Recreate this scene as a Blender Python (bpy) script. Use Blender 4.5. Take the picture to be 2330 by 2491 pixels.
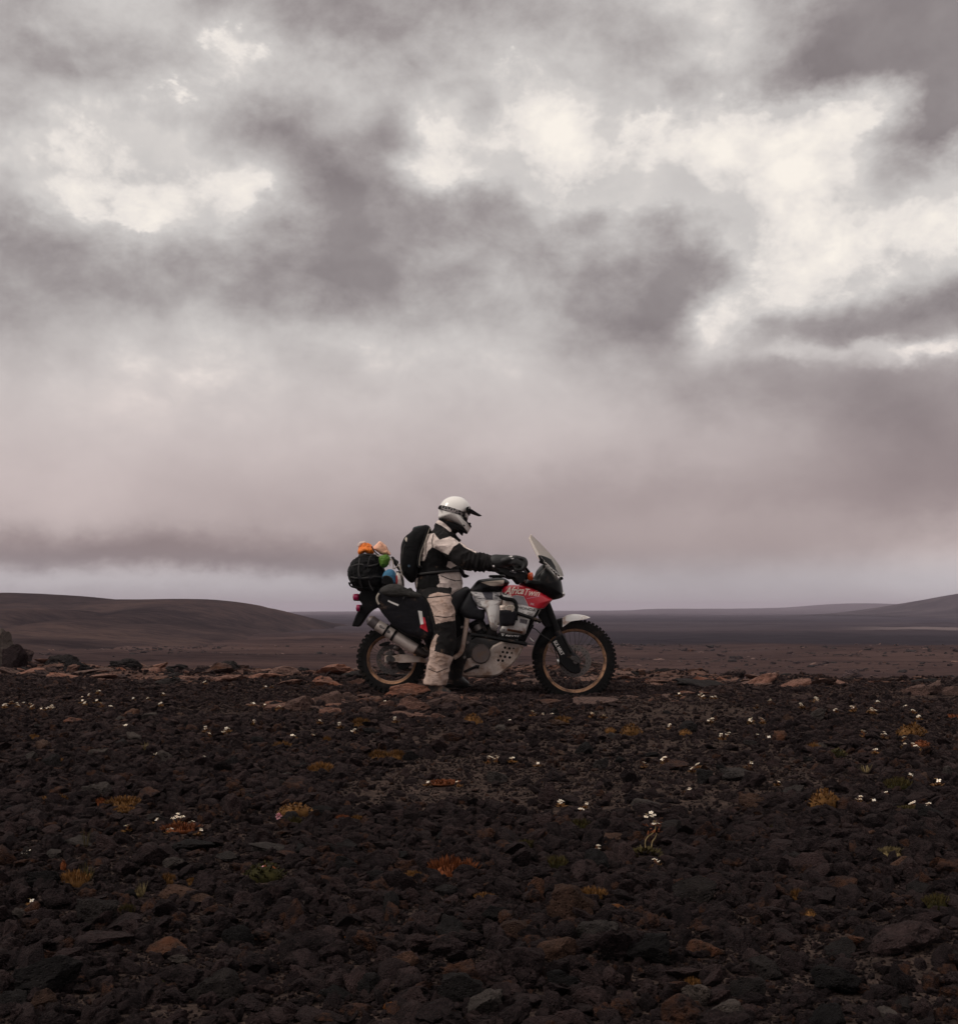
import bpy, bmesh, math, random
import numpy as np
from mathutils import Vector, Matrix
from mathutils.bvhtree import BVHTree
from mathutils.geometry import tessellate_polygon

random.seed(7)
RNG = np.random.default_rng(11)
scene = bpy.context.scene
for _o in list(bpy.data.objects):
    bpy.data.objects.remove(_o)

# ------------------------------------------------------------------ camera
F = 3000.0            # focal length in photo pixels (2330 x 2491 photo)
CU, HV = 1165.0, 1485.0   # centre column, horizon row
ZC = 0.70             # eye height above the gravel
Y0 = 10.34            # distance of the motorcycle's centre plane
cam_d = bpy.data.cameras.new('camera')
cam = bpy.data.objects.new('camera', cam_d)
scene.collection.objects.link(cam)
cam.location = (0, 0, ZC)
cam.rotation_euler = (math.radians(90), 0, 0)
cam_d.sensor_fit = 'VERTICAL'
cam_d.sensor_height = 36.0
cam_d.lens = F / 2491.0 * 36.0
cam_d.shift_y = (HV - 2491 / 2) / 2491.0
cam_d.clip_start = 0.05
cam_d.clip_end = 20000
scene.camera = cam
scene.render.engine = 'CYCLES'
scene.cycles.use_denoising = True
scene.cycles.max_bounces = 6
scene.cycles.diffuse_bounces = 3
scene.cycles.glossy_bounces = 3
scene.cycles.transparent_max_bounces = 12
scene.cycles.volume_bounces = 0
scene.cycles.sample_clamp_indirect = 4
scene.view_settings.view_transform = 'Standard'
scene.view_settings.look = 'None'
scene.view_settings.gamma = 1.0
scene.view_settings.use_curve_mapping = False
scene.view_settings.exposure = 0.0


def lin(r, g, b):
    def f(c):
        c /= 255.0
        return c / 12.92 if c <= 0.04045 else ((c + 0.055) / 1.055) ** 2.4
    return (f(r), f(g), f(b), 1.0)


# ------------------------------------------------------------------ world: overcast evening sky
SUN_EL, SUN_AZ = math.radians(44), math.radians(-114)
world = bpy.data.worlds.new('World')
scene.world = world
world.use_nodes = True
NT = world.node_tree
NT.nodes.clear()


class NB:
    """small node builder"""
    def __init__(self, nt):
        self.nt = nt

    def n(self, typ, **kw):
        nd = self.nt.nodes.new(typ)
        for k, v in kw.items():
            setattr(nd, k, v)
        return nd

    def put(self, sock, val):
        if hasattr(val, 'is_output') or isinstance(val, bpy.types.NodeSocket):
            self.nt.links.new(val, sock)
        else:
            sock.default_value = val

    def m(self, op, a, b=None, c=None, clamp=False):
        nd = self.n('ShaderNodeMath', operation=op, use_clamp=clamp)
        self.put(nd.inputs[0], a)
        if b is not None:
            self.put(nd.inputs[1], b)
        if c is not None:
            self.put(nd.inputs[2], c)
        return nd.outputs[0]

    def v(self, op, a, b=None):
        nd = self.n('ShaderNodeVectorMath', operation=op)
        self.put(nd.inputs[0], a)
        if b is not None:
            self.put(nd.inputs[1], b)
        return nd.outputs['Value'] if op in ('DOT_PRODUCT', 'LENGTH') else nd.outputs[0]

    def noise(self, vec, scale, detail=4, rough=0.5, col=False, dist=0.0):
        nd = self.n('ShaderNodeTexNoise')
        if vec is not None:
            self.put(nd.inputs['Vector'], vec)
        nd.inputs['Scale'].default_value = scale
        nd.inputs['Detail'].default_value = detail
        nd.inputs['Roughness'].default_value = rough
        nd.inputs['Distortion'].default_value = dist
        return nd.outputs['Color' if col else 'Fac']

    def ramp(self, fac, stops, interp='LINEAR'):
        nd = self.n('ShaderNodeValToRGB')
        cr = nd.color_ramp
        cr.interpolation = interp
        while len(cr.elements) < len(stops):
            cr.elements.new(0.5)
        for e, (p, c) in zip(cr.elements, stops):
            e.position = p
            e.color = c
        self.put(nd.inputs[0], fac)
        return nd.outputs[0]

    def mix(self, fac, a, b, mode='MIX'):
        nd = self.n('ShaderNodeMix', data_type='RGBA', blend_type=mode)
        self.put(nd.inputs[0], fac)
        self.put(nd.inputs[6], a)
        self.put(nd.inputs[7], b)
        return nd.outputs[2]

    def maprange(self, v, a, b, c=0.0, d=1.0, smooth=True):
        nd = self.n('ShaderNodeMapRange')
        nd.interpolation_type = 'SMOOTHSTEP' if smooth else 'LINEAR'
        self.put(nd.inputs[0], v)
        for i, x in enumerate((a, b, c, d)):
            nd.inputs[i + 1].default_value = x
        return nd.outputs[0]


W = NB(NT)
tc = W.n('ShaderNodeTexCoord')
sep = W.n('ShaderNodeSeparateXYZ')
NT.links.new(tc.outputs['Generated'], sep.inputs[0])
az = W.m('ARCTAN2', sep.outputs[0], sep.outputs[1])
el = W.m('ARCSINE', sep.outputs[2])
cmb = W.n('ShaderNodeCombineXYZ')
NT.links.new(az, cmb.inputs[0])
NT.links.new(el, cmb.inputs[1])
ang = cmb.outputs[0]
# billows: the same noise bends the cloud masses and gives them texture
wv = W.v('MULTIPLY', tc.outputs['Generated'], (1.0, 1.0, 1.5))
w1 = W.v('SUBTRACT', W.noise(wv, 7.0, 6, 0.6, True), (0.5, 0.5, 0.5))
w2 = W.v('SUBTRACT', W.noise(wv, 24.0, 5, 0.65, True), (0.5, 0.5, 0.5))
pw = W.v('ADD', ang, W.v('ADD', W.v('MULTIPLY', w1, (0.060, 0.050, 0.0)), W.v('MULTIPLY', w2, (0.030, 0.026, 0.0))))

# cloud masses seen from here, given as directions: x, y (1860-wide view), rx, ry, tilt, amount
BLOBS = [
    # dark masses
    (700, 15, 270, 85, 0, -.33), (60, 225, 150, 40, 0, -.12), (60, 110, 110, 60, 0, -.10), (230, 110, 130, 40, 0, -.10),
    (640, 420, 190, 105, 10, -.30), (770, 265, 60, 45, -30, -.24), (900, 405, 180, 50, 5, -.19), (680, 560, 200, 80, 5, -.22),
    (1250, 520, 190, 110, 10, -.28), (1150, 410, 70, 30, 0, -.12), (1350, 500, 70, 70, 0, -.16),
    (200, 500, 210, 80, 5, -.17), (30, 600, 140, 90, 0, -.14), (420, 590, 120, 50, 0, -.06), (1030, 560, 60, 80, 0, .10), (430, 470, 45, 70, 10, .08), (1120, 480, 40, 40, 0, .06),
    (1700, 60, 150, 125, 20, -.42), (1850, 40, 110, 110, 0, -.36), (1820, 235, 110, 45, -20, -.34), (1870, 140, 90, 60, 0, -.2),
    (1620, 620, 160, 50, -12, -.22), (1760, 640, 120, 45, -10, -.16), (1560, 750, 300, 80, 0, -.20), (1830, 860, 170, 130, 0, -.24),
    (1850, 560, 90, 30, -20, -.16), (1300, 640, 170, 80, 0, -.16), (960, 240, 50, 50, 0, -.14), (1180, 140, 200, 40, -8, -.12),
    (430, 1082, 640, 40, 1, -.20), (100, 1055, 300, 40, 0, -.08), (1350, 960, 420, 55, 0, -.12), (1500, 1060, 300, 35, 0, -.06),
    (900, 1040, 250, 60, 0, -.08), (450, 180, 150, 50, 20, -.10), (560, 250, 90, 40, -20, -.06),
    (1180, 255, 70, 35, 0, -.14), (1430, 400, 170, 25, -3, -.14), (1500, 150, 150, 35, -8, -.14), (1330, 190, 120, 35, -8, -.12), (1700, 350, 90, 25, -10, -.10), (950, 250, 45, 45, 0, -.12), (380, 300, 60, 30, 0, -.08), (1620, 480, 90, 30, 0, -.08), (1250, 340, 70, 25, -5, -.17), (1570, 290, 90, 28, -10, -.16), (1000, 330, 40, 25, 0, -.12), (1690, 270, 60, 30, 0, -.14), (1480, 500, 60, 30, 0, -.10),
    # bright openings
    (260, 310, 170, 70, 8, .34), (450, 120, 70, 60, -40, .20), (340, 420, 120, 40, 5, .26), (90, 380, 90, 50, 0, .14),
    (480, 360, 80, 40, 0, .2), (860, 310, 110, 55, -20, .26), (900, 345, 90, 25, 0, .2), (1040, 275, 90, 55, -10, .34), (1130, 330, 90, 60, 0, .26),
    (1400, 310, 300, 85, -6, .36), (1620, 230, 170, 60, -10, .30), (1500, 430, 130, 60, 0, .28), (1560, 520, 80, 70, 0, .26),
    (1650, 430, 200, 90, 0, .20), (1385, 635, 55, 60, 30, .50), (1480, 600, 70, 40, 0, .3), (1530, 675, 60, 22, 0, .36), (1660, 680, 60, 16, 0, .3), (1810, 692, 110, 18, -4, .42), (1840, 420, 90, 90, 0, .16),
    (960, 190, 150, 50, 0, .14), (1380, 100, 200, 80, -10, .12), (1850, 90, 60, 25, -30, .16), (600, 130, 90, 60, 0, .08), (1780, 170, 80, 25, -20, .14),
    (900, 790, 420, 90, 0, .06), (560, 655, 230, 45, 4, .06), (250, 760, 300, 90, 0, .05), (100, 960, 180, 70, 0, .06),
    (1830, 1090, 160, 50, 0, .16), (330, 1125, 460, 22, 0, .16), (1300, 1120, 500, 30, 0, .04),
]
acc = W.m('ADD', W.maprange(el, 0.0, 0.20, 0.575, 0.715, False), W.maprange(el, 0.3, 1.3, 0.0, 0.20))
S = 2330 / 1860.0
for bi, (bx, by, rx, ry, rot, amt) in enumerate(BLOBS):
    if bi % 8 == 7:      # evaluate the masses a few at a time (the shader's stack is small)
        pw = W.v('ADD', pw, W.m('MULTIPLY', acc, 1e-7))
    a0 = math.atan((bx * S - CU) / F)
    e0 = math.atan((HV - by * S) / math.hypot(F, bx * S - CU))
    mp = W.n('ShaderNodeMapping', vector_type='TEXTURE')
    NT.links.new(pw, mp.inputs[0])
    mp.inputs['Location'].default_value = (a0, e0, 0)
    mp.inputs['Rotation'].default_value = (0, 0, math.radians(-rot))
    mp.inputs['Scale'].default_value = (rx * S / F, ry * S / F, 1)
    d = W.v('DOT_PRODUCT', mp.outputs[0], mp.outputs[0])
    acc = W.m('MULTIPLY_ADD', W.m('POWER', 2.0, W.m('MULTIPLY', d, -1.1)), amt * (0.80 if amt > 0 else 0.92), acc)
gen = tc.outputs['Generated']
big = W.m('SUBTRACT', W.noise(wv, 2.6, 3, 0.5), 0.5)
acc = W.m('MULTIPLY_ADD', big, 0.12, acc)
fine = W.m('SUBTRACT', W.noise(W.v('MULTIPLY', gen, (1.0, 1.0, 1.35)), 13.0, 10, 0.58, False, 0.15), 0.5)
vor = W.n('ShaderNodeTexVoronoi', feature='F1', normalize=True)
NT.links.new(W.v('ADD', W.v('MULTIPLY', gen, (1.0, 1.0, 1.3)), W.v('MULTIPLY', w2, (0.05, 0.05, 0.05))), vor.inputs['Vector'])
vor.inputs['Scale'].default_value = 15.0
vor.inputs['Detail'].default_value = 4.0
vor.inputs['Roughness'].default_value = 0.55
puff = W.m('SUBTRACT', 0.42, vor.outputs['Distance'])
n = W.m('ADD', W.m('MULTIPLY', puff, -0.55), W.m('MULTIPLY', fine, 0.95))
env = W.maprange(el, 0.14, 0.28, 0.04, 0.95)
s_ = W.m('MULTIPLY_ADD', n, env, acc)
# rims of the dark masses are crisp against the bright gaps, their insides stay soft
t = W.maprange(s_, 0.735, 0.83)
inner = W.m('MULTIPLY', fine, W.maprange(el, 0.04, 0.25, 0.05, 0.22))
Ld = W.m('ADD', W.maprange(W.m('MULTIPLY_ADD', n, W.m('MULTIPLY', env, 0.46), acc), 0.40, 0.76, 0.50, 0.805, False), inner)
Lb = W.m('ADD', W.maprange(acc, 0.76, 1.06, 0.845, 0.99, False), W.m('MULTIPLY', n, 0.85))
lum = W.m('MULTIPLY_ADD', W.m('SUBTRACT', Lb, Ld), t, Ld)
cloud = W.ramp(lum, [
    (0.20, lin(74, 66, 64)), (0.36, lin(104, 95, 94)), (0.48, lin(135, 127, 127)), (0.58, lin(160, 153, 152)), (0.68, lin(185, 180, 178)),
    (0.78, lin(207, 203, 200)), (0.88, lin(236, 230, 224)), (1.0, lin(254, 247, 237))])
tint = W.mix(W.maprange(el, 0.07, 0.25), W.mix(W.maprange(el, 0.02, 0.055), (0.95, 0.93, 0.99, 1), (1.0, 0.88, 0.885, 1)), (1.0, 0.99, 0.988, 1))
cloud = W.mix(1.0, cloud, tint, 'MULTIPLY')
sky = W.n('ShaderNodeTexSky', sky_type='NISHITA', sun_disc=False, sun_elevation=SUN_EL, sun_rotation=SUN_AZ)
bg1 = W.n('ShaderNodeBackground')
NT.links.new(sky.outputs[0], bg1.inputs[0])
bg1.inputs[1].default_value = 0.08
bg2 = W.n('ShaderNodeBackground')
NT.links.new(cloud, bg2.inputs[0])
bg2.inputs[1].default_value = 1.0
mx = W.n('ShaderNodeMixShader')
mx.inputs[0].default_value = 0.96        # the cloud deck leaves little of the clear sky
NT.links.new(bg1.outputs[0], mx.inputs[1])
NT.links.new(bg2.outputs[0], mx.inputs[2])
wo = W.n('ShaderNodeOutputWorld')
NT.links.new(mx.outputs[0], wo.inputs[0])
world.cycles.sampling_method = 'MANUAL'
world.cycles.sample_map_resolution = 1024

# ------------------------------------------------------------------ sun behind cloud, high on the left
sd = bpy.data.lights.new('sun', 'SUN')
sd.energy = 1.5
sd.angle = math.radians(20)
sd.color = (1.0, 0.93, 0.84)
sun = bpy.data.objects.new('sun', sd)
scene.collection.objects.link(sun)
_sv = Vector((math.sin(SUN_AZ) * math.cos(SUN_EL), math.cos(SUN_AZ) * math.cos(SUN_EL), math.sin(SUN_EL)))
sun.rotation_euler = _sv.to_track_quat('Z', 'Y').to_euler()

# ------------------------------------------------------------------ helpers
COL = scene.collection


def at(u, v, Y=Y0):
    """photo direction -> world point at distance Y"""
    return Vector(((u - CU) / F * Y, Y, ZC - (v - HV) / F * Y))


VIEW = {0: (0, 0, 1.0), 1: (820, 1180, 2.657), 2: (840, 1280, 7.1), 3: (960, 1190, 5.314), 4: (1120, 1280, 6.643),
        5: (1040, 1400, 6.643), 6: (1260, 1440, 7.154), 7: (850, 1440, 7.154), 8: (1060, 1200, 15.5), 9: (1130, 1330, 10.94),
        10: (880, 1520, 11.625), 11: (1200, 1420, 13.286), 12: (1280, 1320, 15.5), 13: (1320, 1540, 18.6)}


def V(k, *pts):
    ox, oy, s = VIEW[k]
    return [(ox + x / s, oy + y / s) for x, y in pts]


def _hash(ix, iy, iz, seed):
    h = (ix * 374761393 + iy * 668265263 + iz * 1274126177 + seed * 974711) & 0xFFFFFFFF
    h = ((h ^ (h >> 13)) * 1274126177) & 0xFFFFFFFF
    return ((h ^ (h >> 16)) & 0xFFFF) / 65535.0


def vn(P, seed=0):
    """value noise in [-1,1] for an (n,3) array"""
    P = np.asarray(P, dtype=np.float64)
    I = np.floor(P).astype(np.int64)
    f = P - I
    f = f * f * f * (f * (f * 6 - 15) + 10)
    r = 0
    for dx in (0, 1):
        wx = f[:, 0] if dx else 1 - f[:, 0]
        for dy in (0, 1):
            wy = f[:, 1] if dy else 1 - f[:, 1]
            for dz in (0, 1):
                wz = f[:, 2] if dz else 1 - f[:, 2]
                r = r + wx * wy * wz * _hash(I[:, 0] + dx, I[:, 1] + dy, I[:, 2] + dz, seed)
    return r * 2 - 1


def fbm(P, oct=4, seed=0, gain=0.5):
    P = np.asarray(P, dtype=np.float64)
    a, r, s = 1.0, 0, 0
    for o in range(oct):
        r = r + a * vn(P * (2.03 ** o) + 13.7 * o, seed + o * 31)
        s += a
        a *= gain
    return r / s


def resample(poly, n, closed=True):
    """Catmull-Rom through the points, n points per edge"""
    out = []
    m = len(poly)
    rng = range(m) if closed else range(m - 1)
    for i in rng:
        if closed:
            p0, p1, p2, p3 = (np.array(poly[(i + k) % m], float) for k in (-1, 0, 1, 2))
        else:
            p0, p1, p2, p3 = (np.array(poly[min(max(i + k, 0), m - 1)], float) for k in (-1, 0, 1, 2))
        for k in range(n):
            t = k / n
            out.append(tuple(0.5 * ((2 * p1) + (-p0 + p2) * t + (2 * p0 - 5 * p1 + 4 * p2 - p3) * t * t + (-p0 + 3 * p1 - 3 * p2 + p3) * t ** 3)))
    if not closed:
        out.append(tuple(poly[-1]))
    return out


def area2(poly):
    return sum(poly[i][0] * poly[(i + 1) % len(poly)][1] - poly[(i + 1) % len(poly)][0] * poly[i][1] for i in range(len(poly))) / 2


def inset(poly, d):
    """move every corner of the outline inwards by d (photo pixels)"""
    n = len(poly)
    s = 1 if area2(poly) > 0 else -1
    out = []
    for i in range(n):
        a, b, c = (Vector(poly[(i + k) % n]) for k in (-1, 0, 1))
        e1, e2 = (b - a), (c - b)
        if e1.length < 1e-6 or e2.length < 1e-6:
            out.append(tuple(b))
            continue
        n1 = Vector((-e1.y, e1.x)).normalized()
        n2 = Vector((-e2.y, e2.x)).normalized()
        m = (n1 + n2)
        if m.length < 1e-3:
            m = n1
        m.normalize()
        k = d / max(0.5, m.dot(n1))
        out.append((b.x + m.x * k * s, b.y + m.y * k * s))
    return out


class G:
    """geometry accumulator (world coordinates)"""
    def __init__(self):
        self.v, self.f = [], []

    def add(self, vs, fs):
        o = len(self.v)
        self.v += [tuple(p) for p in vs]
        self.f += [tuple(i + o for i in q) for q in fs]
        return self

    def rings(self, rings, cap=True, closed=True):
        o = len(self.v)
        n = len(rings[0])
        for r in rings:
            self.v += [tuple(p) for p in r]
        for k in range(len(rings) - 1):
            for i in range(n if closed else n - 1):
                j = (i + 1) % n
                self.f.append((o + k * n + i, o + k * n + j, o + (k + 1) * n + j, o + (k + 1) * n + i))
        if cap:
            self.f.append(tuple(o + i for i in reversed(range(n))))
            self.f.append(tuple(o + (len(rings) - 1) * n + i for i in range(n)))
        return self

    def pillow(self, poly, Yc, hw, m=2.0, n=7, smooth=4, full=True):
        """closed body with the given side outline; superelliptic across"""
        P = resample(poly, smooth) if smooth > 1 else list(poly)
        A = area2(P)
        cx = sum((P[i][0] + P[(i + 1) % len(P)][0]) * (P[i][0] * P[(i + 1) % len(P)][1] - P[(i + 1) % len(P)][0] * P[i][1]) for i in range(len(P))) / (6 * A)
        cy = sum((P[i][1] + P[(i + 1) % len(P)][1]) * (P[i][0] * P[(i + 1) % len(P)][1] - P[(i + 1) % len(P)][0] * P[i][1]) for i in range(len(P))) / (6 * A)
        rings = []
        for k in range(2 * n + 1):
            ph = (k / (2 * n) - 0.5) * math.pi * 0.985
            s = abs(math.cos(ph)) ** (2 / m)
            y = math.copysign(abs(math.sin(ph)) ** (2 / m), ph) * hw
            rings.append([at(cx + s * (p[0] - cx), cy + s * (p[1] - cy), Yc) + Vector((0, y, 0)) for p in P])
        return self.rings(rings)

    def plate(self, poly, Ya, Yb, bevel=1.2, smooth=1):
        """flat body with the given outline between two distances (metres from Y0), rounded rim"""
        P = resample(poly, smooth) if smooth > 1 else list(poly)
        Q = inset(P, bevel)
        bm_ = bevel / 290.0
        Yc = Y0 + Ya
        def ring(pl, Y):
            return [at(p[0], p[1], Yc) + Vector((0, Y - Ya, 0)) for p in pl]
        o = len(self.v)
        rr = [ring(Q, Ya), ring(P, Ya + bm_), ring(P, Yb - bm_), ring(Q, Yb)]
        self.rings(rr, cap=False)
        n = len(P)
        tri = tessellate_polygon([[Vector((p[0], p[1], 0)) for p in Q]])
        for t in tri:
            self.f.append((o + t[0], o + t[1], o + t[2]))
            self.f.append((o + 3 * n + t[2], o + 3 * n + t[1], o + 3 * n + t[0]))
        return self

    def tube(self, pts, r, seg=8, cap=True):
        pts = [Vector(p) for p in pts]
        rs = r if isinstance(r, (list, tuple)) else [r] * len(pts)
        T = []
        for i in range(len(pts)):
            d = pts[min(i + 1, len(pts) - 1)] - pts[max(i - 1, 0)]
            T.append(d.normalized() if d.length > 1e-9 else Vector((0, 0, 1)))
        nrm = T[0].orthogonal().normalized()
        rings = []
        for i, p in enumerate(pts):
            if i:
                nrm = (nrm - T[i] * nrm.dot(T[i]))
                nrm = nrm.normalized() if nrm.length > 1e-6 else T[i].orthogonal().normalized()
            b = T[i].cross(nrm)
            rings.append([p + (nrm * math.cos(2 * math.pi * k / seg) + b * math.sin(2 * math.pi * k / seg)) * rs[i] for k in range(seg)])
        return self.rings(rings, cap)

    def limb(self, ctrl, seg=20, sub=4, mirror=False):
        """tapered limb: (u, v, Y offset, half width in photo px, half depth in m)"""
        C = resample(ctrl, sub, closed=False)
        rings = []
        for i, (u, v, y, hw, hd) in enumerate(C):
            a, b = C[max(i - 1, 0)], C[min(i + 1, len(C) - 1)]
            t = Vector((b[0] - a[0], b[1] - a[1]))
            t = t.normalized() if t.length > 1e-6 else Vector((0, 1))
            nx, nv = -t.y, t.x
            c = at(u, v, Y0 + y)
            k = (Y0 + y) / F
            ax = Vector((nx * hw * k, 0, -nv * hw * k))
            ay = Vector((0, hd, 0))
            ring = [c + ax * math.cos(2 * math.pi * q / seg) + ay * math.sin(2 * math.pi * q / seg) for q in range(seg)]
            if mirror:
                ring = [Vector((p.x, 2 * Y0 - p.y, p.z)) for p in ring]
            rings.append(ring)
        return self.rings(rings)

    def ball(self, c, r, seg=12, rings=8):
        c = Vector(c)
        r = Vector(r) if hasattr(r, '__len__') else Vector((r, r, r))
        R = []
        for k in range(1, rings):
            th = math.pi * k / rings
            R.append([c + Vector((math.sin(th) * math.cos(2 * math.pi * q / seg) * r.x, math.sin(th) * math.sin(2 * math.pi * q / seg) * r.y, math.cos(th) * r.z)) for q in range(seg)])
        return self.rings(R)

    def lathe(self, c, prof, seg=48):
        """revolve (radius m, y offset m) round the axle through world point c"""
        c = Vector(c)
        rings = []
        for (r, y) in prof:
            rings.append([c + Vector((math.cos(2 * math.pi * k / seg) * r, y, math.sin(2 * math.pi * k / seg) * r)) for k in range(seg)])
        return self.rings(rings, cap=False)

    def disc(self, c, r, ya, yb, seg=32, bev=0.002):
        return self.lathe(c, [(0.0005, ya), (r - bev, ya), (r, ya + bev), (r, yb - bev), (r - bev, yb), (0.0005, yb)], seg)

    def box(self, c, s, rot=None):
        c = Vector(c)
        M = rot or Matrix.Identity(3)
        o = [c + M @ Vector((sx * s[0] / 2, sy * s[1] / 2, sz * s[2] / 2)) for sx in (-1, 1) for sy in (-1, 1) for sz in (-1, 1)]
        return self.add(o, [(0, 1, 3, 2), (4, 6, 7, 5), (0, 4, 5, 1), (2, 3, 7, 6), (0, 2, 6, 4), (1, 5, 7, 3)])

    def np(self):
        return np.array([tuple(p) for p in self.v])

    def obj(self, name, mat, parent=None, smooth=True, angle=40, root=None):
        return mkobj(name, self.v, self.f, mat, parent, smooth, angle)


def origin_of(o):
    while o is not None and o.parent is not None:
        o = o.parent
    return Vector(o.location) if o is not None else Vector((0, 0, 0))


def mkmesh(name, v, f, mats, smooth=True, angle=40, off=(0, 0, 0)):
    me = bpy.data.meshes.new(name)
    off = Vector(off)
    me.from_pydata([tuple(Vector(p) - off) for p in v], [], f)
    bm = bmesh.new()
    bm.from_mesh(me)
    bmesh.ops.remove_doubles(bm, verts=bm.verts, dist=1e-6)
    bmesh.ops.recalc_face_normals(bm, faces=bm.faces)
    bm.to_mesh(me)
    bm.free()
    for m in (mats if isinstance(mats, (list, tuple)) else [mats]):
        me.materials.append(m)
    if smooth:
        me.shade_smooth()
        me.set_sharp_from_angle(angle=math.radians(angle))
    me.update()
    return me


def mkobj(name, v, f, mats, parent=None, smooth=True, angle=40):
    off = origin_of(parent)
    o = bpy.data.objects.new(name, mkmesh(name, v, f, mats, smooth, angle, off))
    COL.objects.link(o)
    o.parent = parent
    return o


def thing(name, label, cat, loc, group=None):
    o = bpy.data.objects.new(name, None)
    o.empty_display_size = 0.1
    o.location = loc
    COL.objects.link(o)
    return tag(o, label, cat, group)


def part(name, parent):
    o = bpy.data.objects.new(name, None)
    o.empty_display_size = 0.05
    COL.objects.link(o)
    o.parent = parent
    return o


def tag(o, label, cat, group=None, kind=None):
    o['label'] = label
    o['category'] = cat
    if group:
        o['group'] = group
    if kind:
        o['kind'] = kind
    return o


def rebase(o, base):
    """give a one-mesh thing its origin at its base"""
    b = Vector(base)
    o.data.transform(Matrix.Translation(-b))
    o.location = b
    return o


def merged(g, voxel, smooth_it=6):
    """union of overlapping bodies as one continuous skin (voxel remesh) -> (verts array, faces)"""
    me = bpy.data.meshes.new('tmp')
    me.from_pydata(g.v, [], g.f)
    bm = bmesh.new()
    bm.from_mesh(me)
    bmesh.ops.recalc_face_normals(bm, faces=bm.faces)
    bm.to_mesh(me)
    bm.free()
    o = bpy.data.objects.new('tmp', me)
    COL.objects.link(o)
    r = o.modifiers.new('r', 'REMESH')
    r.mode = 'VOXEL'
    r.voxel_size = voxel
    s = o.modifiers.new('s', 'SMOOTH')
    s.factor = 0.5
    s.iterations = smooth_it
    dg = bpy.context.evaluated_depsgraph_get()
    dg.update()
    ev = o.evaluated_get(dg)
    m2 = ev.to_mesh()
    n = len(m2.vertices)
    co = np.empty(n * 3)
    m2.vertices.foreach_get('co', co)
    no = np.empty(n * 3)
    m2.vertices.foreach_get('normal', no)
    fs = [tuple(p.vertices) for p in m2.polygons]
    ev.to_mesh_clear()
    bpy.data.objects.remove(o)
    bpy.data.meshes.remove(me)
    return co.reshape(-1, 3), no.reshape(-1, 3), fs


def px_of(p):
    return (CU + F * p[0] / p[1], HV + F * (ZC - p[2]) / p[1])


def inside(pt, poly):
    x, y = pt
    r = False
    j = len(poly) - 1
    for i in range(len(poly)):
        xi, yi = poly[i]
        xj, yj = poly[j]
        if (yi > y) != (yj > y) and x < (xj - xi) * (y - yi) / (yj - yi) + xi:
            r = not r
        j = i
    return r


def bvh_of(objs):
    vs, fs = [], []
    for o in objs:
        off = origin_of(o)
        b = len(vs)
        vs += [Vector(v.co) + off for v in o.data.vertices]
        fs += [tuple(i + b for i in p.vertices) for p in o.data.polygons]
    return BVHTree.FromPolygons(vs, fs)


def decal(name, poly, bvh, mat, parent, lift=0.0025, tris=None, fine=0.009, fallY=None):
    """flat print or sticker laid on a body's near surface, with a little thickness"""
    bm = bmesh.new()
    if tris is None:
        vs = [bm.verts.new((p[0], p[1], 0)) for p in poly]
        for t in tessellate_polygon([[Vector((p[0], p[1], 0)) for p in poly]]):
            try:
                bm.faces.new([vs[i] for i in t])
            except ValueError:
                pass
    else:
        vs = [bm.verts.new((p[0], p[1], 0)) for p in poly]
        for t in tris:
            try:
                bm.faces.new([vs[i] for i in t])
            except ValueError:
                pass
    lim = fine * 290
    for _ in range(6):
        ed = [e for e in bm.edges if e.calc_length() > lim]
        if not ed:
            break
        bmesh.ops.subdivide_edges(bm, edges=ed, cuts=1)
        bmesh.ops.triangulate(bm, faces=bm.faces)
    org = Vector((0, 0, ZC))
    bad = []
    last = fallY or Y0 - 0.2
    for v in bm.verts:
        d = Vector(((v.co.x - CU) / F, 1.0, -(v.co.y - HV) / F)).normalized()
        hit = bvh.ray_cast(org, d)
        if hit[0] is None or hit[0].y > Y0 + 0.05:
            bad.append((v, v.co.copy()))
        else:
            last = hit[0].y
            v.co = hit[0] - d * lift
    for v, c in bad:
        v.co = at(c.x, c.y, last)
    V3 = [tuple(v.co) for v in bm.verts]
    bm.verts.index_update()
    Fs = [tuple(v.index for v in f.verts) for f in bm.faces]
    bm.free()
    return mkobj(name, V3, Fs, mat, parent, True)


def lettering(name, text, p0, p1, height, bvh, mat, parent, shear=0.0, bold=0.0, lift=0.004, squeeze=None, slant_up=0.0):
    """words laid along the line p0->p1 (photo px), drawn onto the surface behind them"""
    cu = bpy.data.curves.new('t', 'FONT')
    cu.body = text
    cu.size = 1.0
    cu.shear = shear
    cu.offset = bold
    cu.resolution_u = 3
    o = bpy.data.objects.new('t', cu)
    COL.objects.link(o)
    dg = bpy.context.evaluated_depsgraph_get()
    dg.update()
    me = o.evaluated_get(dg).to_mesh()
    P = [(v.co.x, v.co.y) for v in me.vertices]
    T = []
    for p in me.polygons:
        vs = list(p.vertices)
        for i in range(1, len(vs) - 1):
            T.append((vs[0], vs[i], vs[i + 1]))
    o.evaluated_get(dg).to_mesh_clear()
    bpy.data.objects.remove(o)
    x0, x1 = min(p[0] for p in P), max(p[0] for p in P)
    p0, p1 = Vector(p0), Vector(p1)
    ex = (p1 - p0)
    L = ex.length
    ex.normalize()
    ey = Vector((ex.y, -ex.x))
    k = L / (x1 - x0)
    Q = []
    for (x, y) in P:
        q = p0 + ex * ((x - x0) * k) + ey * (y * height / 0.72)
        Q.append((q.x, q.y))
    return decal(name, Q, bvh, mat, parent, lift, T, fine=0.010)


# ------------------------------------------------------------------ materials
MATS = {}


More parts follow.
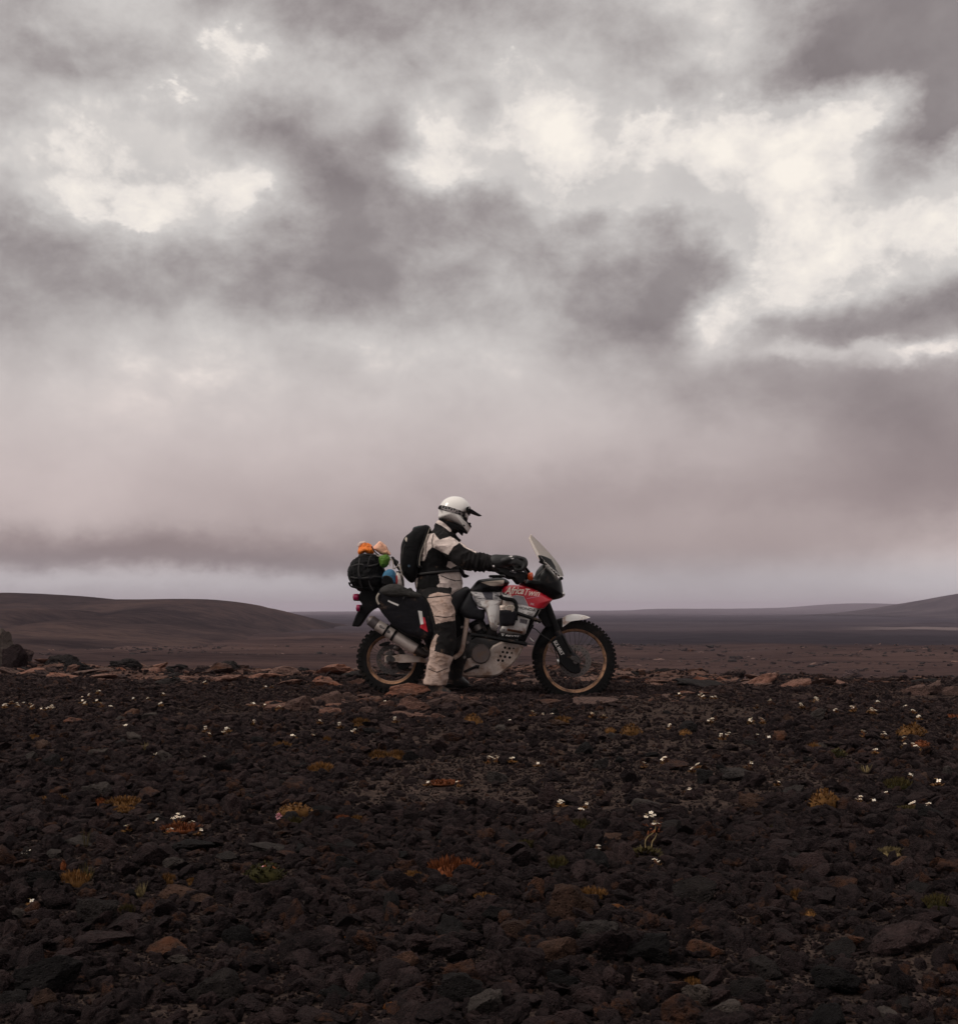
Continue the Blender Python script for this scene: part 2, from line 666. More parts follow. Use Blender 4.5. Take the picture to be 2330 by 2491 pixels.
def mat(name, col, rough=0.6, metal=0.0, var=0.18, scale=18.0, bump=0.0, bscale=90.0, dirt=None, spec=0.5, coat=0.0, rnd=0.0, alpha=1.0):
    m = bpy.data.materials.new(name)
    m.use_nodes = True
    nt = m.node_tree
    B = NB(nt)
    p = nt.nodes['Principled BSDF']
    t = nt.nodes.new('ShaderNodeTexCoord').outputs['Object']
    col = tuple(col[:3])
    n1 = B.noise(t, scale, 5, 0.6)
    lo = tuple(c * (1 - var) for c in col) + (1,)
    hi = tuple(min(1, c * (1 + var)) for c in col) + (1,)
    c = B.ramp(n1, [(0.3, lo), (0.7, hi)])
    if rnd:
        oi = nt.nodes.new('ShaderNodeObjectInfo').outputs['Random']
        c = B.mix(1.0, c, B.ramp(oi, [(0, (1 - rnd,) * 3 + (1,)), (1, (1 + rnd,) * 3 + (1,))]), 'MULTIPLY')
    if dirt:
        dc, amt, ds = dirt
        dn = B.noise(t, ds, 6, 0.65)
        f = B.maprange(dn, 0.62 - amt * 0.35, 0.80 - amt * 0.25)
        c = B.mix(B.m('MULTIPLY', f, min(1.0, 0.4 + amt)), c, tuple(dc[:3]) + (1,))
        rr = B.m('MULTIPLY_ADD', f, 0.35, rough, True)
        nt.links.new(rr, p.inputs['Roughness'])
    else:
        p.inputs['Roughness'].default_value = rough
    nt.links.new(c, p.inputs['Base Color'])
    p.inputs['Metallic'].default_value = metal
    p.inputs['Specular IOR Level'].default_value = spec
    p.inputs['Coat Weight'].default_value = coat
    p.inputs['Alpha'].default_value = alpha
    if bump:
        b = nt.nodes.new('ShaderNodeBump')
        b.inputs['Strength'].default_value = 1.0
        b.inputs['Distance'].default_value = bump
        nt.links.new(B.noise(t, bscale, 5, 0.6), b.inputs['Height'])
        nt.links.new(b.outputs[0], p.inputs['Normal'])
    MATS[name] = m
    return m

# ------------------------------------------------------------------ land materials
def rock_mat(name, dark, mid, rust, dust, pit=0.004, dustamt=0.5, rustp=0.12):
    """lava stone: dark pitted body, dusty upper faces, some rusty stones"""
    m = bpy.data.materials.new(name)
    m.use_nodes = True
    nt = m.node_tree
    B = NB(nt)
    p = nt.nodes['Principled BSDF']
    t = nt.nodes.new('ShaderNodeTexCoord').outputs['Object']
    g = nt.nodes.new('ShaderNodeNewGeometry')
    rnd = nt.nodes.new('ShaderNodeObjectInfo').outputs['Random']
    tt = B.v('ADD', t, B.v('MULTIPLY', (1.0, 1.0, 1.0), rnd))
    cmbv = B.n('ShaderNodeCombineXYZ')
    for i, k in enumerate((37.0, 71.0, 13.0)):
        nt.links.new(B.m('MULTIPLY', rnd, k), cmbv.inputs[i])
    tt = B.v('ADD', t, cmbv.outputs[0])
    big = B.noise(tt, 1.6, 4, 0.6)
    fin = B.noise(tt, 9.0, 6, 0.7)
    c = B.ramp(B.m('MULTIPLY_ADD', fin, 0.5, B.m('MULTIPLY', big, 0.5)), [(0.34, dark), (0.62, mid)])
    # per stone lightness, and one stone in a few oxidised red
    r2 = B.m('FRACT', B.m('MULTIPLY', rnd, 17.31))
    c = B.mix(1.0, c, B.ramp(r2, [(0, (0.6, 0.6, 0.62, 1)), (0.7, (1.1, 1.06, 1.04, 1)), (1, (1.7, 1.55, 1.45, 1))]), 'MULTIPLY')
    r3 = B.m('FRACT', B.m('MULTIPLY', rnd, 91.7))
    isr = B.m('MULTIPLY', B.m('LESS_THAN', r3, rustp), B.maprange(big, 0.35, 0.7))
    c = B.mix(isr, c, rust)
    # dust settles on upward faces, broken up by the grain
    sx = B.n('ShaderNodeSeparateXYZ')
    nt.links.new(g.outputs['Normal'], sx.inputs[0])
    up = B.maprange(B.m('ADD', sx.outputs[2], B.m('MULTIPLY', B.m('SUBTRACT', fin, 0.5), 1.6)), 0.55, 1.15)
    sp = B.n('ShaderNodeSeparateXYZ')      # dust tint weakened towards the camera to darken the near stones
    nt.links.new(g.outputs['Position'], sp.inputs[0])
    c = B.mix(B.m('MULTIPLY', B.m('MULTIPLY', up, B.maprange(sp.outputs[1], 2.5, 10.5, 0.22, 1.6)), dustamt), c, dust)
    nt.links.new(c, p.inputs['Base Color'])
    p.inputs['Roughness'].default_value = 0.95
    p.inputs['Specular IOR Level'].default_value = 0.1
    vo = B.n('ShaderNodeTexVoronoi')
    nt.links.new(tt, vo.inputs['Vector'])
    vo.inputs['Scale'].default_value = 7.0
    h = B.m('ADD', B.m('MULTIPLY', B.maprange(vo.outputs['Distance'], 0.05, 0.45), 0.6), B.noise(tt, 14.0, 6, 0.7))
    b = B.n('ShaderNodeBump')
    b.inputs['Strength'].default_value = 0.9
    b.inputs['Distance'].default_value = pit
    nt.links.new(h, b.inputs['Height'])
    nt.links.new(b.outputs[0], p.inputs['Normal'])
    return m


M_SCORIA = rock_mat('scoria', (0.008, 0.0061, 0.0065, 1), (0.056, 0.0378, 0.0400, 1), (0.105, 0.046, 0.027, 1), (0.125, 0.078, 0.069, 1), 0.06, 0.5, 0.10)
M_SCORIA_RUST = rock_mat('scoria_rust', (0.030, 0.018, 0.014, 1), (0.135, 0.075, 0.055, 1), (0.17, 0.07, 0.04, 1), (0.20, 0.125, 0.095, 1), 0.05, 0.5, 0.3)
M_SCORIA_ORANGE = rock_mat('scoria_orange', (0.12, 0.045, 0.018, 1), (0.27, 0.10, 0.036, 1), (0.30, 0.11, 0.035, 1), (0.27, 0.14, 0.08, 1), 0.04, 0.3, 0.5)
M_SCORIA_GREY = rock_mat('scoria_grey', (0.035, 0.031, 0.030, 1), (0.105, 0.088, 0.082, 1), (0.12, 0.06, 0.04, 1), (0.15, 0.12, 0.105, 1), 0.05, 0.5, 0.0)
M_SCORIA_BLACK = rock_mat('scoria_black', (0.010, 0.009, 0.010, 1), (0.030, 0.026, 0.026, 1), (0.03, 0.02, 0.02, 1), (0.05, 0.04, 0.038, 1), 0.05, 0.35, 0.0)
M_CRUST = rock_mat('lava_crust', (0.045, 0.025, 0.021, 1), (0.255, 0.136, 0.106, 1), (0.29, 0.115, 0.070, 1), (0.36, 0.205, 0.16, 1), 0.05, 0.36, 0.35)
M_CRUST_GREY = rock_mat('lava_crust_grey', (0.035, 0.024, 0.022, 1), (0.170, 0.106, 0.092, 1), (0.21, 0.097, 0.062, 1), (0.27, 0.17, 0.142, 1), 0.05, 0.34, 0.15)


def land_mat(name, kind):
    m = bpy.data.materials.new(name)
    m.use_nodes = True
    nt = m.node_tree
    B = NB(nt)
    p = nt.nodes['Principled BSDF']
    pos = nt.nodes.new('ShaderNodeNewGeometry').outputs['Position']
    sx = B.n('ShaderNodeSeparateXYZ')
    nt.links.new(pos, sx.inputs[0])
    X, Y = sx.outputs[0], sx.outputs[1]
    if kind == 'ground':
        n1 = B.noise(pos, 0.9, 6, 0.65)
        n2 = B.noise(pos, 14.0, 8, 0.7)
        dark = B.ramp(B.m('MULTIPLY_ADD', B.noise(pos, 90.0, 4, 0.7), 0.5, B.m('MULTIPLY', n2, 0.5)), [(0.36, (0.012, 0.009, 0.009, 1)), (0.5, (0.046, 0.033, 0.029, 1)), (0.64, (0.095, 0.064, 0.053, 1))])
        crust = B.ramp(B.m('MULTIPLY_ADD', n2, 0.6, B.m('MULTIPLY', n1, 0.4)), [(0.34, (0.028, 0.017, 0.015, 1)), (0.5, (0.092, 0.055, 0.046, 1)), (0.66, (0.21, 0.115, 0.085, 1))])
        edge = B.m('ADD', B.m('ADD', Y, B.m('MULTIPLY', X, 0.10)), B.m('MULTIPLY', B.m('SUBTRACT', n1, 0.5), 3.5))
        near = B.mix(B.maprange(edge, 10.2, 12.8), dark, crust)
        # beyond: ash plain with streaks of bare lava, then a dark lava field and pale sand further out
        st = B.v('MULTIPLY', pos, (0.012, 0.045, 0.05))
        s1 = B.noise(st, 1.0, 8, 0.62)
        s2 = B.noise(B.v('MULTIPLY', pos, (0.08, 0.30, 0.3)), 1.0, 6, 0.7)
        s3 = B.noise(B.v('MULTIPLY', pos, (0.9, 2.2, 1.0)), 1.0, 4, 0.7)
        mixn = B.m('ADD', B.m('MULTIPLY', s1, 0.45), B.m('ADD', B.m('MULTIPLY', s2, 0.35), B.m('MULTIPLY', s3, 0.2)))
        plain = B.ramp(mixn, [(0.36, (0.012, 0.0082, 0.0082, 1)), (0.44, (0.042, 0.0265, 0.0255, 1)), (0.52, (0.066, 0.0405, 0.0365, 1)), (0.62, (0.098, 0.060, 0.053, 1))])
        w = B.m('MULTIPLY', B.m('SUBTRACT', B.noise(B.v('MULTIPLY', pos, (0.010, 0.02, 0.02)), 1.0, 4, 0.55), 0.5), 90.0)
        d = B.m('ADD', Y, w)
        field = B.m('MULTIPLY', B.maprange(d, 148, 172), B.maprange(d, 300, 262))
        field = B.m('MULTIPLY', field, B.maprange(B.m('DIVIDE', X, Y), -0.06, 0.12))
        lava = B.ramp(s2, [(0.3, (0.018, 0.016, 0.021, 1)), (0.7, (0.036, 0.030, 0.036, 1))])
        plain = B.mix(field, plain, lava)
        sand = B.m('MULTIPLY', B.m('MULTIPLY', B.maprange(d, 296, 304), B.maprange(d, 345, 330)), B.maprange(B.m('DIVIDE', X, Y), 0.27, 0.37))
        plain = B.mix(sand, plain, (0.20, 0.155, 0.15, 1))
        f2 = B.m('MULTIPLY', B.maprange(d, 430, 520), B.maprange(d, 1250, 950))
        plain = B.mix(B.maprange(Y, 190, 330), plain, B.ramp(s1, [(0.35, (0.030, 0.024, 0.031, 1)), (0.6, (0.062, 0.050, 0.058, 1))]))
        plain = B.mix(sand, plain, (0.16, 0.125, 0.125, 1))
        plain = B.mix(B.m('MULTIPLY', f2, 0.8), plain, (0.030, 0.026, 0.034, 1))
        c = B.mix(B.maprange(Y, 24, 40), near, plain)
        h = B.m('ADD', B.m('MULTIPLY', n2, 0.02), B.m('MULTIPLY', B.m('ADD', s3, B.m('MULTIPLY', s2, 2.0)), B.maprange(Y, 20, 60, 0.05, 0.35)))
    else:
        st = B.v('MULTIPLY', pos, (0.02, 0.03, 0.12))
        s1 = B.noise(st, 1.0, 8, 0.6)
        s2 = B.noise(B.v('MULTIPLY', pos, (0.25, 0.4, 0.9)), 1.0, 6, 0.7)
        dk, md, lt = ((0.015, 0.0105, 0.011), (0.040, 0.0265, 0.0255), (0.076, 0.048, 0.041)) if kind == 'hill' else ((0.018, 0.015, 0.018), (0.036, 0.029, 0.033), (0.07, 0.056, 0.058))
        c = B.ramp(B.m('MULTIPLY_ADD', s2, 0.4, B.m('MULTIPLY', s1, 0.6)), [(0.40, dk + (1,)), (0.5, md + (1,)), (0.60, lt + (1,))])
        h = B.m('MULTIPLY', s2, 0.6)
    nt.links.new(c, p.inputs['Base Color'])
    p.inputs['Roughness'].default_value = 1.0
    p.inputs['Specular IOR Level'].default_value = 0.0
    b = B.n('ShaderNodeBump')
    b.inputs['Distance'].default_value = 1.0
    b.inputs['Strength'].default_value = 0.8
    nt.links.new(h, b.inputs['Height'])
    nt.links.new(b.outputs[0], p.inputs['Normal'])
    return m


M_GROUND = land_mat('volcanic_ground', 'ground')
M_HILL = land_mat('hill_ash', 'hill')
M_RIDGE = land_mat('ridge_lava', 'ridge')
PLAIN = -4.0
FRONT_X = (1396.6 - CU) / F * Y0


def sstep(a, b, x):
    t = np.clip((x - a) / (b - a), 0, 1)
    return t * t * (3 - 2 * t)


def edge_y(x):
    return 15.2 - 2.2 * sstep(0.6, 3.5, x) + 0.5 * np.sin(x * 0.9 + 1)


def H(x, y):
    x = np.asarray(x, float)
    y = np.asarray(y, float)
    P = np.stack([x, y, np.zeros_like(x)], -1)
    z = 0.035 * fbm(P * 0.55, 3, 3) + 0.014 * fbm(P * 2.6, 3, 5)
    near = 1 - sstep(14, 26, y)
    flat = np.exp(-(((x + 0.1) / 1.4) ** 2 + ((y - Y0) / 0.5) ** 2))
    z = z * (1 - 0.75 * flat) * near
    crust = sstep(11.3, 13.2, y + 0.10 * x) * near
    z = z + crust * (0.05 * fbm(P * 0.8, 3, 17) + 0.05 * np.abs(vn(P * 1.5, 23)) - 0.02 + 0.035 * (np.abs(vn(P * 3.3, 24)) - 0.3) + 0.02 * vn(P * 7, 25))
    z = z - 0.070 * np.exp(-(((x - FRONT_X) / 0.20) ** 2 + ((y - Y0 - 0.02) / 0.14) ** 2))
    ye = edge_y(x)
    d = np.maximum(0, y - ye)
    z = z + PLAIN * (1 - np.exp(-d / 14.0))
    far = sstep(45, 90, y)
    z = z + far * (0.40 * fbm(P * 0.045, 4, 41) + 0.30 * (np.abs(fbm(P * 0.16, 3, 43)) - 0.2)) * (1 + np.minimum(y, 1500) / 500)
    return z


def build_ground():
    ys = list(np.arange(-8, 2, 0.5)) + list(np.arange(2, 16, 0.07)) + list(np.arange(16, 40, 0.35))
    y = 40.0
    while y < 4000:
        ys.append(y)
        y *= 1.018
    ys.append(4000)
    ys = np.array([-190, -90, -40, -18] + ys)
    nx = 300
    t = np.linspace(-1, 1, nx)
    t = np.sign(t) * (0.45 * np.abs(t) + 0.55 * np.abs(t) ** 3)
    XX = t[None, :] * (11 + 0.72 * np.abs(ys))[:, None]
    YY = np.repeat(ys[:, None], nx, 1)
    ZZ = H(XX.ravel(), YY.ravel())
    co = np.stack([XX.ravel(), YY.ravel(), ZZ], -1)
    ny = len(ys)
    i = np.arange(ny - 1)[:, None] * nx + np.arange(nx - 1)[None, :]
    fs = np.stack([i, i + 1, i + nx + 1, i + nx], -1).reshape(-1, 4)
    me = bpy.data.meshes.new('ground')
    me.from_pydata(co.tolist(), [], fs.tolist())
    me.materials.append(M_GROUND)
    me.shade_smooth()
    o = bpy.data.objects.new('ground', me)
    COL.objects.link(o)
    o['kind'] = 'structure'
    o['label'] = 'dark volcanic gravel ground running out to a hazy ash plain'


build_ground()


def hill(name, label, prof, Yr, Yf, Yb, material, nx=220, ny=60, ledge=0.0, rough=1.0, seed=1, base=PLAIN - 0.4):
    us = np.array([p[0] for p in prof], float)
    vs = np.array([p[1] for p in prof], float)
    u = np.linspace(us[0], us[-1], nx)
    k = np.interp(u, us, vs)
    ker = np.hanning(9)
    kp = np.pad(k, 4, mode='edge')
    k = np.convolve(kp, ker / ker.sum(), 'valid')
    X = (u - CU) / F * Yr
    top = ZC + (HV - k) / F * Yr
    tt = np.linspace(0, 2, ny)
    co = []
    for t in tt:
        if t <= 1:
            Y = Yf + (Yr - Yf) * t
            s = t * t * (3 - 2 * t)
            s = s + ledge * np.sin(t * math.pi * 2) * 0.5
        else:
            Y = Yr + (Yb - Yr) * (t - 1)
            s = 0.5 + 0.5 * math.cos((t - 1) * math.pi)
        h = (top - base) * s
        P = np.stack([X, np.full_like(X, Y), np.zeros_like(X)], -1)
        z = base + np.maximum(h, 0)
        sc = 30.0 / Yr
        amp = np.minimum(1, np.maximum(h, 0) / 3) * rough
        lift = 0.5 * fbm(P * sc * 0.5, 4, seed) * Yr / 300 * (1.0 if t < 0.93 or t > 1.1 else 0.25)
        gul = (np.abs(vn(np.stack([X * 0.075 + 0.6 * fbm(P * 0.02, 2, seed + 2), np.full_like(X, Y) * 0.010, 0 * X], -1) * 300 / Yr, seed + 7)) - 0.35) * 2.2 * Yr / 300 * rough * (1.0 if 0.08 < t < 0.85 else 0.15)
        co.append(np.stack([X, np.full_like(X, Y), z + amp * (lift + gul)], -1))
    co = np.concatenate(co)
    i = np.arange(ny - 1)[:, None] * nx + np.arange(nx - 1)[None, :]
    fs = np.stack([i, i + 1, i + nx + 1, i + nx], -1).reshape(-1, 4)
    me = bpy.data.meshes.new(name)
    me.from_pydata(co.tolist(), [], fs.tolist())
    me.materials.append(material)
    me.shade_smooth()
    o = bpy.data.objects.new(name, me)
    COL.objects.link(o)
    o['kind'] = 'structure'
    o['label'] = label
    return o


hill('hill', 'long rounded brown ash hill on the left behind the motorcycle',
     [(-900, 1500), (-500, 1470), (-200, 1448), (0, 1441), (100, 1445), (200, 1451), (265, 1457), (330, 1458), (420, 1457), (500, 1458), (560, 1463), (620, 1473),
      (680, 1494), (740, 1521), (800, 1545), (860, 1558), (920, 1566), (1000, 1580), (1100, 1592), (1200, 1600)], 300, 118, 460, M_HILL, ledge=0.24, seed=5, ny=90)
hill('distant_ridge', 'low far ridge fading into mauve haze along the horizon',
     [(-600, 1480), (500, 1488), (700, 1489), (900, 1488), (1200, 1487), (1450, 1486), (1550, 1484), (1700, 1482), (1800, 1480), (1950, 1477), (2000, 1471), (2070, 1467),
      (2150, 1469), (2250, 1474), (2330, 1477), (2500, 1470), (2900, 1480)], 2500, 1500, 3400, M_RIDGE, rough=0.5, seed=9)
hill('dark_hill', 'dark hill slope rising at the far right edge of the plain',
     [(2080, 1496), (2150, 1492), (2220, 1486), (2255, 1479), (2285, 1470), (2310, 1462), (2340, 1453), (2420, 1436), (2550, 1426), (2750, 1450), (2950, 1500)], 900, 620, 1300, M_RIDGE, rough=0.4, seed=13)

# air: pale haze over the whole plain
def build_haze():
    g = G().box((0, 1995, 8.5), (6400, 4410, 29))
    m = bpy.data.materials.new('haze')
    m.use_nodes = True
    nt = m.node_tree
    nt.nodes.remove(nt.nodes['Principled BSDF'])
    v = nt.nodes.new('ShaderNodeVolumePrincipled')
    v.inputs['Color'].default_value = (0.80, 0.70, 0.84, 1)
    v.inputs['Density'].default_value = 0.00030
    v.inputs['Anisotropy'].default_value = 0.0
    nt.links.new(v.outputs[0], nt.nodes['Material Output'].inputs['Volume'])
    o = g.obj('haze', m, None, False)
    o['kind'] = 'stuff'
    o['label'] = 'thin mauve haze hanging over the plain'


build_haze()


# ------------------------------------------------------------------ stones
def rock_mesh(name, seed, sub=3, cuts=11, flat=0.7, ang=0.85, rough=0.12, material=None):
    r = np.random.default_rng(seed)
    bm = bmesh.new()
    bmesh.ops.create_icosphere(bm, subdivisions=sub, radius=1.0)
    P = np.array([v.co[:] for v in bm.verts])
    F_ = [tuple(v.index for v in f.verts) for f in bm.faces]
    bm.free()
    P = P * (1 + 0.22 * fbm(P * 0.9 + seed, 2, seed))[:, None]
    for _ in range(cuts):
        n = r.normal(size=3)
        n /= np.linalg.norm(n)
        d = r.uniform(0.45, 0.85)
        e = np.maximum(0, P @ n - d)
        P = P - (e * ang)[:, None] * n
    q = P / np.linalg.norm(P, axis=1)[:, None]
    P = P + q * (rough * fbm(P * 2.2 + seed * 1.7, 5, seed + 3, 0.62))[:, None]
    pit = np.maximum(0, vn(P * 5.5 + seed, seed + 9) - 0.35)
    P = P - q * (0.22 * pit)[:, None]
    s = np.array([1.0, r.uniform(0.7, 0.95), flat * r.uniform(0.8, 1.15)])
    P = P * s
    P = P / np.abs(P).max()
    me = bpy.data.meshes.new(name)
    me.from_pydata(P.tolist(), [], F_)
    if material:
        me.materials.append(material)
    me.shade_smooth()
    me.set_sharp_from_angle(angle=math.radians(38))
    return me


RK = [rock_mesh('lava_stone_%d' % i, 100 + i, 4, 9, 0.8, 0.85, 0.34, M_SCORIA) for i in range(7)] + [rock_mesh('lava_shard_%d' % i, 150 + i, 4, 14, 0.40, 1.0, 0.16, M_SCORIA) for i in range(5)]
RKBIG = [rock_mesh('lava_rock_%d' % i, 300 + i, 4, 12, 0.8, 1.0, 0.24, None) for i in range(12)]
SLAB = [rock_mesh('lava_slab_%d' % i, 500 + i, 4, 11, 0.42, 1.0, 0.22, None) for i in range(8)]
_mesh_cache = {}


def with_mat(me, m):
    k = (me.name, m.name)
    if k not in _mesh_cache:
        c = me.copy()
        c.materials.clear()
        c.materials.append(m)
        _mesh_cache[k] = c
    return _mesh_cache[k]


PLANTS = []     # (x, y, radius) kept free of gravel
PLACED = []     # (x, y, radius) of single rocks, for the gravel to respect


def ground_z(x, y):
    return float(H(np.array([x]), np.array([y]))[0])


def put_rock(u, vbot, w, h, me, m, name, label, cat, group=None, yaw=None, depth=0.8, tilt=0.12, sink=0.25, Yd=None):
    """rock whose visible foot is at photo row vbot, w x h photo px large"""
    if Yd is None:
        Yd = 10.0
        for _ in range(12):
            z = ground_z((u - CU) / F * Yd, Yd)
            Yd = (ZC - z) * F / max(40.0, (vbot - HV))
            Yd = min(Yd, 26.0)
    rw = w / F * Yd / 2
    Yc = Yd + rw * depth * 0.5
    x = (u - CU) / F * Yc
    z = ground_z(x, Yc)
    rh = h / F * Yd
    o = bpy.data.objects.new(name, with_mat(me, m))
    COL.objects.link(o)
    zext = max(abs(v.co.z) for v in me.vertices) if me.name not in _zx else _zx[me.name]
    _zx[me.name] = zext
    sz = rh * 0.62 / zext
    o.scale = (rw * 1.05, rw * depth * 1.05, max(sz, rw * 0.25))
    o.rotation_euler = (random.uniform(-tilt, tilt), random.uniform(-tilt, tilt), random.uniform(-0.35, 0.35) if yaw is None else yaw)
    o.location = (x, Yc, z + rh * (0.5 - sink * 0.6))
    tag(o, label, cat, group)
    PLACED.append((x, Yc, rw))
    return o


_zx = {}
# lava crust slabs round the wheels and along the edge of the gravel: u, foot row, width, height, kind, label
C_, G_, K_, R_, S_, O_ = M_CRUST, M_CRUST_GREY, M_SCORIA_BLACK, M_SCORIA_RUST, M_SCORIA_GREY, M_SCORIA_ORANGE
SLABS = [
    (994, 1694, 122, 38, C_, 'rounded brown lava slab in front of the rear tyre'),
    (1000, 1731, 104, 44, C_, 'large reddish lava block below the rear wheel'),
    (797, 1720, 80, 48, G_, 'grey pitted lava block left of the rear wheel'),
    (728, 1731, 66, 42, G_, 'low brown lava boulder at the left end of the crust patch'),
    (806, 1742, 68, 26, C_, 'reddish flat stone in front of the grey pitted block'),
    (898, 1741, 56, 26, G_, 'small pale lava stone between the two larger slabs'),
    (1108, 1716, 76, 36, G_, 'dusty rounded lava stone in front of the boot'),
    (795, 1672, 84, 26, C_, 'red lava stone behind the gravel left of the rear tyre'),
    (812, 1642, 120, 24, C_, 'long flat orange-brown crust slab behind the rear tyre'),
    (868, 1668, 60, 20, C_, 'small reddish slab touching the back of the rear tyre'),
    (990, 1750, 120, 20, C_, 'thin broken crust plate below the reddish block'),
    (1052, 1720, 56, 26, G_, 'angular brown stone between the slab and the boot'),
    (1064, 1751, 40, 18, C_, 'small pink stone at the right end of the crust patch'),
    (848, 1706, 58, 28, G_, 'dark hollowed lava stone beside the rear tyre'),
    (905, 1712, 60, 22, G_, 'small lumpy stone under the rear tyre'),
    (672, 1730, 74, 22, C_, 'flat reddish slab sunk in gravel far left of the wheel'),
    (936, 1722, 54, 20, C_, 'narrow brown stone leaning on the reddish block'),
    (1150, 1722, 70, 22, G_, 'low dusty stone right of the boot'),
    (1190, 1706, 60, 18, G_, 'small pale stone under the skid plate'),
    (181, 1762, 64, 26, C_, 'weathered reddish stone alone in gravel on the left'),
    (1430, 1716, 150, 20, G_, 'broad flat pinkish slab in front of the front wheel'),
    (1330, 1712, 70, 14, G_, 'thin flat stone left of the front tyre contact'),
    (1710, 1672, 150, 20, K_, 'dark broken lava slab beyond the gravel right of the wheel'),
    (1935, 1675, 86, 26, C_, 'folded reddish lava slab on the right of the plain edge'),
    (2040, 1668, 116, 16, C_, 'long low orange crust slab near the right side'),
    (1680, 1690, 96, 12, C_, 'flat pink crust patch just right of the front tyre'),
    (2222, 1692, 70, 32, G_, 'left block of the cracked lava mound at far right'),
    (2268, 1690, 60, 34, G_, 'middle block of the cracked lava mound at far right'),
    (2306, 1692, 60, 26, G_, 'right block of the cracked lava mound at far right'),
    (2246, 1664, 90, 16, K_, 'dark ledge on top of the cracked lava mound'),
    (2318, 1642, 60, 46, K_, 'black boulder standing at the right picture edge'),
    (2240, 1646, 90, 28, G_, 'pointed grey lava hump behind the cracked mound'),
    (440, 1634, 70, 20, K_, 'dark jagged stone in the rock pile left of the hill foot'),
    (480, 1634, 64, 28, G_, 'tall grey stone in the rock pile left of the hill foot'),
    (512, 1632, 40, 22, K_, 'right hand stone of the rock pile at the hill foot'),
    (370, 1636, 90, 16, C_, 'tilted reddish plate left of the rock pile'),
    (330, 1622, 70, 12, C_, 'small orange crust plate behind the gravel edge'),
    (135, 1612, 70, 12, G_, 'thin layered lava plate near the left mound'),
    (60, 1646, 110, 20, C_, 'orange crust ledge in front of the left mound'),
    (170, 1650, 120, 14, C_, 'low reddish crust ledge on the left edge of gravel'),
    (260, 1652, 110, 12, C_, 'flat reddish crust plate at the left gravel edge'),
    (560, 1658, 110, 20, C_, 'brown crust slab between the rock pile and the wheel'),
    (640, 1654, 110, 18, C_, 'wide brown crust slab left of the red stone'),
    (700, 1668, 80, 16, C_, 'broken brown crust piece near the red stone'),
    (0, 1626, 100, 112, M_SCORIA_GREY, 'highest block of the dark lava mound at the left picture edge'),
    (38, 1626, 70, 74, M_SCORIA, 'black block in the middle of the mound at the left edge'),
    (20, 1600, 60, 44, M_SCORIA_RUST, 'orange-brown stone near the top of the mound at the left edge'),
    (56, 1624, 50, 58, M_SCORIA, 'dark brown stone on the right flank of the left edge mound'),
    (68, 1620, 36, 18, K_, 'black rubble stone at the right foot of the left edge mound'),
    (1600, 1664, 90, 14, C_, 'small rusty slab on the plain beyond the front wheel'),
    (1830, 1668, 90, 12, G_, 'low grey slab between the two reddish slabs'),
]
for i, (u, vb, w, h, m, lab) in enumerate(SLABS):
    big = h > 0.17 * w
    put_rock(u, vb, w, h, RKBIG[i % 12] if big else SLAB[i % 8], m, 'lava_slab' if not big else 'lava_boulder', lab, 'rock', 'lava slabs along the edge of the gravel', depth=0.75, tilt=0.2, sink=0.45)

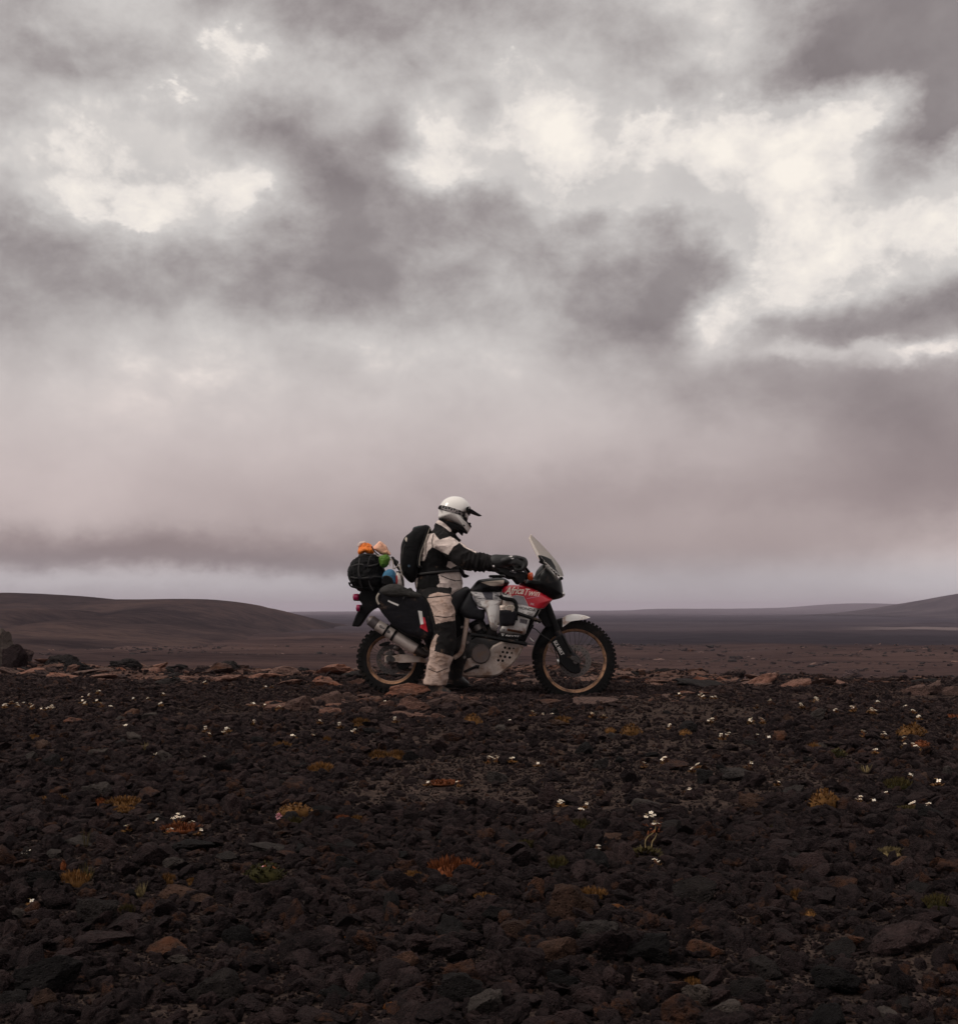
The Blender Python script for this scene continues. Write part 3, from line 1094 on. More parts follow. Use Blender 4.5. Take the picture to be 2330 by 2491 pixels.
# stones that stand out in the foreground gravel
NOTABLE = [
    (1388, 2252, 118, 104, R_, 0, 'large brown angular rock standing up in the foreground centre'),
    (1460, 2294, 134, 62, S_, 1, 'dark pitted rock lying right in front of the brown angular one'),
    (1268, 2396, 104, 108, M_SCORIA, 1, 'big dark grey rounded rock near the bottom centre'),
    (1352, 2350, 104, 68, R_, 1, 'reddish lumpy rock between the big grey one and the pitted one'),
    (1592, 2350, 134, 78, K_, 0, 'dark angular rock right of the reddish lumpy one'),
    (1362, 2414, 96, 54, K_, 1, 'black rounded rock below the reddish lumpy one'),
    (1452, 2462, 124, 62, M_SCORIA, 0, 'wide dark rock at the bottom edge right of centre'),
    (1690, 2200, 110, 70, K_, 0, 'black wedge of rock right of the foreground centre'),
    (858, 2292, 48, 18, O_, 0, 'small bright orange stone left of the foreground centre'),
    (985, 2378, 72, 62, R_, 0, 'brown rock with an orange flank left of bottom centre'),
    (234, 1944, 80, 44, S_, 0, 'pale grey angular rock in the left middle gravel'),
    (656, 2082, 100, 32, S_, 2, 'long grey slab tilted up behind the green cushion'),
    (466, 2076, 110, 34, K_, 2, 'long black overhanging slab left of the green cushion'),
    (428, 2118, 66, 34, S_, 0, 'small grey block in front of the black slab'),
    (232, 2252, 104, 74, K_, 0, 'black boulder in the lower left gravel'),
    (452, 2196, 156, 36, R_, 2, 'wide flat brownish slab right of the black boulder'),
    (563, 2098, 74, 24, S_, 2, 'small pale slab between the black and the grey slab'),
    (1791, 1900, 110, 32, S_, 2, 'pale flat slab in the right middle gravel'),
    (1566, 1968, 78, 22, S_, 2, 'low grey slab behind the tall flower'),
    (1484, 2046, 74, 20, R_, 2, 'pink pointed slab beside the paired white flowers'),
    (1822, 2440, 96, 66, K_, 0, 'dark block in the lower right corner area'),
    (2192, 2322, 200, 72, M_SCORIA, 2, 'largest dark slab in the lower right'),
    (2190, 2122, 66, 34, R_, 0, 'reddish rock under the pale leafy plant at right'),
    (1206, 2246, 92, 56, K_, 0, 'black wedge of rock left of the brown angular one'),
    (1256, 2290, 100, 48, R_, 0, 'rusty rock above the big grey rounded one'),
    (1500, 2216, 50, 14, O_, 2, 'flat red stone right of the brown angular rock'),
    (1760, 2214, 34, 14, O_, 2, 'small orange pebble far right of the brown angular rock'),
    (945, 2458, 26, 20, O_, 0, 'round orange pebble at the bottom edge'),
    (240, 2310, 160, 40, M_SCORIA, 2, 'long dark slab under the black boulder'),
    (700, 2230, 110, 46, M_SCORIA, 0, 'dark grey hump of rock left of the orange stone'),
    (590, 2310, 100, 62, K_, 0, 'tall dark stone below the wide brownish slab'),
    (760, 2330, 120, 70, M_SCORIA, 0, 'broad dark rock below the orange stone'),
    (420, 2330, 120, 46, R_, 2, 'brownish slab edge in the lower left'),
    (120, 2420, 180, 90, K_, 0, 'heavy black boulder in the bottom left corner'),
    (520, 2440, 140, 70, K_, 0, 'black block at the bottom left of centre'),
    (1080, 2330, 110, 60, M_SCORIA, 0, 'grey-black rock above the bottom edge near centre'),
    (1120, 2440, 120, 70, K_, 0, 'dark rock at the bottom edge near centre'),
    (2040, 2420, 150, 70, K_, 0, 'black slab near the bottom right'),
    (1990, 2200, 110, 36, M_SCORIA, 2, 'grey slab in the right foreground'),
    (1620, 2030, 80, 34, K_, 0, 'black stone right of the tall flower'),
    (1680, 2100, 90, 40, M_SCORIA, 0, 'dark grey rock right of the leafy rosette'),
    (830, 2120, 90, 40, K_, 0, 'dark stone left of the big red-orange tuft'),
    (920, 2150, 70, 36, K_, 0, 'black pointed stone beside the big red-orange tuft'),
    (780, 1985, 60, 26, K_, 0, 'black stone right of the pink flower'),
    (200, 2060, 90, 22, S_, 2, 'flat grey slab left of the black overhanging slab'),
    (105, 2160, 90, 44, K_, 0, 'dark rock at the left edge beside the orange leaf tuft'),
    (560, 1870, 44, 30, K_, 0, 'black round stone in the left middle gravel'),
    (680, 1915, 50, 22, K_, 0, 'dark flat stone above the pink flower'),
    (1000, 1850, 40, 24, K_, 0, 'black stone beside the yellow-brown tuft'),
]
for i, (u, vb, w, h, m, kind, lab) in enumerate(NOTABLE):
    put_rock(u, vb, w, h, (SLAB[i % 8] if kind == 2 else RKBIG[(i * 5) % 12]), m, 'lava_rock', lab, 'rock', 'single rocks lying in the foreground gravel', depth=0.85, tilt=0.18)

# the next largest stones of the gravel, each its own object
tries = 0
count = 0
while count < 205 and tries < 6000:
    tries += 1
    Yd = 1.95 + (random.random() ** 1.3) * 6.5
    x = random.uniform(-0.42, 0.42) * Yd
    r = random.uniform(0.024, 0.056) * (0.75 + Yd * 0.09)
    if any((x - a) ** 2 + (Yd - b) ** 2 < (0.75 * (r + c)) ** 2 for a, b, c in PLACED):
        continue
    if random.random() < 0.4:
        me = SLAB[random.randrange(8)]
    else:
        me = RKBIG[random.randrange(12)]
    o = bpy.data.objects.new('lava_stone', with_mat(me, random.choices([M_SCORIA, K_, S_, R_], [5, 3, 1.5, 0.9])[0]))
    COL.objects.link(o)
    o.scale = (r, r * random.uniform(0.7, 1), r * random.uniform(0.7, 1.2))
    o.rotation_euler = (random.uniform(-.5, .5), random.uniform(-.5, .5), random.uniform(0, 6.28))
    o.location = (x, Yd, ground_z(x, Yd) + r * 0.25)
    look = {M_SCORIA: 'dark grey', K_: 'black', S_: 'pale grey', R_: 'rusty brown'}[o.data.materials[0]]
    form = 'flat' if me in SLAB else 'lumpy'
    dist = 'in the nearest gravel' if Yd < 3 else ('in the middle foreground' if Yd < 5 else 'in the gravel further back')
    sx_ = x / Yd
    side = 'at the left' if sx_ < -0.24 else ('left of centre' if sx_ < -0.06 else ('near the centre' if sx_ < 0.10 else ('right of centre' if sx_ < 0.26 else 'at the right')))
    tag(o, '%s %s lava stone lying loose %s %s' % (form, look, dist, side), 'stone', 'loose lava stones lying on the gravel')
    PLACED.append((x, Yd, r))
    count += 1


# gravel nobody could count: single objects that repeat a few stone shapes over scattered points
def scatter(name, label, cat, shapes, pts, scl, rot, idx):
    P = np.concatenate(pts)
    S_a = np.concatenate(scl)
    R_a = np.concatenate(rot)
    I_a = np.concatenate(idx).astype(np.int32)
    me = bpy.data.meshes.new(name)
    n = len(P)
    me.vertices.add(n)
    me.vertices.foreach_set('co', P.ravel())
    a = me.attributes.new('stone_scale', 'FLOAT_VECTOR', 'POINT')
    a.data.foreach_set('vector', S_a.ravel())
    a = me.attributes.new('stone_rot', 'FLOAT_VECTOR', 'POINT')
    a.data.foreach_set('vector', R_a.ravel())
    a = me.attributes.new('stone_pick', 'INT', 'POINT')
    a.data.foreach_set('value', I_a)
    o = bpy.data.objects.new(name, me)
    COL.objects.link(o)
    lib = bpy.data.collections.new(name + '_shapes')
    for i, m in enumerate(shapes):
        lib.objects.link(bpy.data.objects.new('%s_shape_%02d' % (name, i), m))
    ng = bpy.data.node_groups.new('scatter_' + name, 'GeometryNodeTree')
    ng.interface.new_socket('Geometry', in_out='INPUT', socket_type='NodeSocketGeometry')
    ng.interface.new_socket('Geometry', in_out='OUTPUT', socket_type='NodeSocketGeometry')
    gi = ng.nodes.new('NodeGroupInput')
    go = ng.nodes.new('NodeGroupOutput')
    ip = ng.nodes.new('GeometryNodeInstanceOnPoints')
    ci = ng.nodes.new('GeometryNodeCollectionInfo')
    ci.inputs['Collection'].default_value = lib
    ci.inputs['Separate Children'].default_value = True
    ci.inputs['Reset Children'].default_value = True
    def attr(nm, typ):
        nd = ng.nodes.new('GeometryNodeInputNamedAttribute')
        nd.data_type = typ
        nd.inputs['Name'].default_value = nm
        return nd.outputs['Attribute']
    ng.links.new(gi.outputs[0], ip.inputs['Points'])
    ng.links.new(ci.outputs[0], ip.inputs['Instance'])
    ip.inputs['Pick Instance'].default_value = True
    ng.links.new(attr('stone_pick', 'INT'), ip.inputs['Instance Index'])
    er = ng.nodes.new('FunctionNodeEulerToRotation')
    ng.links.new(attr('stone_rot', 'FLOAT_VECTOR'), er.inputs[0])
    ng.links.new(er.outputs[0], ip.inputs['Rotation'])
    ng.links.new(attr('stone_scale', 'FLOAT_VECTOR'), ip.inputs['Scale'])
    ng.links.new(ip.outputs[0], go.inputs[0])
    md = o.modifiers.new('scatter', 'NODES')
    md.node_group = ng
    tag(o, label, cat, None, 'stuff')
    print(name, n)


def clear_of_bike(x, y):
    ok = np.ones(len(x), bool)
    for a, b, c in PLANTS:
        ok &= (x - a) ** 2 + ((y - b) * 0.9) ** 2 > c * c
    return ok & ~((np.abs(x - FRONT_X) < 0.20) & (np.abs(y - Y0) < 0.060)) & ~((np.abs(x + 0.735) < 0.11) & (np.abs(y - Y0) < 0.085))


def build_gravel():
    A = [[], [], [], []]
    def band(y0, y1, dens, rmed, sig, rmin, rmax, zf=0.5):
        area = (y1 - y0) * 0.95 * (y0 + y1) / 2 + 1.6 * (y1 - y0)
        n = int(area * dens)
        y = np.sqrt(RNG.uniform(y0 * y0, y1 * y1, n))
        x = RNG.uniform(-1, 1, n) * (0.475 * y + 0.8)
        # stones lie in drifts: coarse here, finer there
        k = 1 + 0.45 * vn(np.stack([x * 1.1, y * 0.8, 0 * x], -1), 61)
        r = np.clip(rmed * k * np.exp(RNG.normal(0, sig, n)), rmin, rmax)
        e = y + 0.10 * x + 1.75 * vn(np.stack([x * 0.9, y * 0.9, 0 * x], -1), 77) + 0.5 * vn(np.stack([x * 4, y * 4, 0 * x], -1), 78)
        keep = (RNG.random(n) < np.clip(1 - (e - 10.9) / 2.8, 0.10, 1)) & clear_of_bike(x, y)
        # sandy hollows where only grit lies
        bare = vn(np.stack([x * 0.75 + 3, y * 0.6, 0 * x], -1), 83) + 0.35 * vn(np.stack([x * 2.5, y * 2.5, 0 * x], -1), 84)
        keep &= ~((bare > 0.42) & (r > 0.0065) & (RNG.random(n) < 0.72))
        x, y, r = x[keep], y[keep], r[keep]
        z = H(x, y) + r * RNG.uniform(-0.1, zf, len(x))
        A[0].append(np.stack([x, y, z], -1))
        A[1].append(np.stack([r, r * RNG.uniform(0.7, 1.0, len(r)), r * RNG.uniform(0.65, 1.1, len(r))], -1))
        A[2].append(np.stack([RNG.normal(0, .5, len(r)), RNG.normal(0, .5, len(r)), RNG.uniform(0, 6.28, len(r))], -1))
        A[3].append(RNG.integers(0, len(RK), len(r)))
    band(1.3, 3.8, 9500, 0.0045, 0.4, 0.002, 0.010)
    band(1.3, 4.2, 2700, 0.0095, 0.6, 0.004, 0.032)
    band(1.3, 4.2, 300, 0.026, 0.35, 0.014, 0.045)
    band(1.3, 5.0, 60, 0.042, 0.25, 0.03, 0.06)
    band(3.6, 6.0, 3500, 0.0065, 0.35, 0.003, 0.012)
    band(4.2, 8.0, 1700, 0.0135, 0.48, 0.006, 0.034)
    band(4.2, 8.0, 130, 0.032, 0.3, 0.02, 0.05)
    band(6.0, 14.5, 900, 0.0105, 0.35, 0.006, 0.02)
    band(8.0, 14.5, 800, 0.0155, 0.45, 0.007, 0.036)
    band(8.0, 14.5, 50, 0.036, 0.3, 0.02, 0.055)
    scatter('gravel', 'loose black and brown lava gravel covering the foreground', 'gravel', RK, *A)


def build_rubble():
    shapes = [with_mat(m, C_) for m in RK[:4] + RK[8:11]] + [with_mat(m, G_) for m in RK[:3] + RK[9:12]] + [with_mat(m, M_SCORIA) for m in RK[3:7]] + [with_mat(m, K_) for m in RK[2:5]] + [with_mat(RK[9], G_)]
    A = [[], [], [], []]
    def patch(n, x0, x1, y0, y1, rmed, rmin, rmax, flat, fn):
        x = RNG.uniform(x0, x1, n)
        y = RNG.uniform(y0, y1, n)
        r = np.clip(rmed * np.exp(RNG.normal(0, 0.5, n)), rmin, rmax)
        keep = fn(x, y) & clear_of_bike(x, y)
        x, y, r = x[keep], y[keep], r[keep]
        z = H(x, y) + r * flat * RNG.uniform(-0.55, 0.25, len(x))
        A[0].append(np.stack([x, y, z], -1))
        A[1].append(np.stack([r * 1.25, r, r * flat * RNG.uniform(0.6, 1.2, len(r))], -1))
        A[2].append(np.stack([RNG.normal(0, .22, len(r)), RNG.normal(0, .22, len(r)), RNG.uniform(-.6, .6, len(r))], -1))
        A[3].append(RNG.integers(0 if y1 < 40 else 13, len(shapes), len(r)))
    # broken crust round the rear wheel and the boot
    patch(1500, -2.1, 0.5, 8.3, 10.3, 0.030, 0.012, 0.085, 0.7, lambda x, y: ((x + 0.75) / 1.15) ** 2 + ((y - 9.35) / 0.75) ** 2 + 0.6 * vn(np.stack([x * 2, y * 2, 0 * x], -1), 91) < 0.9)
    patch(350, 0.0, 1.6, 9.2, 10.2, 0.022, 0.01, 0.05, 0.5, lambda x, y: vn(np.stack([x * 2.2, y * 2.2, 0 * x], -1), 92) > 0.0)
    # crust between the gravel and the edge of the rise
    edge = lambda x, y: (y + 0.10 * x + 1.2 * vn(np.stack([x * 0.9, y * 0.9, 0 * x], -1), 77) > 11.0 + RNG.random(len(x)) * 1.2) & (y < edge_y(x) + 2.5)
    patch(26000, -9.5, 9.5, 11.2, 18.0, 0.020, 0.008, 0.10, 0.7, edge)
    patch(1100, -9.5, 9.5, 11.4, 18.0, 0.085, 0.05, 0.20, 0.45, edge)
    patch(500, -9.5, 9.5, 11.6, 18.0, 0.10, 0.05, 0.19, 0.85, lambda x, y: edge(x, y) & (vn(np.stack([x * 0.8, y * 0.8, 0 * x], -1), 95) > 0.1))
    # further ledges down the slope and on the plain
    patch(9000, -70, 70, 45, 165, 0.17, 0.07, 0.7, 0.8, lambda x, y: (np.abs(x) < 0.45 * y) & (vn(np.stack([x * 0.05, y * 0.16, 0 * x], -1), 93) + 0.5 * vn(np.stack([x * 0.3, y * 0.6, 0 * x], -1), 94) > 0.28))
    scatter('crust_rubble', 'broken reddish lava crust scattered along the edge of the gravel', 'lava rubble', shapes, *A)


# ------------------------------------------------------------------ motorcycle materials
DUST = (0.20, 0.125, 0.09)
M_BLACK = mat('black_plastic', (0.007, 0.007, 0.0075), 0.6, var=0.3, bump=0.0006, bscale=220, dirt=(DUST, 0.08, 14), spec=0.1)
M_SATIN = mat('black_satin_paint', (0.005, 0.005, 0.0055), 0.38, var=0.3, dirt=(DUST, 0.05, 9), spec=0.14)
M_DKGREY = mat('dark_grey_plastic', (0.016, 0.016, 0.019), 0.6, var=0.2, bump=0.0006, bscale=240, dirt=(DUST, 0.12, 12), spec=0.14)
M_RUBBER = mat('tyre_rubber', (0.009, 0.0085, 0.0085), 0.9, var=0.3, scale=30, bump=0.001, bscale=160, dirt=((0.06, 0.042, 0.035), 0.3, 7), spec=0.15)
M_GOLD = mat('gold_rim', (0.47, 0.25, 0.14), 0.5, 0.3, var=0.15, scale=8, dirt=((0.12, 0.07, 0.05), 0.6, 12))
M_STEEL = mat('dull_steel', (0.16, 0.14, 0.135), 0.5, 0.7, var=0.2, dirt=(DUST, 0.3, 18))
M_DARKSTEEL = mat('dark_steel', (0.055, 0.048, 0.047), 0.55, 0.5, var=0.3, dirt=(DUST, 0.3, 22))
M_ALU = mat('dusty_aluminium', (0.40, 0.325, 0.29), 0.5, 0.2, var=0.22, scale=10, bump=0.0008, bscale=120, dirt=((0.20, 0.125, 0.092), 0.6, 9))
M_MUFF = mat('muffler_alloy', (0.50, 0.43, 0.40), 0.45, 0.3, var=0.10, scale=6, dirt=((0.24, 0.16, 0.125), 0.35, 8))
M_ENGINE = mat('engine_casting', (0.030, 0.027, 0.027), 0.6, 0.3, var=0.4, bump=0.002, bscale=60, dirt=(DUST, 0.3, 14))
M_CLUTCH = mat('clutch_cover', (0.115, 0.088, 0.082), 0.6, 0.25, var=0.15, bump=0.0006, bscale=200, dirt=(DUST, 0.3, 12))
M_WHITE = mat('white_fairing', (0.82, 0.785, 0.765), 0.38, var=0.05, scale=6, dirt=((0.34, 0.20, 0.14), 0.48, 11), coat=0.05)
M_CREAM = mat('cream_print', (0.88, 0.72, 0.62), 0.5, var=0.06)
M_RED = mat('red_graphic', (0.52, 0.010, 0.026), 0.36, var=0.10, scale=10, dirt=((0.2, 0.06, 0.05), 0.2, 9), coat=0.2)
M_GREYP = mat('grey_graphic', (0.27, 0.25, 0.27), 0.42, var=0.25, scale=7, dirt=((0.25, 0.17, 0.14), 0.3, 8))
M_PINK = mat('pink_sticker', (0.62, 0.22, 0.36), 0.5, var=0.1)
M_ORANGE = mat('orange_print', (0.55, 0.17, 0.03), 0.5, var=0.15)
M_WPRINT = mat('white_print', (0.66, 0.62, 0.60), 0.5, var=0.05)
M_DPRINT = mat('dark_print', (0.07, 0.06, 0.06), 0.55, var=0.2)
M_SILVP = mat('silver_print', (0.40, 0.35, 0.33), 0.45, 0.2, var=0.1)
M_AMBER = mat('amber_lens', (0.62, 0.075, 0.012), 0.18, var=0.1, coat=0.5)
M_TAIL = mat('red_lens', (0.26, 0.004, 0.055), 0.2, var=0.1, coat=0.5)
M_CABLE = mat('cable_sheath', (0.015, 0.014, 0.014), 0.5)
M_BEIGEFR = mat('dusty_frame_tube', (0.48, 0.36, 0.30), 0.6, 0.1, var=0.15, bump=0.001, bscale=80, dirt=((0.24, 0.13, 0.09), 0.5, 14))
M_SEAT = mat('seat_vinyl', (0.013, 0.013, 0.015), 0.6, var=0.2, bump=0.001, bscale=260)
M_CHROME = mat('bright_metal', (0.62, 0.59, 0.57), 0.25, 0.9, var=0.05)


def speckle_mat():
    """white bodywork print broken by dark slanting brush strokes"""
    m = mat('brush_stroke_graphic', (0.5, 0.48, 0.48), 0.4)
    nt = m.node_tree
    B = NB(nt)
    t = nt.nodes.new('ShaderNodeTexCoord').outputs['Object']
    mp = B.n('ShaderNodeMapping')
    nt.links.new(t, mp.inputs[0])
    mp.inputs['Rotation'].default_value = (0, math.radians(25), 0)
    mp.inputs['Scale'].default_value = (18, 1, 95)
    n = B.noise(mp.outputs[0], 1.0, 5, 0.7)
    sx = B.n('ShaderNodeSeparateXYZ')
    nt.links.new(t, sx.inputs[0])
    c = B.ramp(n, [(0.40, (0.025, 0.023, 0.032, 1)), (0.52, (0.52, 0.49, 0.49, 1))])
    nt.links.new(c, nt.nodes['Principled BSDF'].inputs['Base Color'])
    return m


M_STROKE = speckle_mat()


def screen_mat():
    m = bpy.data.materials.new('clear_screen')
    m.use_nodes = True
    nt = m.node_tree
    B = NB(nt)
    p = nt.nodes['Principled BSDF']
    p.inputs['Base Color'].default_value = (0.92, 0.85, 0.79, 1)
    p.inputs['Roughness'].default_value = 0.08
    p.inputs['Alpha'].default_value = 0.85
    tr = nt.nodes.new('ShaderNodeBsdfTranslucent')
    tr.inputs[0].default_value = (1.0, 0.94, 0.87, 1)
    mxs = nt.nodes.new('ShaderNodeMixShader')
    mxs.inputs[0].default_value = 0.75
    nt.links.new(p.outputs[0], mxs.inputs[1])
    nt.links.new(tr.outputs[0], mxs.inputs[2])
    nt.links.new(mxs.outputs[0], nt.nodes['Material Output'].inputs[0])
    return m


M_SCREEN = screen_mat()

# ------------------------------------------------------------------ the motorcycle
BASE = at(1175, 1688, Y0)
bike = thing('motorcycle', 'white red and black adventure motorcycle loaded with luggage, standing on the lava gravel', 'motorcycle', (BASE.x, Y0, 0.0))
FC = at(1396.6, 1607.0)
RC = at(953.4, 1602.8)
PXM = Y0 / F     # metres per photo pixel in the bike's plane


def wheel(name, c, r_tyre, r_rim, wt, wr, disc_r, nk, lab, kn=0.010):
    wp = part(name, bike)
    R, q = r_tyre - kn, r_rim
    hgt = (R - q)
    prof = []
    for k in range(17):
        a = math.pi * (k / 16)
        prof.append((q + hgt * (math.sin(a) ** 0.75), -math.cos(a) * wt * (0.72 + 0.28 * math.sin(a))))
    g = G().lathe(c, prof, 72)
    # tread blocks: three across, staggered
    for k in range(nk):
        for lane, (yo, hw, hr) in enumerate(((-0.62, 0.30, 0.0), (0.0, 0.34, 0.012), (0.62, 0.30, 0.0))):
            a = 2 * math.pi * (k + (0.5 if lane == 1 else 0)) / nk
            rr = R - 0.004 + hr * 0.35 - abs(yo) * 0.020
            M = Matrix.Rotation(-a, 3, 'Y')
            p = Vector(c) + Vector((math.cos(a) * rr, yo * wt, math.sin(a) * rr))
            g.box(p, (0.026, wt * hw * 1.35, 2 * math.pi * R / nk * 0.66), M)
    g.obj('tyre', M_RUBBER, wp, True, 35)
    g = G().lathe(c, [(q + 0.006, -wr), (q + 0.002, -wr - 0.003), (q - 0.012, -wr + 0.002), (q - 0.016, -wr * 0.8), (q - 0.022, -wr * 0.3), (q - 0.024, 0), (q - 0.022, wr * 0.3),
                      (q - 0.016, wr * 0.8), (q - 0.012, wr - 0.002), (q + 0.002, wr + 0.003), (q + 0.006, wr)], 96)
    g.obj('rim', M_GOLD, wp, True, 50)
    g = G()
    ns = 36
    for k in range(ns):
        a = 2 * math.pi * k / ns
        side = 1 if k % 2 else -1
        a2 = a + (0.34 if (k // 2) % 2 else -0.34)
        p0 = Vector(c) + Vector((math.cos(a2) * 0.045, side * 0.032, math.sin(a2) * 0.045))
        p1 = Vector(c) + Vector((math.cos(a) * (q - 0.022), side * 0.004, math.sin(a) * (q - 0.022)))
        g.tube([p0, p1], 0.0019, 5)
    o = g.obj('spoke_lacing', M_DARKSTEEL, wp)
    o['kind'] = 'stuff'
    G().lathe(c, [(0.018, -0.055), (0.044, -0.052), (0.052, -0.036), (0.050, -0.028), (0.030, -0.018), (0.028, 0.018), (0.050, 0.028), (0.052, 0.036), (0.044, 0.052), (0.018, 0.055)], 36).obj('hub', M_ENGINE, wp)
    # brake disc, a true ring with drilled holes standing for ventilation
    yd = -0.068
    cd = c
    g = G().lathe(cd, [(disc_r * 0.66, yd - 0.0025), (disc_r, yd - 0.0025), (disc_r, yd + 0.0025), (disc_r * 0.66, yd + 0.0025), (disc_r * 0.66, yd - 0.0025)], 64)
    g.obj('brake_disc', M_STEEL if name == 'front_wheel' else M_DARKSTEEL, wp, True, 30)
    g = G()
    for k in range(6):
        a = 2 * math.pi * k / 6 + 0.3
        g.tube([Vector(cd) + Vector((math.cos(a) * 0.035, yd + 0.004, math.sin(a) * 0.035)), Vector(cd) + Vector((math.cos(a + .25) * disc_r * 0.74, yd, math.sin(a + .25) * disc_r * 0.74))], 0.006, 6)
    g.lathe(cd, [(0.02, yd + 0.006), (0.046, yd + 0.004), (0.048, yd - 0.004), (0.02, yd - 0.005)], 32)
    g.obj('disc_carrier', M_DARKSTEEL, wp)
    return wp


fw = wheel('front_wheel', FC, 101.0 * PXM, 77.5 * PXM, 0.048, 0.026, 39 * PXM, 60, 'front', 0.0085)
rw = wheel('rear_wheel', RC, 85.0 * PXM, 60.5 * PXM, 0.068, 0.036, 36 * PXM, 38, 'rear')
# drilled brake disc holes
for wpn, c, r in ((fw, FC, 39 * PXM), (rw, RC, 36 * PXM)):
    g = G()
    for k in range(36):
        a = 2 * math.pi * k / 36
        rr = r * (0.76 if k % 2 else 0.90)
        g.disc(Vector(c) + Vector((math.cos(a) * rr, 0, math.sin(a) * rr)), 0.0042, -0.0712, -0.0704, 8, 0.0004)
    o = g.obj('disc_hole', M_BLACK, wpn)
    o['kind'] = 'stuff'

# fork, guards, axle
fork = part('front_fork', bike)
for s in (-1, 1):
    top = at(1316, 1440) + Vector((0, s * 0.105, 0))
    mid = at(1352, 1534) + Vector((0, s * 0.105, 0))
    low = at(1397, 1609) + Vector((0, s * 0.105, 0))
    ax = (low - at(1352, 1534) - Vector((0, s * 0.105, 0))).normalized()
    G().tube([top, mid + ax * 0.04], 0.0215, 14).obj('fork_tube', M_STEEL if s > 0 else M_DARKSTEEL, fork)
    G().tube([top, top + (mid - top) * 0.45, mid, mid + ax * 0.02], [0.034, 0.033, 0.031, 0.030], 14).obj('fork_gaiter', M_BLACK, fork)
    G().tube([mid, low - ax * 0.03, low, low + ax * 0.025], [0.031, 0.031, 0.034, 0.026], 14).obj('fork_lower', M_DKGREY, fork)
gp = V(6, (585, 852), (640, 800), (700, 762), (742, 775), (800, 868), (856, 965), (895, 1070), (960, 1110), (1040, 1165), (1056, 1240), (1090, 1340), (1082, 1395), (1000, 1425), (880, 1378), (790, 1300), (728, 1215), (712, 1120), (650, 1000), (600, 900))
guard = G().plate(gp, -0.155, -0.118, 2.0, 2).obj('fork_guard', M_BLACK, fork)
bv = bvh_of([guard])
lettering('guard_lettering', 'BLK MRKT', *V(13, (475, 400), (835, 1030)), 9.0, bv, M_WPRINT, fork, bold=0.012)
gl = G().plate([(p[0], p[1]) for p in gp], 0.118, 0.15, 2.0, 2).obj('fork_guard', M_BLACK, fork)
G().disc(FC, 0.022, -0.165, 0.16, 20, 0.004).obj('axle', M_STEEL, fork)
G().plate(V(6, (920, 1130), (1000, 1120), (1060, 1215), (1050, 1240), (960, 1200), (910, 1160)), -0.172, -0.152, 1.0, 2).obj('axle_clamp', M_DARKSTEEL, fork)
cal = G().pillow(V(6, (668, 1165), (695, 1148), (722, 1160), (730, 1200), (728, 1260), (712, 1282), (686, 1280), (668, 1250), (664, 1200)), Y0 - 0.105, 0.03, 3, 5, 3)
cal.obj('brake_caliper', M_CHROME, fork)
G().plate(V(6, (515, 930), (545, 890), (565, 905), (560, 935), (600, 1000), (625, 1060), (600, 1065), (560, 1000), (530, 960)), -0.115, -0.100, 0.8, 2).obj('hose_bracket', M_ALU, fork)
G().tube([at(*p) + Vector((0, -0.13, 0)) for p in resample(V(6, (170, 610), (285, 640), (390, 735), (500, 805), (560, 870), (612, 960), (640, 1060), (668, 1160)), 4, False)], 0.0045, 6).obj('brake_hose', M_CABLE, fork)
G().tube([at(*p) + Vector((0, -0.14, 0)) for p in resample(V(6, (745, 745), (790, 830), (850, 950), (905, 1050)), 4, False)], 0.0075, 8).obj('guard_strut', M_SATIN, fork)

# front mudguard: white beak, black rear half
mud = part('front_mudguard', bike)
def arc_fender(outer, inner, hw, name, m, sections=9):
    g = G()
    rings = []
    n = max(len(outer), len(inner)) * 4
    def even(pl):
        P = resample(pl, 8, False)
        L = [0]
        for i in range(1, len(P)):
            L.append(L[-1] + math.dist(P[i], P[i - 1]))
        return [tuple(np.interp(L[-1] * k / (n - 1), L, [p[j] for p in P]) for j in (0, 1)) for k in range(n)]
    O, I = even(outer), even(inner)
    for o, i in zip(O, I):
        ring = []
        for k in range(sections):
            t = math.pi * k / (sections - 1)
            s = math.sin(t) ** 0.6
            ring.append(at(i[0] + (o[0] - i[0]) * s, i[1] + (o[1] - i[1]) * s) + Vector((0, -math.cos(t) * hw, 0)))
        for k in reversed(range(sections)):
            t = math.pi * k / (sections - 1)
            s = math.sin(t) ** 0.6 * 0.94
            ring.append(at(i[0] + (o[0] - i[0]) * s, i[1] + (o[1] - i[1]) * s) + Vector((0, -math.cos(t) * hw * 0.93, 0)))
        rings.append(ring)
    return g.rings(rings).obj(name, m, mud, True, 50)


arc_fender(V(6, (765, 452), (850, 405), (960, 384), (1090, 394), (1180, 414), (1242, 438)), V(6, (762, 612), (835, 560), (900, 515), (980, 498), (1110, 482), (1238, 446)), 0.068, 'mudguard_beak', M_WHITE)
arc_fender(V(6, (238, 1148), (246, 1030), (290, 900), (350, 780), (440, 640), (520, 560), (600, 508), (690, 468), (766, 450)), V(6, (272, 1150), (292, 1050), (340, 960), (410, 890), (470, 860), (560, 810), (640, 760), (710, 690), (763, 614)), 0.066, 'mudguard_rear', M_BLACK)

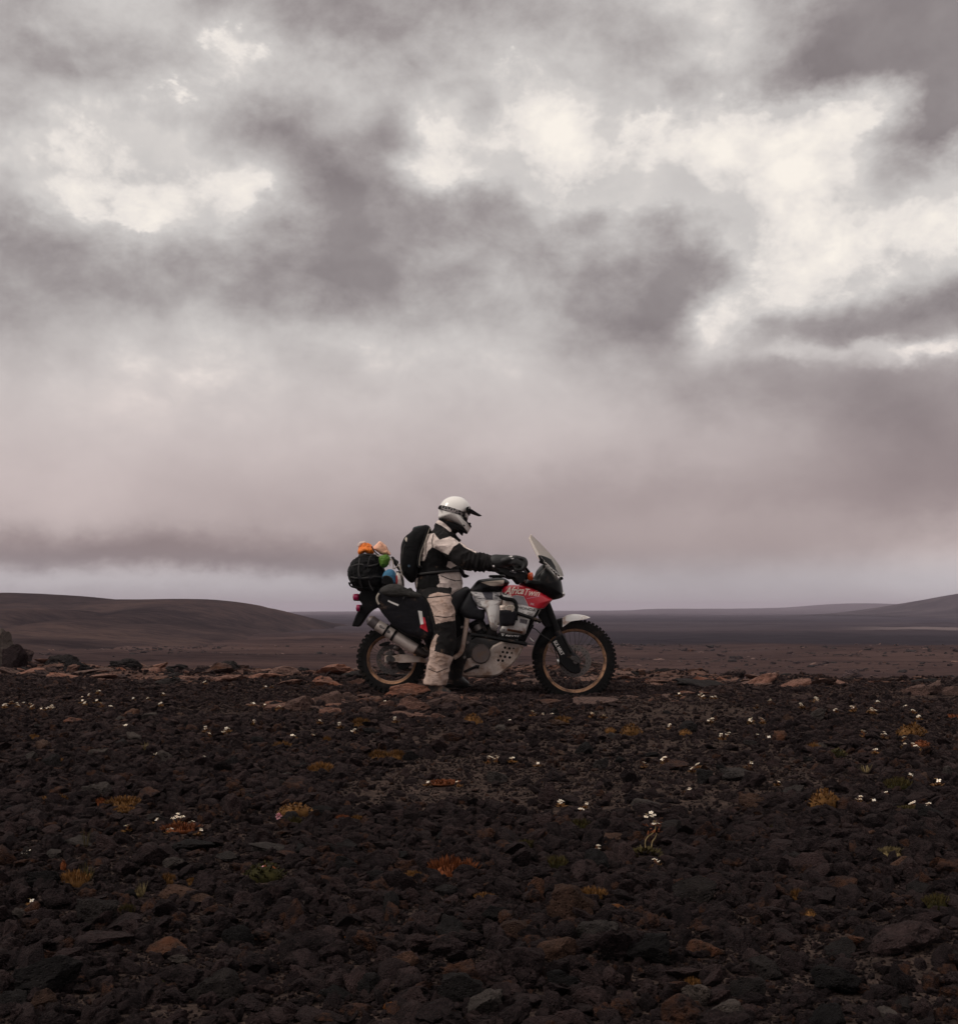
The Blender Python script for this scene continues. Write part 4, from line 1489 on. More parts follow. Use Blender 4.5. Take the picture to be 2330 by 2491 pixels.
# ------------------------------------------------------------------ bodywork
fairing = G().pillow(V(4, (648, 1075), (690, 985), (760, 960), (850, 955), (1060, 975), (1290, 1070), (1440, 1160), (1475, 1192), (1400, 1262), (1340, 1330), (1262, 1345), (1225, 1410), (1180, 1470),
                          (1120, 1490), (1100, 1580), (1050, 1700), (1020, 1752), (830, 1740), (620, 1712), (640, 1640), (650, 1500), (640, 1300), (640, 1180)), Y0, 0.232, 6, 8, 2).obj('fairing', M_WHITE, bike, True, 60)
bf = bvh_of([fairing])
fairing.data.materials.append(M_RED)
_redzone = V(4, (630, 1050), (640, 930), (1500, 930), (1510, 1200), (1395, 1285), (1340, 1335), (1270, 1250), (1200, 1120), (900, 1040), (720, 1020))
for p in fairing.data.polygons:      # the red moulding wraps over the panel's upper rim
    if inside(px_of(Vector(p.center) + origin_of(fairing)), _redzone):
        p.material_index = 1
decal('graphic', V(4, (660, 1062), (706, 1000), (800, 966), (1060, 985), (1290, 1080), (1440, 1165), (1462, 1192), (1395, 1262), (1340, 1322), (1262, 1334), (1100, 1292), (1062, 1210), (1020, 1132), (900, 1110), (862, 1120), (820, 1142), (790, 1120), (780, 1100)), bf, M_RED, fairing, 0.003)
decal('graphic', V(4, (830, 1140), (880, 1118), (1015, 1138), (1055, 1215), (1092, 1290), (1000, 1268), (905, 1252), (900, 1190), (860, 1168)), bf, M_GREYP, fairing, 0.0038)
decal('sticker', V(4, (668, 1075), (720, 1052), (770, 1062), (772, 1092), (740, 1112), (690, 1105)), bf, M_DPRINT, fairing, 0.003)
decal('pinstripe', V(4, (1068, 1168), (1200, 1142), (1288, 1128), (1288, 1134), (1200, 1149), (1070, 1176)), bf, M_PINK, fairing, 0.0035)
decal('sticker', V(11, (1180, 595), (1290, 590), (1340, 690), (1335, 718), (1185, 690)), bf, M_PINK, fairing, 0.003)
lettering('lettering', 'XRV', *V(11, (1190, 668), (1300, 690)), 3.6, bf, M_CREAM, fairing, lift=0.005)
# brush script: outline below, cream letters above
lettering('lettering', 'Africa', *V(11, (360, 318), (985, 330)), 17.5, bf, M_CREAM, fairing, shear=0.55, bold=0.022, lift=0.0062)
lettering('lettering', 'Twin', *V(11, (1010, 368), (1490, 412)), 17, bf, M_CREAM, fairing, shear=0.4, bold=0.0, lift=0.0062)
decal('lettering_tail', V(11, (530, 300), (570, 300), (560, 380), (600, 350), (575, 415), (520, 410)), bf, M_CREAM, fairing, 0.0042)
lettering('lettering', 'HONDA', *V(11, (785, 795), (1365, 905)), 6.2, bf, M_DPRINT, fairing, bold=0.02)
lettering('lettering', '750', *V(11, (1050, 985), (1270, 1030)), 6.5, bf, M_SILVP, fairing, shear=0.25, bold=0.015)
lettering('lettering', 'V', *V(11, (920, 950), (990, 968)), 5.0, bf, M_SILVP, fairing, shear=0.25, bold=0.015)
decal('sticker', V(11, (862, 1118), (1105, 1170), (1080, 1312), (845, 1258)), bf, M_GREYP, fairing, 0.003)
lettering('lettering', 'NEXX', *V(11, (868, 1232), (1078, 1278)), 7.0, bf, M_DPRINT, fairing, bold=0.02, lift=0.006)
decal('sticker', V(11, (455, 1450), (945, 1535), (930, 1612), (445, 1528)), bf, mat('orange_sticker', (0.34, 0.12, 0.035), 0.5, var=0.25, scale=60), fairing, 0.003)
lettering('lettering', 'ACERBIS', *V(11, (470, 1512), (920, 1590)), 4.0, bf, M_DPRINT, fairing, bold=0.02, lift=0.006)
decal('sticker', V(11, (318, 1470), (355, 1468), (362, 1510), (325, 1515)), bf, M_DPRINT, fairing, 0.003)
# black sill with white lettering
sill = G().plate(V(4, (612, 1718), (820, 1742), (1022, 1758), (990, 1810), (940, 1830), (760, 1826), (600, 1800), (590, 1750)), -0.235, -0.19, 1.2, 1).obj('lower_sill', M_SATIN, bike)
bs = bvh_of([sill])
lettering('lettering', "REV'IT", *V(11, (390, 1690), (850, 1725)), 3.6, bs, M_WPRINT, sill, shear=0.2, bold=0.02)
decal('emblem', V(11, (250, 1605), (360, 1615), (310, 1690), (290, 1690)), bs, M_WPRINT, sill, 0.002)
decal('emblem', V(11, (278, 1622), (335, 1627), (305, 1666)), bs, M_SATIN, sill, 0.004)

tank = G().pillow(V(4, (120, 1062), (180, 985), (268, 885), (350, 858), (560, 835), (660, 838), (720, 850), (790, 905), (760, 960), (700, 1000), (655, 1065), (660, 1100), (400, 1110), (160, 1100)), Y0, 0.205, 3.2, 8, 3).obj('fuel_tank', M_SATIN, bike, True, 60)
bt = bvh_of([tank])
decal('tank_panel', V(4, (330, 908), (420, 893), (560, 880), (700, 868), (706, 890), (690, 962), (620, 965), (540, 968), (480, 962)), bt, mat('bronze_tank_panel', (0.42, 0.335, 0.275), 0.28, 0.35, var=0.1, dirt=(DUST, 0.2, 10)), tank, 0.002)
decal('tank_panel', V(4, (165, 1045), (210, 985), (270, 950), (335, 960), (375, 1045)), bt, M_DKGREY, tank, 0.002)
capc = at(*V(4, (592, 810))[0])
g = G()
g.rings([[capc + Vector((0.070 * math.cos(a) * s, 0.07 * math.sin(a) * s, dz)) for a in [2 * math.pi * k / 24 for k in range(24)]] for s, dz in ((0.55, -0.045), (0.6, -0.012), (0.93, -0.011), (1.0, -0.006), (1.0, 0.006), (0.9, 0.011))])
g.obj('fuel_cap', M_SATIN, tank)
# white lower lobe of the tank with brush-stroke graphic
lobe = G().pillow(V(4, (158, 1052), (330, 1050), (520, 1050), (650, 1058), (648, 1110), (720, 1160), (700, 1230), (642, 1260), (636, 1400), (632, 1560), (612, 1600), (590, 1690), (545, 1688), (490, 1662), (455, 1540),
                       (430, 1450), (400, 1370), (365, 1338), (290, 1318), (240, 1230), (200, 1130)), Y0, 0.222, 5, 8, 2).obj('tank_shroud', M_WHITE, bike, True, 60)
bl = bvh_of([lobe])
decal('graphic', V(4, (170, 1056), (320, 1054), (520, 1056), (648, 1062), (648, 1118), (700, 1160), (640, 1205), (520, 1192), (400, 1195), (320, 1205), (330, 1260), (360, 1335), (292, 1314), (244, 1228), (205, 1132)), bl, M_STROKE, lobe, 0.002)
decal('graphic', V(4, (345, 1062), (520, 1058), (524, 1190), (470, 1186), (400, 1165)), bl, mat('dark_stroke', (0.045, 0.042, 0.055), 0.45, var=0.5, scale=50), lobe, 0.003)
G().disc(at(*V(4, (606, 1612))[0]) + Vector((0, -0.222, 0)), 0.008, -0.006, 0.01, 12).obj('screw', M_CHROME, lobe)

side_cover = G().pillow(V(5, (505, 560), (560, 460), (640, 330), (690, 258), (740, 370), (790, 470), (822, 532), (880, 545), (930, 556), (925, 630), (905, 722), (780, 712), (640, 690), (560, 650)), Y0, 0.20, 6, 7, 2).obj('side_cover', M_DKGREY, bike, True, 60)
seat = G().pillow(V(1, (500, 690), (580, 700), (680, 706), (760, 690), (800, 672), (835, 655), (862, 680), (845, 730), (800, 810), (760, 850), (640, 840), (540, 800), (480, 740)), Y0, 0.165, 3.5, 7, 3).obj('seat', M_SEAT, bike, True, 60)
sub = G().pillow(V(1, (300, 760), (420, 730), (560, 760), (700, 800), (800, 830), (820, 900), (790, 1050), (700, 1100), (600, 1080), (540, 960), (420, 880), (310, 820)), Y0, 0.11, 5, 6, 2).obj('rear_subframe', M_BLACK, bike)

# engine block, barrels, hose, clutch cover
eng = part('engine', bike)
G().pillow(V(5, (480, 1000), (600, 930), (760, 900), (900, 960), (1100, 980), (1250, 1040), (1180, 1150), (1080, 1280), (980, 1440), (700, 1460), (560, 1420), (480, 1300), (440, 1150)), Y0, 0.165, 5, 6, 3).obj('crankcase', M_ENGINE, eng)
G().tube([at(*V(5, (760, 720))[0]) + Vector((0, -0.05, 0)), at(*V(5, (870, 930))[0]) + Vector((0, -0.05, 0))], 0.068, 16).obj('cylinder', M_ENGINE, eng)
G().tube([at(*V(5, (860, 940))[0]), at(*V(5, (1120, 900))[0])], 0.07, 16).obj('cylinder', M_ENGINE, eng)
g = G()
P = [at(*p) + Vector((0, -0.12, 0)) for p in resample(V(5, (740, 742), (790, 820), (850, 910), (905, 965)), 6, False)]
g.tube(P, [0.030 + (0.004 if i % 2 else 0) for i in range(len(P))], 12)
g.obj('intake_hose', M_BLACK, eng)
G().tube([at(*V(5, (790, 800))[0]) + Vector((0, -0.12, 0)), at(*V(5, (832, 872))[0]) + Vector((0, -0.12, 0))], 0.0365, 14).obj('hose_clamp', M_STEEL, eng)
cc = at(*V(5, (856, 1256))[0])
G().lathe(cc, [(0.0005, -0.208), (0.070, -0.207), (0.0760, -0.200), (0.079, -0.185), (0.082, -0.170), (0.086, -0.150), (0.086, -0.10)], 40).obj('clutch_cover', M_CLUTCH, eng)
g = G()
for k in range(8):
    a = 2 * math.pi * k / 8 + 0.2
    g.disc(cc + Vector((math.cos(a) * 0.077, 0, math.sin(a) * 0.077)), 0.0045, -0.203, -0.185, 8, 0.001)
o = g.obj('cover_bolt', M_STEEL, eng)
o['kind'] = 'stuff'
G().pillow(V(5, (610, 1090), (700, 1060), (800, 1090), (1010, 1120), (1020, 1190), (1000, 1330), (930, 1400), (780, 1390), (690, 1330), (620, 1330)), Y0 - 0.13, 0.05, 4, 5, 2).obj('side_casing', M_ENGINE, eng)
g = G()
for (x, y, r) in ((560, 830, 0.012), (650, 1075, 0.014), (580, 1085, 0.010), (690, 900, 0.012), (600, 1310, 0.012)):
    g.disc(at(*V(5, (x, y))[0]), r, -0.185, -0.10, 12, 0.003)
g.obj('engine_fitting', M_STEEL, eng)

# skid plate with drilled cooling holes
skp = V(5, (560, 1600), (585, 1490), (640, 1345), (715, 1322), (760, 1368), (810, 1398), (862, 1408), (920, 1392), (965, 1345), (992, 1280), (1012, 1185), (1062, 1130), (1120, 1100), (1185, 1070), (1330, 1082), (1490, 1102), (1552, 1150),
        (1520, 1230), (1480, 1310), (1380, 1430), (1280, 1520), (1170, 1600), (1110, 1625), (1040, 1634), (800, 1640), (620, 1640), (575, 1628))
skid = G().plate(skp, -0.182, 0.182, 4.0, 1).obj('skid_plate', M_ALU, bike, True, 30)
holes = [(1250, 1165, 22), (1322, 1178, 22), (1388, 1178, 15), (1216, 1236, 22), (1286, 1246, 22), (1358, 1252, 16), (1178, 1304, 23), (1250, 1314, 23), (1326, 1324, 23), (1143, 1370, 23), (1213, 1378, 23)]
cut = G()
for (x, y, r) in holes:
    cut.disc(at(*V(5, (x, y))[0], Y0 - 0.182), r / 6.643 * PXM * 0.95, -0.02, 0.012, 18, 0.0005)
co = cut.obj('tmp_cut', M_BLACK, None, False)
skid.data.materials.append(M_BLACK)
md = skid.modifiers.new('b', 'BOOLEAN')
md.object = co
md.operation = 'DIFFERENCE'
md.solver = 'EXACT'
off = origin_of(skid)
co.location = (0, 0, 0)
dg = bpy.context.evaluated_depsgraph_get()
dg.update()
nm = bpy.data.meshes.new_from_object(skid.evaluated_get(dg))
skid.modifiers.clear()
if len(nm.polygons) > len(skid.data.polygons):
    skid.data = nm
bpy.data.objects.remove(co)
for p in skid.data.polygons:
    c = Vector(p.center) + off
    if -0.181 < c.y - Y0 < -0.165 and any(math.dist(px_of(c), V(5, (x, y))[0]) < r / 6.643 * 1.12 for (x, y, r) in holes) and abs(p.normal.y) > 0.3:
        p.material_index = 1
G().tube([at(*p) + Vector((0, -0.20, 0)) for p in V(5, (590, 1540), (700, 1490), (790, 1450), (832, 1462))], [0.010, 0.011, 0.012, 0.016], 10).obj('brake_pedal', M_SATIN, bike)
G().tube([at(*p) + Vector((0, -0.17, 0)) for p in resample(V(5, (642, 690), (622, 850), (590, 1040), (565, 1180), (520, 1260), (430, 1320)), 4, False)], 0.0195, 12).obj('frame_tube', M_BEIGEFR, bike)
G().tube([at(*p) + Vector((0, 0.17, 0)) for p in resample(V(5, (642, 690), (622, 850), (590, 1040), (565, 1180), (520, 1260), (430, 1320)), 4, False)], 0.0195, 12).obj('frame_tube', M_BEIGEFR, bike)

# crash bars
for s in (-1, 1):
    cb = part('crash_bar', bike)
    def tb(k, pts, r, y):
        P = resample([(p[0], p[1]) for p in V(k, *pts)], 5, False)
        w = [at(p[0], p[1], Y0 - abs(y)) for p in P]
        if s > 0:
            w = [Vector((p.x, 2 * Y0 - p.y, p.z)) for p in w]
        return G().tube(w, r, 10)
    tb(4, [(640, 1120), (680, 1162), (760, 1180), (840, 1192), (885, 1235), (898, 1310), (896, 1400), (892, 1520)], 0.0165, 0.255).obj('bar_loop', M_SATIN, cb)
    tb(4, [(892, 1395), (1000, 1435), (1120, 1475), (1220, 1512), (1300, 1545)], 0.0150, 0.262).obj('upper_bar', M_SATIN, cb)
    tb(5, [(690, 960), (800, 968), (950, 990), (1250, 1048), (1450, 1082), (1610, 1112)], 0.0165, 0.262).obj('lower_bar', M_SATIN, cb)
    tb(5, [(700, 1020), (760, 985), (800, 968)], 0.0150, 0.26).obj('bar_mount', M_SATIN, cb)
rad = G().plate(V(5, (1670, 670), (1740, 690), (1700, 830), (1655, 920), (1580, 1060), (1500, 1090), (1440, 1070), (1520, 960), (1560, 900), (1640, 740)), -0.15, 0.15, 2.0, 1).obj('radiator_cover', M_BLACK, bike)
G().plate(V(5, (1745, 545), (1808, 555), (1760, 660), (1690, 790), (1720, 800), (1700, 850), (1648, 850), (1690, 690), (1730, 640)), -0.205, -0.12, 1.0, 1).obj('radiator_edge', M_BLACK, bike)
G().tube([at(*p) + Vector((0, -0.19, 0)) for p in V(11, (1490, 830), (1330, 1075))], 0.004, 6).obj('edge_trim', M_SILVP, bike)
G().tube([at(*p) + Vector((0, -0.19, 0)) for p in V(11, (1300, 1160), (1200, 1400))], 0.004, 6).obj('edge_trim', M_SILVP, bike)
G().plate(V(11, (1370, 1205), (1455, 1235), (1415, 1292)), -0.215, -0.2, 0.3, 1).obj('reflector', M_WPRINT, bike)
G().tube([at(*p) + Vector((0, -0.17, 0)) for p in V(11, (1145, 1735), (1270, 1850))], 0.0045, 6).obj('cable_tie', M_WPRINT, bike)
# steering head and lower yoke behind the fairing
G().plate(V(4, (1290, 1300), (1380, 1270), (1400, 1330), (1450, 1470), (1500, 1600), (1400, 1640), (1330, 1560), (1280, 1480), (1260, 1400)), -0.12, 0.12, 2, 2).obj('fork_yoke', M_BLACK, bike)

# front fairing nose, headlamp, screen
nose = G().pillow(V(4, (1075, 860), (1150, 850), (1195, 800), (1240, 700), (1330, 615), (1375, 640), (1480, 745), (1560, 845), (1618, 885), (1640, 980), (1655, 1085), (1660, 1135), (1605, 1168), (1480, 1195), (1400, 1180), (1280, 1120), (1200, 1060), (1090, 1000), (980, 965), (940, 935), (1000, 900)), Y0, 0.205, 3.0, 9, 3).obj('nose_fairing', M_SATIN, bike, True, 60)
bn = bvh_of([nose])
G().plate(V(4, (1596, 890), (1628, 880), (1640, 980), (1652, 1060), (1622, 1085), (1606, 1000)), -0.09, 0.09, 1.2, 2).obj('headlamp_lens', mat('lamp_glass', (0.35, 0.31, 0.29), 0.12, 0.2, var=0.1, coat=0.6), nose)
G().ball(at(*V(4, (1636, 1100))[0]) + Vector((0, -0.10, 0)), (0.020, 0.03, 0.022)).obj('lamp_bolt', M_CHROME, nose)
G().plate(V(12, (1290, 1290), (1360, 1290), (1395, 1360), (1380, 1392), (1310, 1400), (1250, 1460)), -0.12, 0.12, 0.8, 1).obj('screen_clip', M_SATIN, nose)
G().tube([at(*p) + Vector((0, -0.20, 0)) for p in resample(V(12, (395, 1245), (520, 1120), (640, 1020), (705, 930)), 4, False)], 0.0022, 5).obj('seam', M_STEEL, nose)
# windscreen: curved sheet, black printed foot
fr = resample(V(4, (1140, 138), (1220, 210), (1300, 288), (1430, 425), (1530, 545), (1600, 640), (1645, 735), (1662, 812)), 4, False)
bk = resample(V(4, (1112, 182), (1135, 235), (1165, 300), (1215, 395), (1265, 490), (1340, 580), (1450, 690), (1590, 820)), 4, False)
def screen_rows(fr, bk, wid, th):
    rings = []
    n = len(fr)
    for i in range(n):
        t = i / (n - 1)
        w = wid(t)
        row = []
        for k in range(15):
            a = (k / 14 * 2 - 1)
            s = 1 - abs(a) ** 2.2
            row.append(at(bk[i][0] + (fr[i][0] - bk[i][0]) * s, bk[i][1] + (fr[i][1] - bk[i][1]) * s) + Vector((0, a * w, 0)))
        rings.append(row)
    return rings
scr = part('windscreen', bike)
ncut = int(len(fr) * 0.62)
wid = lambda t: 0.07 + 0.13 * (t ** 0.7)
R_all = screen_rows(fr, bk, wid, 0.004)
G().rings(R_all, cap=False, closed=False).obj('clear_sheet', M_SCREEN, scr, True, 50)
for e_ in (0, 14):
    G().tube([r[e_] for r in R_all], 0.003, 6).obj('screen_rim', M_SCREEN, scr)
G().tube(R_all[0], 0.003, 6).obj('screen_rim', M_SCREEN, scr)
sb = bvh_of([o for o in scr.children])
band = decal('printed_band', V(12, (440, 475), (560, 480), (760, 545), (930, 630), (1010, 760), (1090, 890), (1110, 985), (1180, 1090), (1270, 1240), (1240, 1290), (1080, 1180), (900, 1010), (740, 860), (620, 760), (500, 600)), sb, M_SATIN, scr, 0.002)
lettering('lettering', "REV'IT", *V(12, (760, 850), (1230, 1270)), 4.2, sb, M_WPRINT, scr, shear=0.2, bold=0.03, lift=0.004)
decal('emblem', V(12, (650, 700), (770, 770), (745, 815), (690, 800)), sb, M_WPRINT, scr, 0.004)
G().tube([at(*p) + Vector((0, -0.19, 0)) for p in resample(V(12, (600, 770), (800, 930), (960, 1100), (1090, 1300), (1140, 1400)), 4, False)], 0.0055, 6).obj('screen_edging', M_STEEL, scr)
G().plate(V(12, (455, 500), (560, 560), (640, 700), (700, 820), (600, 800), (500, 750), (480, 710), (515, 660), (500, 590)), -0.17, -0.10, 1.0, 1).obj('screen_bracket', M_SATIN, scr)

# handlebar, controls, hand guards, indicators
hb = part('handlebar', bike)
def both(pts):
    return [[Vector(p) for p in pts], [Vector((p[0], 2 * Y0 - p[1], p[2])) for p in pts]]
GRIP = at(1260, 1374, Y0 - 0.36)
bar = [at(1292, 1408, Y0 - 0.03), at(1290, 1398, Y0 - 0.10), at(1276, 1380, Y0 - 0.22), at(1262, 1375, Y0 - 0.30), at(1257, 1375, Y0 - 0.43)]
for P in both(bar):
    G().tube(resample([tuple(p) for p in P], 5, False), 0.0125, 10).obj('bar_tube', M_SATIN, hb)
for P in both([at(1262, 1375, Y0 - 0.30), at(1257, 1375, Y0 - 0.44)]):
    G().tube(P, 0.0165, 12).obj('grip', M_RUBBER, hb)
for P in both([at(1268, 1384, Y0 - 0.27), at(1259, 1389, Y0 - 0.35), at(1247, 1388, Y0 - 0.45)]):
    G().tube(P, [0.007, 0.006, 0.005], 8).obj('lever', M_CHROME, hb)
hgp = V(9, (850, 565), (1000, 545), (1180, 575), (1330, 610), (1470, 665), (1600, 680), (1650, 720), (1640, 800), (1600, 900), (1520, 950), (1440, 930), (1330, 795), (1250, 800), (1110, 745), (1000, 665), (900, 610))
gds = []
for s in (-1, 1):
    g = G()
    P = resample(hgp, 2)
    cxx, cyy = 1380, 1395
    rings = []
    for (dy, sc) in ((0.0, 1.0), (0.012, 1.0)):
        rings.append([at(p[0], p[1], Y0 - 0.46) + Vector((0.0, dy + 0.10 * max(0.0, (p[0] - 1215) / 70.0) ** 1.3, 0)) for p in P])
    n = len(P)
    g.rings(rings, cap=False)
    for t in tessellate_polygon([[Vector((p[0], p[1], 0)) for p in P]]):
        g.f.append((t[0], t[1], t[2]))
        g.f.append((n + t[2], n + t[1], n + t[0]))
    if s > 0:
        g.v = [(p[0], 2 * Y0 - p[1], p[2]) for p in g.v]
    gds.append(g.obj('hand_guard', M_BLACK, hb, True, 40))
bh = bvh_of(gds[:1])
lettering('lettering', 'ACERBIS', *V(9, (1190, 668), (1365, 705)), 3.2, bh, M_GREYP, hb, shear=0.2, bold=0.02, fallY=Y0 - 0.46) if False else lettering('lettering', 'ACERBIS', *V(9, (1190, 668), (1365, 705)), 3.2, bh, M_GREYP, hb, shear=0.2, bold=0.02)
for P in both([at(1200.5, 1377.5, Y0 - 0.462)]):
    G().disc(P[0], 0.009, -0.006, 0.006, 14).obj('bar_end', M_CHROME, hb)
ctl = G().pillow(V(9, (1420, 700), (1520, 660), (1620, 690), (1680, 720), (1690, 820), (1640, 900), (1600, 1000), (1500, 990), (1470, 900), (1400, 780)), Y0 - 0.20, 0.045, 3, 5, 3).obj('switch_cluster', M_BLACK, hb)
G().ball(at(*V(9, (1595, 910))[0], Y0 - 0.215), (0.016, 0.04, 0.016)).obj('mirror_clamp', M_STEEL, hb)
for s in (-1, 1):
    c = at(*V(9, (1752, 790))[0], Y0 - 0.235)
    if s > 0:
        c.y = 2 * Y0 - c.y
    sg = part('turn_signal', bike)
    rr = [(0.010, -0.024), (0.026, -0.020), (0.0325, -0.008), (0.0335, 0.008), (0.031, 0.017), (0.014, 0.022)]
    g = G()
    g.rings([[c + Vector((d, r * 0.75 * math.cos(a), r * 1.02 * math.sin(a))) for a in [2 * math.pi * k / 20 for k in range(20)]] for r, d in rr])
    g.obj('lens', M_AMBER, sg)
    G().tube([c + Vector((-0.01, 0, 0)), c + Vector((-0.03, -s * 0.10, -0.01))], 0.009, 8).obj('stalk', M_SATIN, sg)
G().ball(at(*V(12, (308, 1250))[0], Y0 - 0.19), (0.007, 0.006, 0.006)).obj('fairing_bolt', M_CHROME, bike)

# rear end
tailp = V(2, (300, 1105), (440, 1085), (620, 1110), (700, 1200), (700, 1400), (580, 1420), (540, 1405), (420, 1480), (340, 1580), (240, 1725), (180, 1732), (116, 1722), (150, 1622), (205, 1490), (270, 1420), (285, 1340), (245, 1290), (215, 1262), (250, 1160))
tail = G().plate(tailp, -0.085, 0.085, 2.5, 2).obj('rear_mudguard', M_BLACK, bike, True, 40)
G().pillow(V(2, (142, 1180), (180, 1168), (250, 1170), (262, 1220), (250, 1290), (190, 1292), (148, 1280)), Y0, 0.10, 4, 5, 2).obj('tail_light', M_TAIL, bike)
for s in (-1, 1):
    c = at(*V(2, (222, 1415))[0], Y0 - 0.12)
    if s > 0:
        c.y = 2 * Y0 - c.y
    sg = part('turn_signal', bike)
    g = G()
    g.rings([[c + Vector((d, r * 0.8 * math.cos(a), r * 1.15 * math.sin(a))) for a in [2 * math.pi * k / 18 for k in range(18)]] for r, d in ((0.008, -0.018), (0.022, -0.014), (0.026, 0.0), (0.024, 0.014))])
    g.obj('lens', M_TAIL, sg)
    g = G()
    g.rings([[c + Vector((d, r * 0.8 * math.cos(a), r * 1.15 * math.sin(a))) for a in [2 * math.pi * k / 18 for k in range(18)]] for r, d in ((0.025, 0.015), (0.022, 0.030), (0.012, 0.040))])
    g.tube([c + Vector((0.02, 0, 0)), c + Vector((0.045, -s * 0.06, 0.005))], 0.009, 8)
    g.obj('housing', M_SATIN, sg)
# swingarm
sw = part('swingarm', bike)
for s in (-1, 1):
    P = V(10, (640, 880), (700, 865), (890, 880), (1040, 838), (1260, 838), (1420, 870), (1640, 900), (1900, 1010), (1920, 1090), (1640, 1058), (1420, 1066), (1060, 1078), (1010, 1050), (700, 1075), (650, 1060))
    g = G().plate(P, -0.135 if s < 0 else 0.095, -0.095 if s < 0 else 0.135, 1.0, 1)
    g.obj('swingarm_leg', M_ALU, sw, True, 30)
G().plate(V(10, (700, 890), (800, 868), (890, 895), (945, 975), (900, 1045), (720, 1060), (690, 990)), -0.139, -0.13, 0.5, 2).obj('chain_adjuster', M_ENGINE, sw)
G().disc(at(*V(10, (750, 1030))[0]), 0.011, -0.15, 0.15, 12).obj('axle_nut', M_STEEL, sw)
G().disc(at(*V(10, (790, 960))[0]), 0.018, -0.146, 0.146, 6).obj('axle', M_DARKSTEEL, sw)
G().plate(V(10, (480, 565), (560, 520), (680, 480), (790, 470), (800, 510), (760, 560), (620, 600), (520, 612)), -0.09, -0.06, 1, 2).obj('disc_guard', M_BLACK, sw)
G().pillow(V(10, (890, 640), (950, 585), (1060, 600), (1070, 660), (1020, 705), (960, 712), (910, 690)), Y0 - 0.09, 0.03, 3, 5, 3).obj('brake_caliper', M_STEEL, sw)
G().plate(V(10, (660, 830), (700, 770), (780, 730), (860, 730), (870, 860), (760, 870)), -0.12, -0.08, 1, 2).obj('caliper_bracket', M_DARKSTEEL, sw)
G().plate(V(10, (1000, 1085), (1400, 1080), (1340, 1180), (1250, 1260), (1100, 1270), (1020, 1200)), -0.11, -0.06, 1, 2).obj('chain_guard', M_BLACK, sw)
G().tube([at(*p) for p in V(10, (870, 1210), (1200, 1250), (1480, 1270))], 0.012, 8).obj('chain_run', M_DARKSTEEL, sw)
G().tube([at(*p) + Vector((0, 0.03, 0)) for p in V(10, (430, 1400), (600, 1395), (740, 1400))], 0.010, 8).obj('centre_stand_bar', M_SATIN, sw)
# silencer
ex = part('silencer', bike)
A_, B_ = at(*V(7, (478, 572))[0], Y0 - 0.19), at(*V(7, (1158, 1002))[0], Y0 - 0.19)
d = (B_ - A_).normalized()
L = (B_ - A_).length
G().tube([A_, A_ + d * 0.004, A_ + d * 0.5 * L, B_ - d * 0.004, B_], [0.043, 0.047, 0.047, 0.047, 0.043], 28).obj('muffler_body', M_MUFF, ex, True, 30)
G().tube([A_ - d * 0.085 + Vector((0, 0, 0.012)), A_ - d * 0.06 + Vector((0, 0, 0.006)), A_ - d * 0.002], [0.024, 0.046, 0.047], 24).obj('end_cap', mat('end_cap_grey', (0.085, 0.068, 0.070), 0.5, 0.3, dirt=(DUST, 0.2, 10)), ex, True, 30)
for t in (0.235, 0.43):
    p = A_ + d * L * t
    G().tube([p - d * 0.009, p + d * 0.009], 0.0495, 28).obj('clamp_band', M_SATIN, ex, True, 30)
p = A_ + d * L * 0.46
G().tube([p - d * 0.004, p + d * 0.004], 0.0490, 28).obj('weld_ring', M_STEEL, ex, True, 30)
G().tube([B_, B_ + d * 0.05, at(*V(7, (1400, 1080))[0], Y0 - 0.15), at(*V(7, (1560, 1150))[0], Y0 - 0.10)], [0.040, 0.030, 0.024, 0.024], 14).obj('exhaust_pipe', M_DARKSTEEL, ex)
bx = bvh_of([o for o in ex.children if o.name.startswith('muffler_body')])
decal('badge', V(10, (495, 20), (530, 5), (660, 85), (640, 125), (510, 75)), bx, M_DPRINT, ex, 0.002)
lettering('lettering', 'LASER', *V(10, (530, 55), (635, 105)), 2.6, bx, M_SILVP, ex, bold=0.02, lift=0.004)
decal('badge', V(10, (715, 150), (750, 135), (805, 180), (800, 240), (745, 235), (700, 210)), bx, M_DPRINT, ex, 0.002)
G().tube([at(*p, Y0 - 0.24) for p in resample(V(10, (1700, 660), (1740, 650), (1800, 720), (1860, 745)), 4, False)], 0.004, 6).obj('hook', M_STEEL, ex)
# passenger peg hanger and strap piece
G().tube([at(*p) for p in V(1, (560, 1050), (640, 1090), (760, 1120))], 0.05, 10).obj('swingarm_pivot', M_ENGINE, bike)
for s in (-1, 1):
    G().tube([at(*V(1, (720, 1150))[0]) + Vector((0, s * 0.14, 0)), at(*V(1, (722, 1152))[0]) + Vector((0, s * 0.26, 0))], 0.014, 8).obj('footpeg', M_STEEL, bike)
# luggage rack
rk = G()
for s in (-1, 1):
    rk.tube([at(*p) + Vector((0, s * 0.13, 0)) for p in resample(V(2, (1150, 1120), (900, 1090), (600, 1085), (300, 1075), (140, 1050), (95, 990)), 4, False)], 0.007, 8)
rk.tube([at(*V(2, (92, 985))[0]) + Vector((0, -0.13, 0)), at(*V(2, (92, 985))[0]) + Vector((0, 0.13, 0))], 0.006, 8)
rk.obj('luggage_rack', M_SATIN, bike)

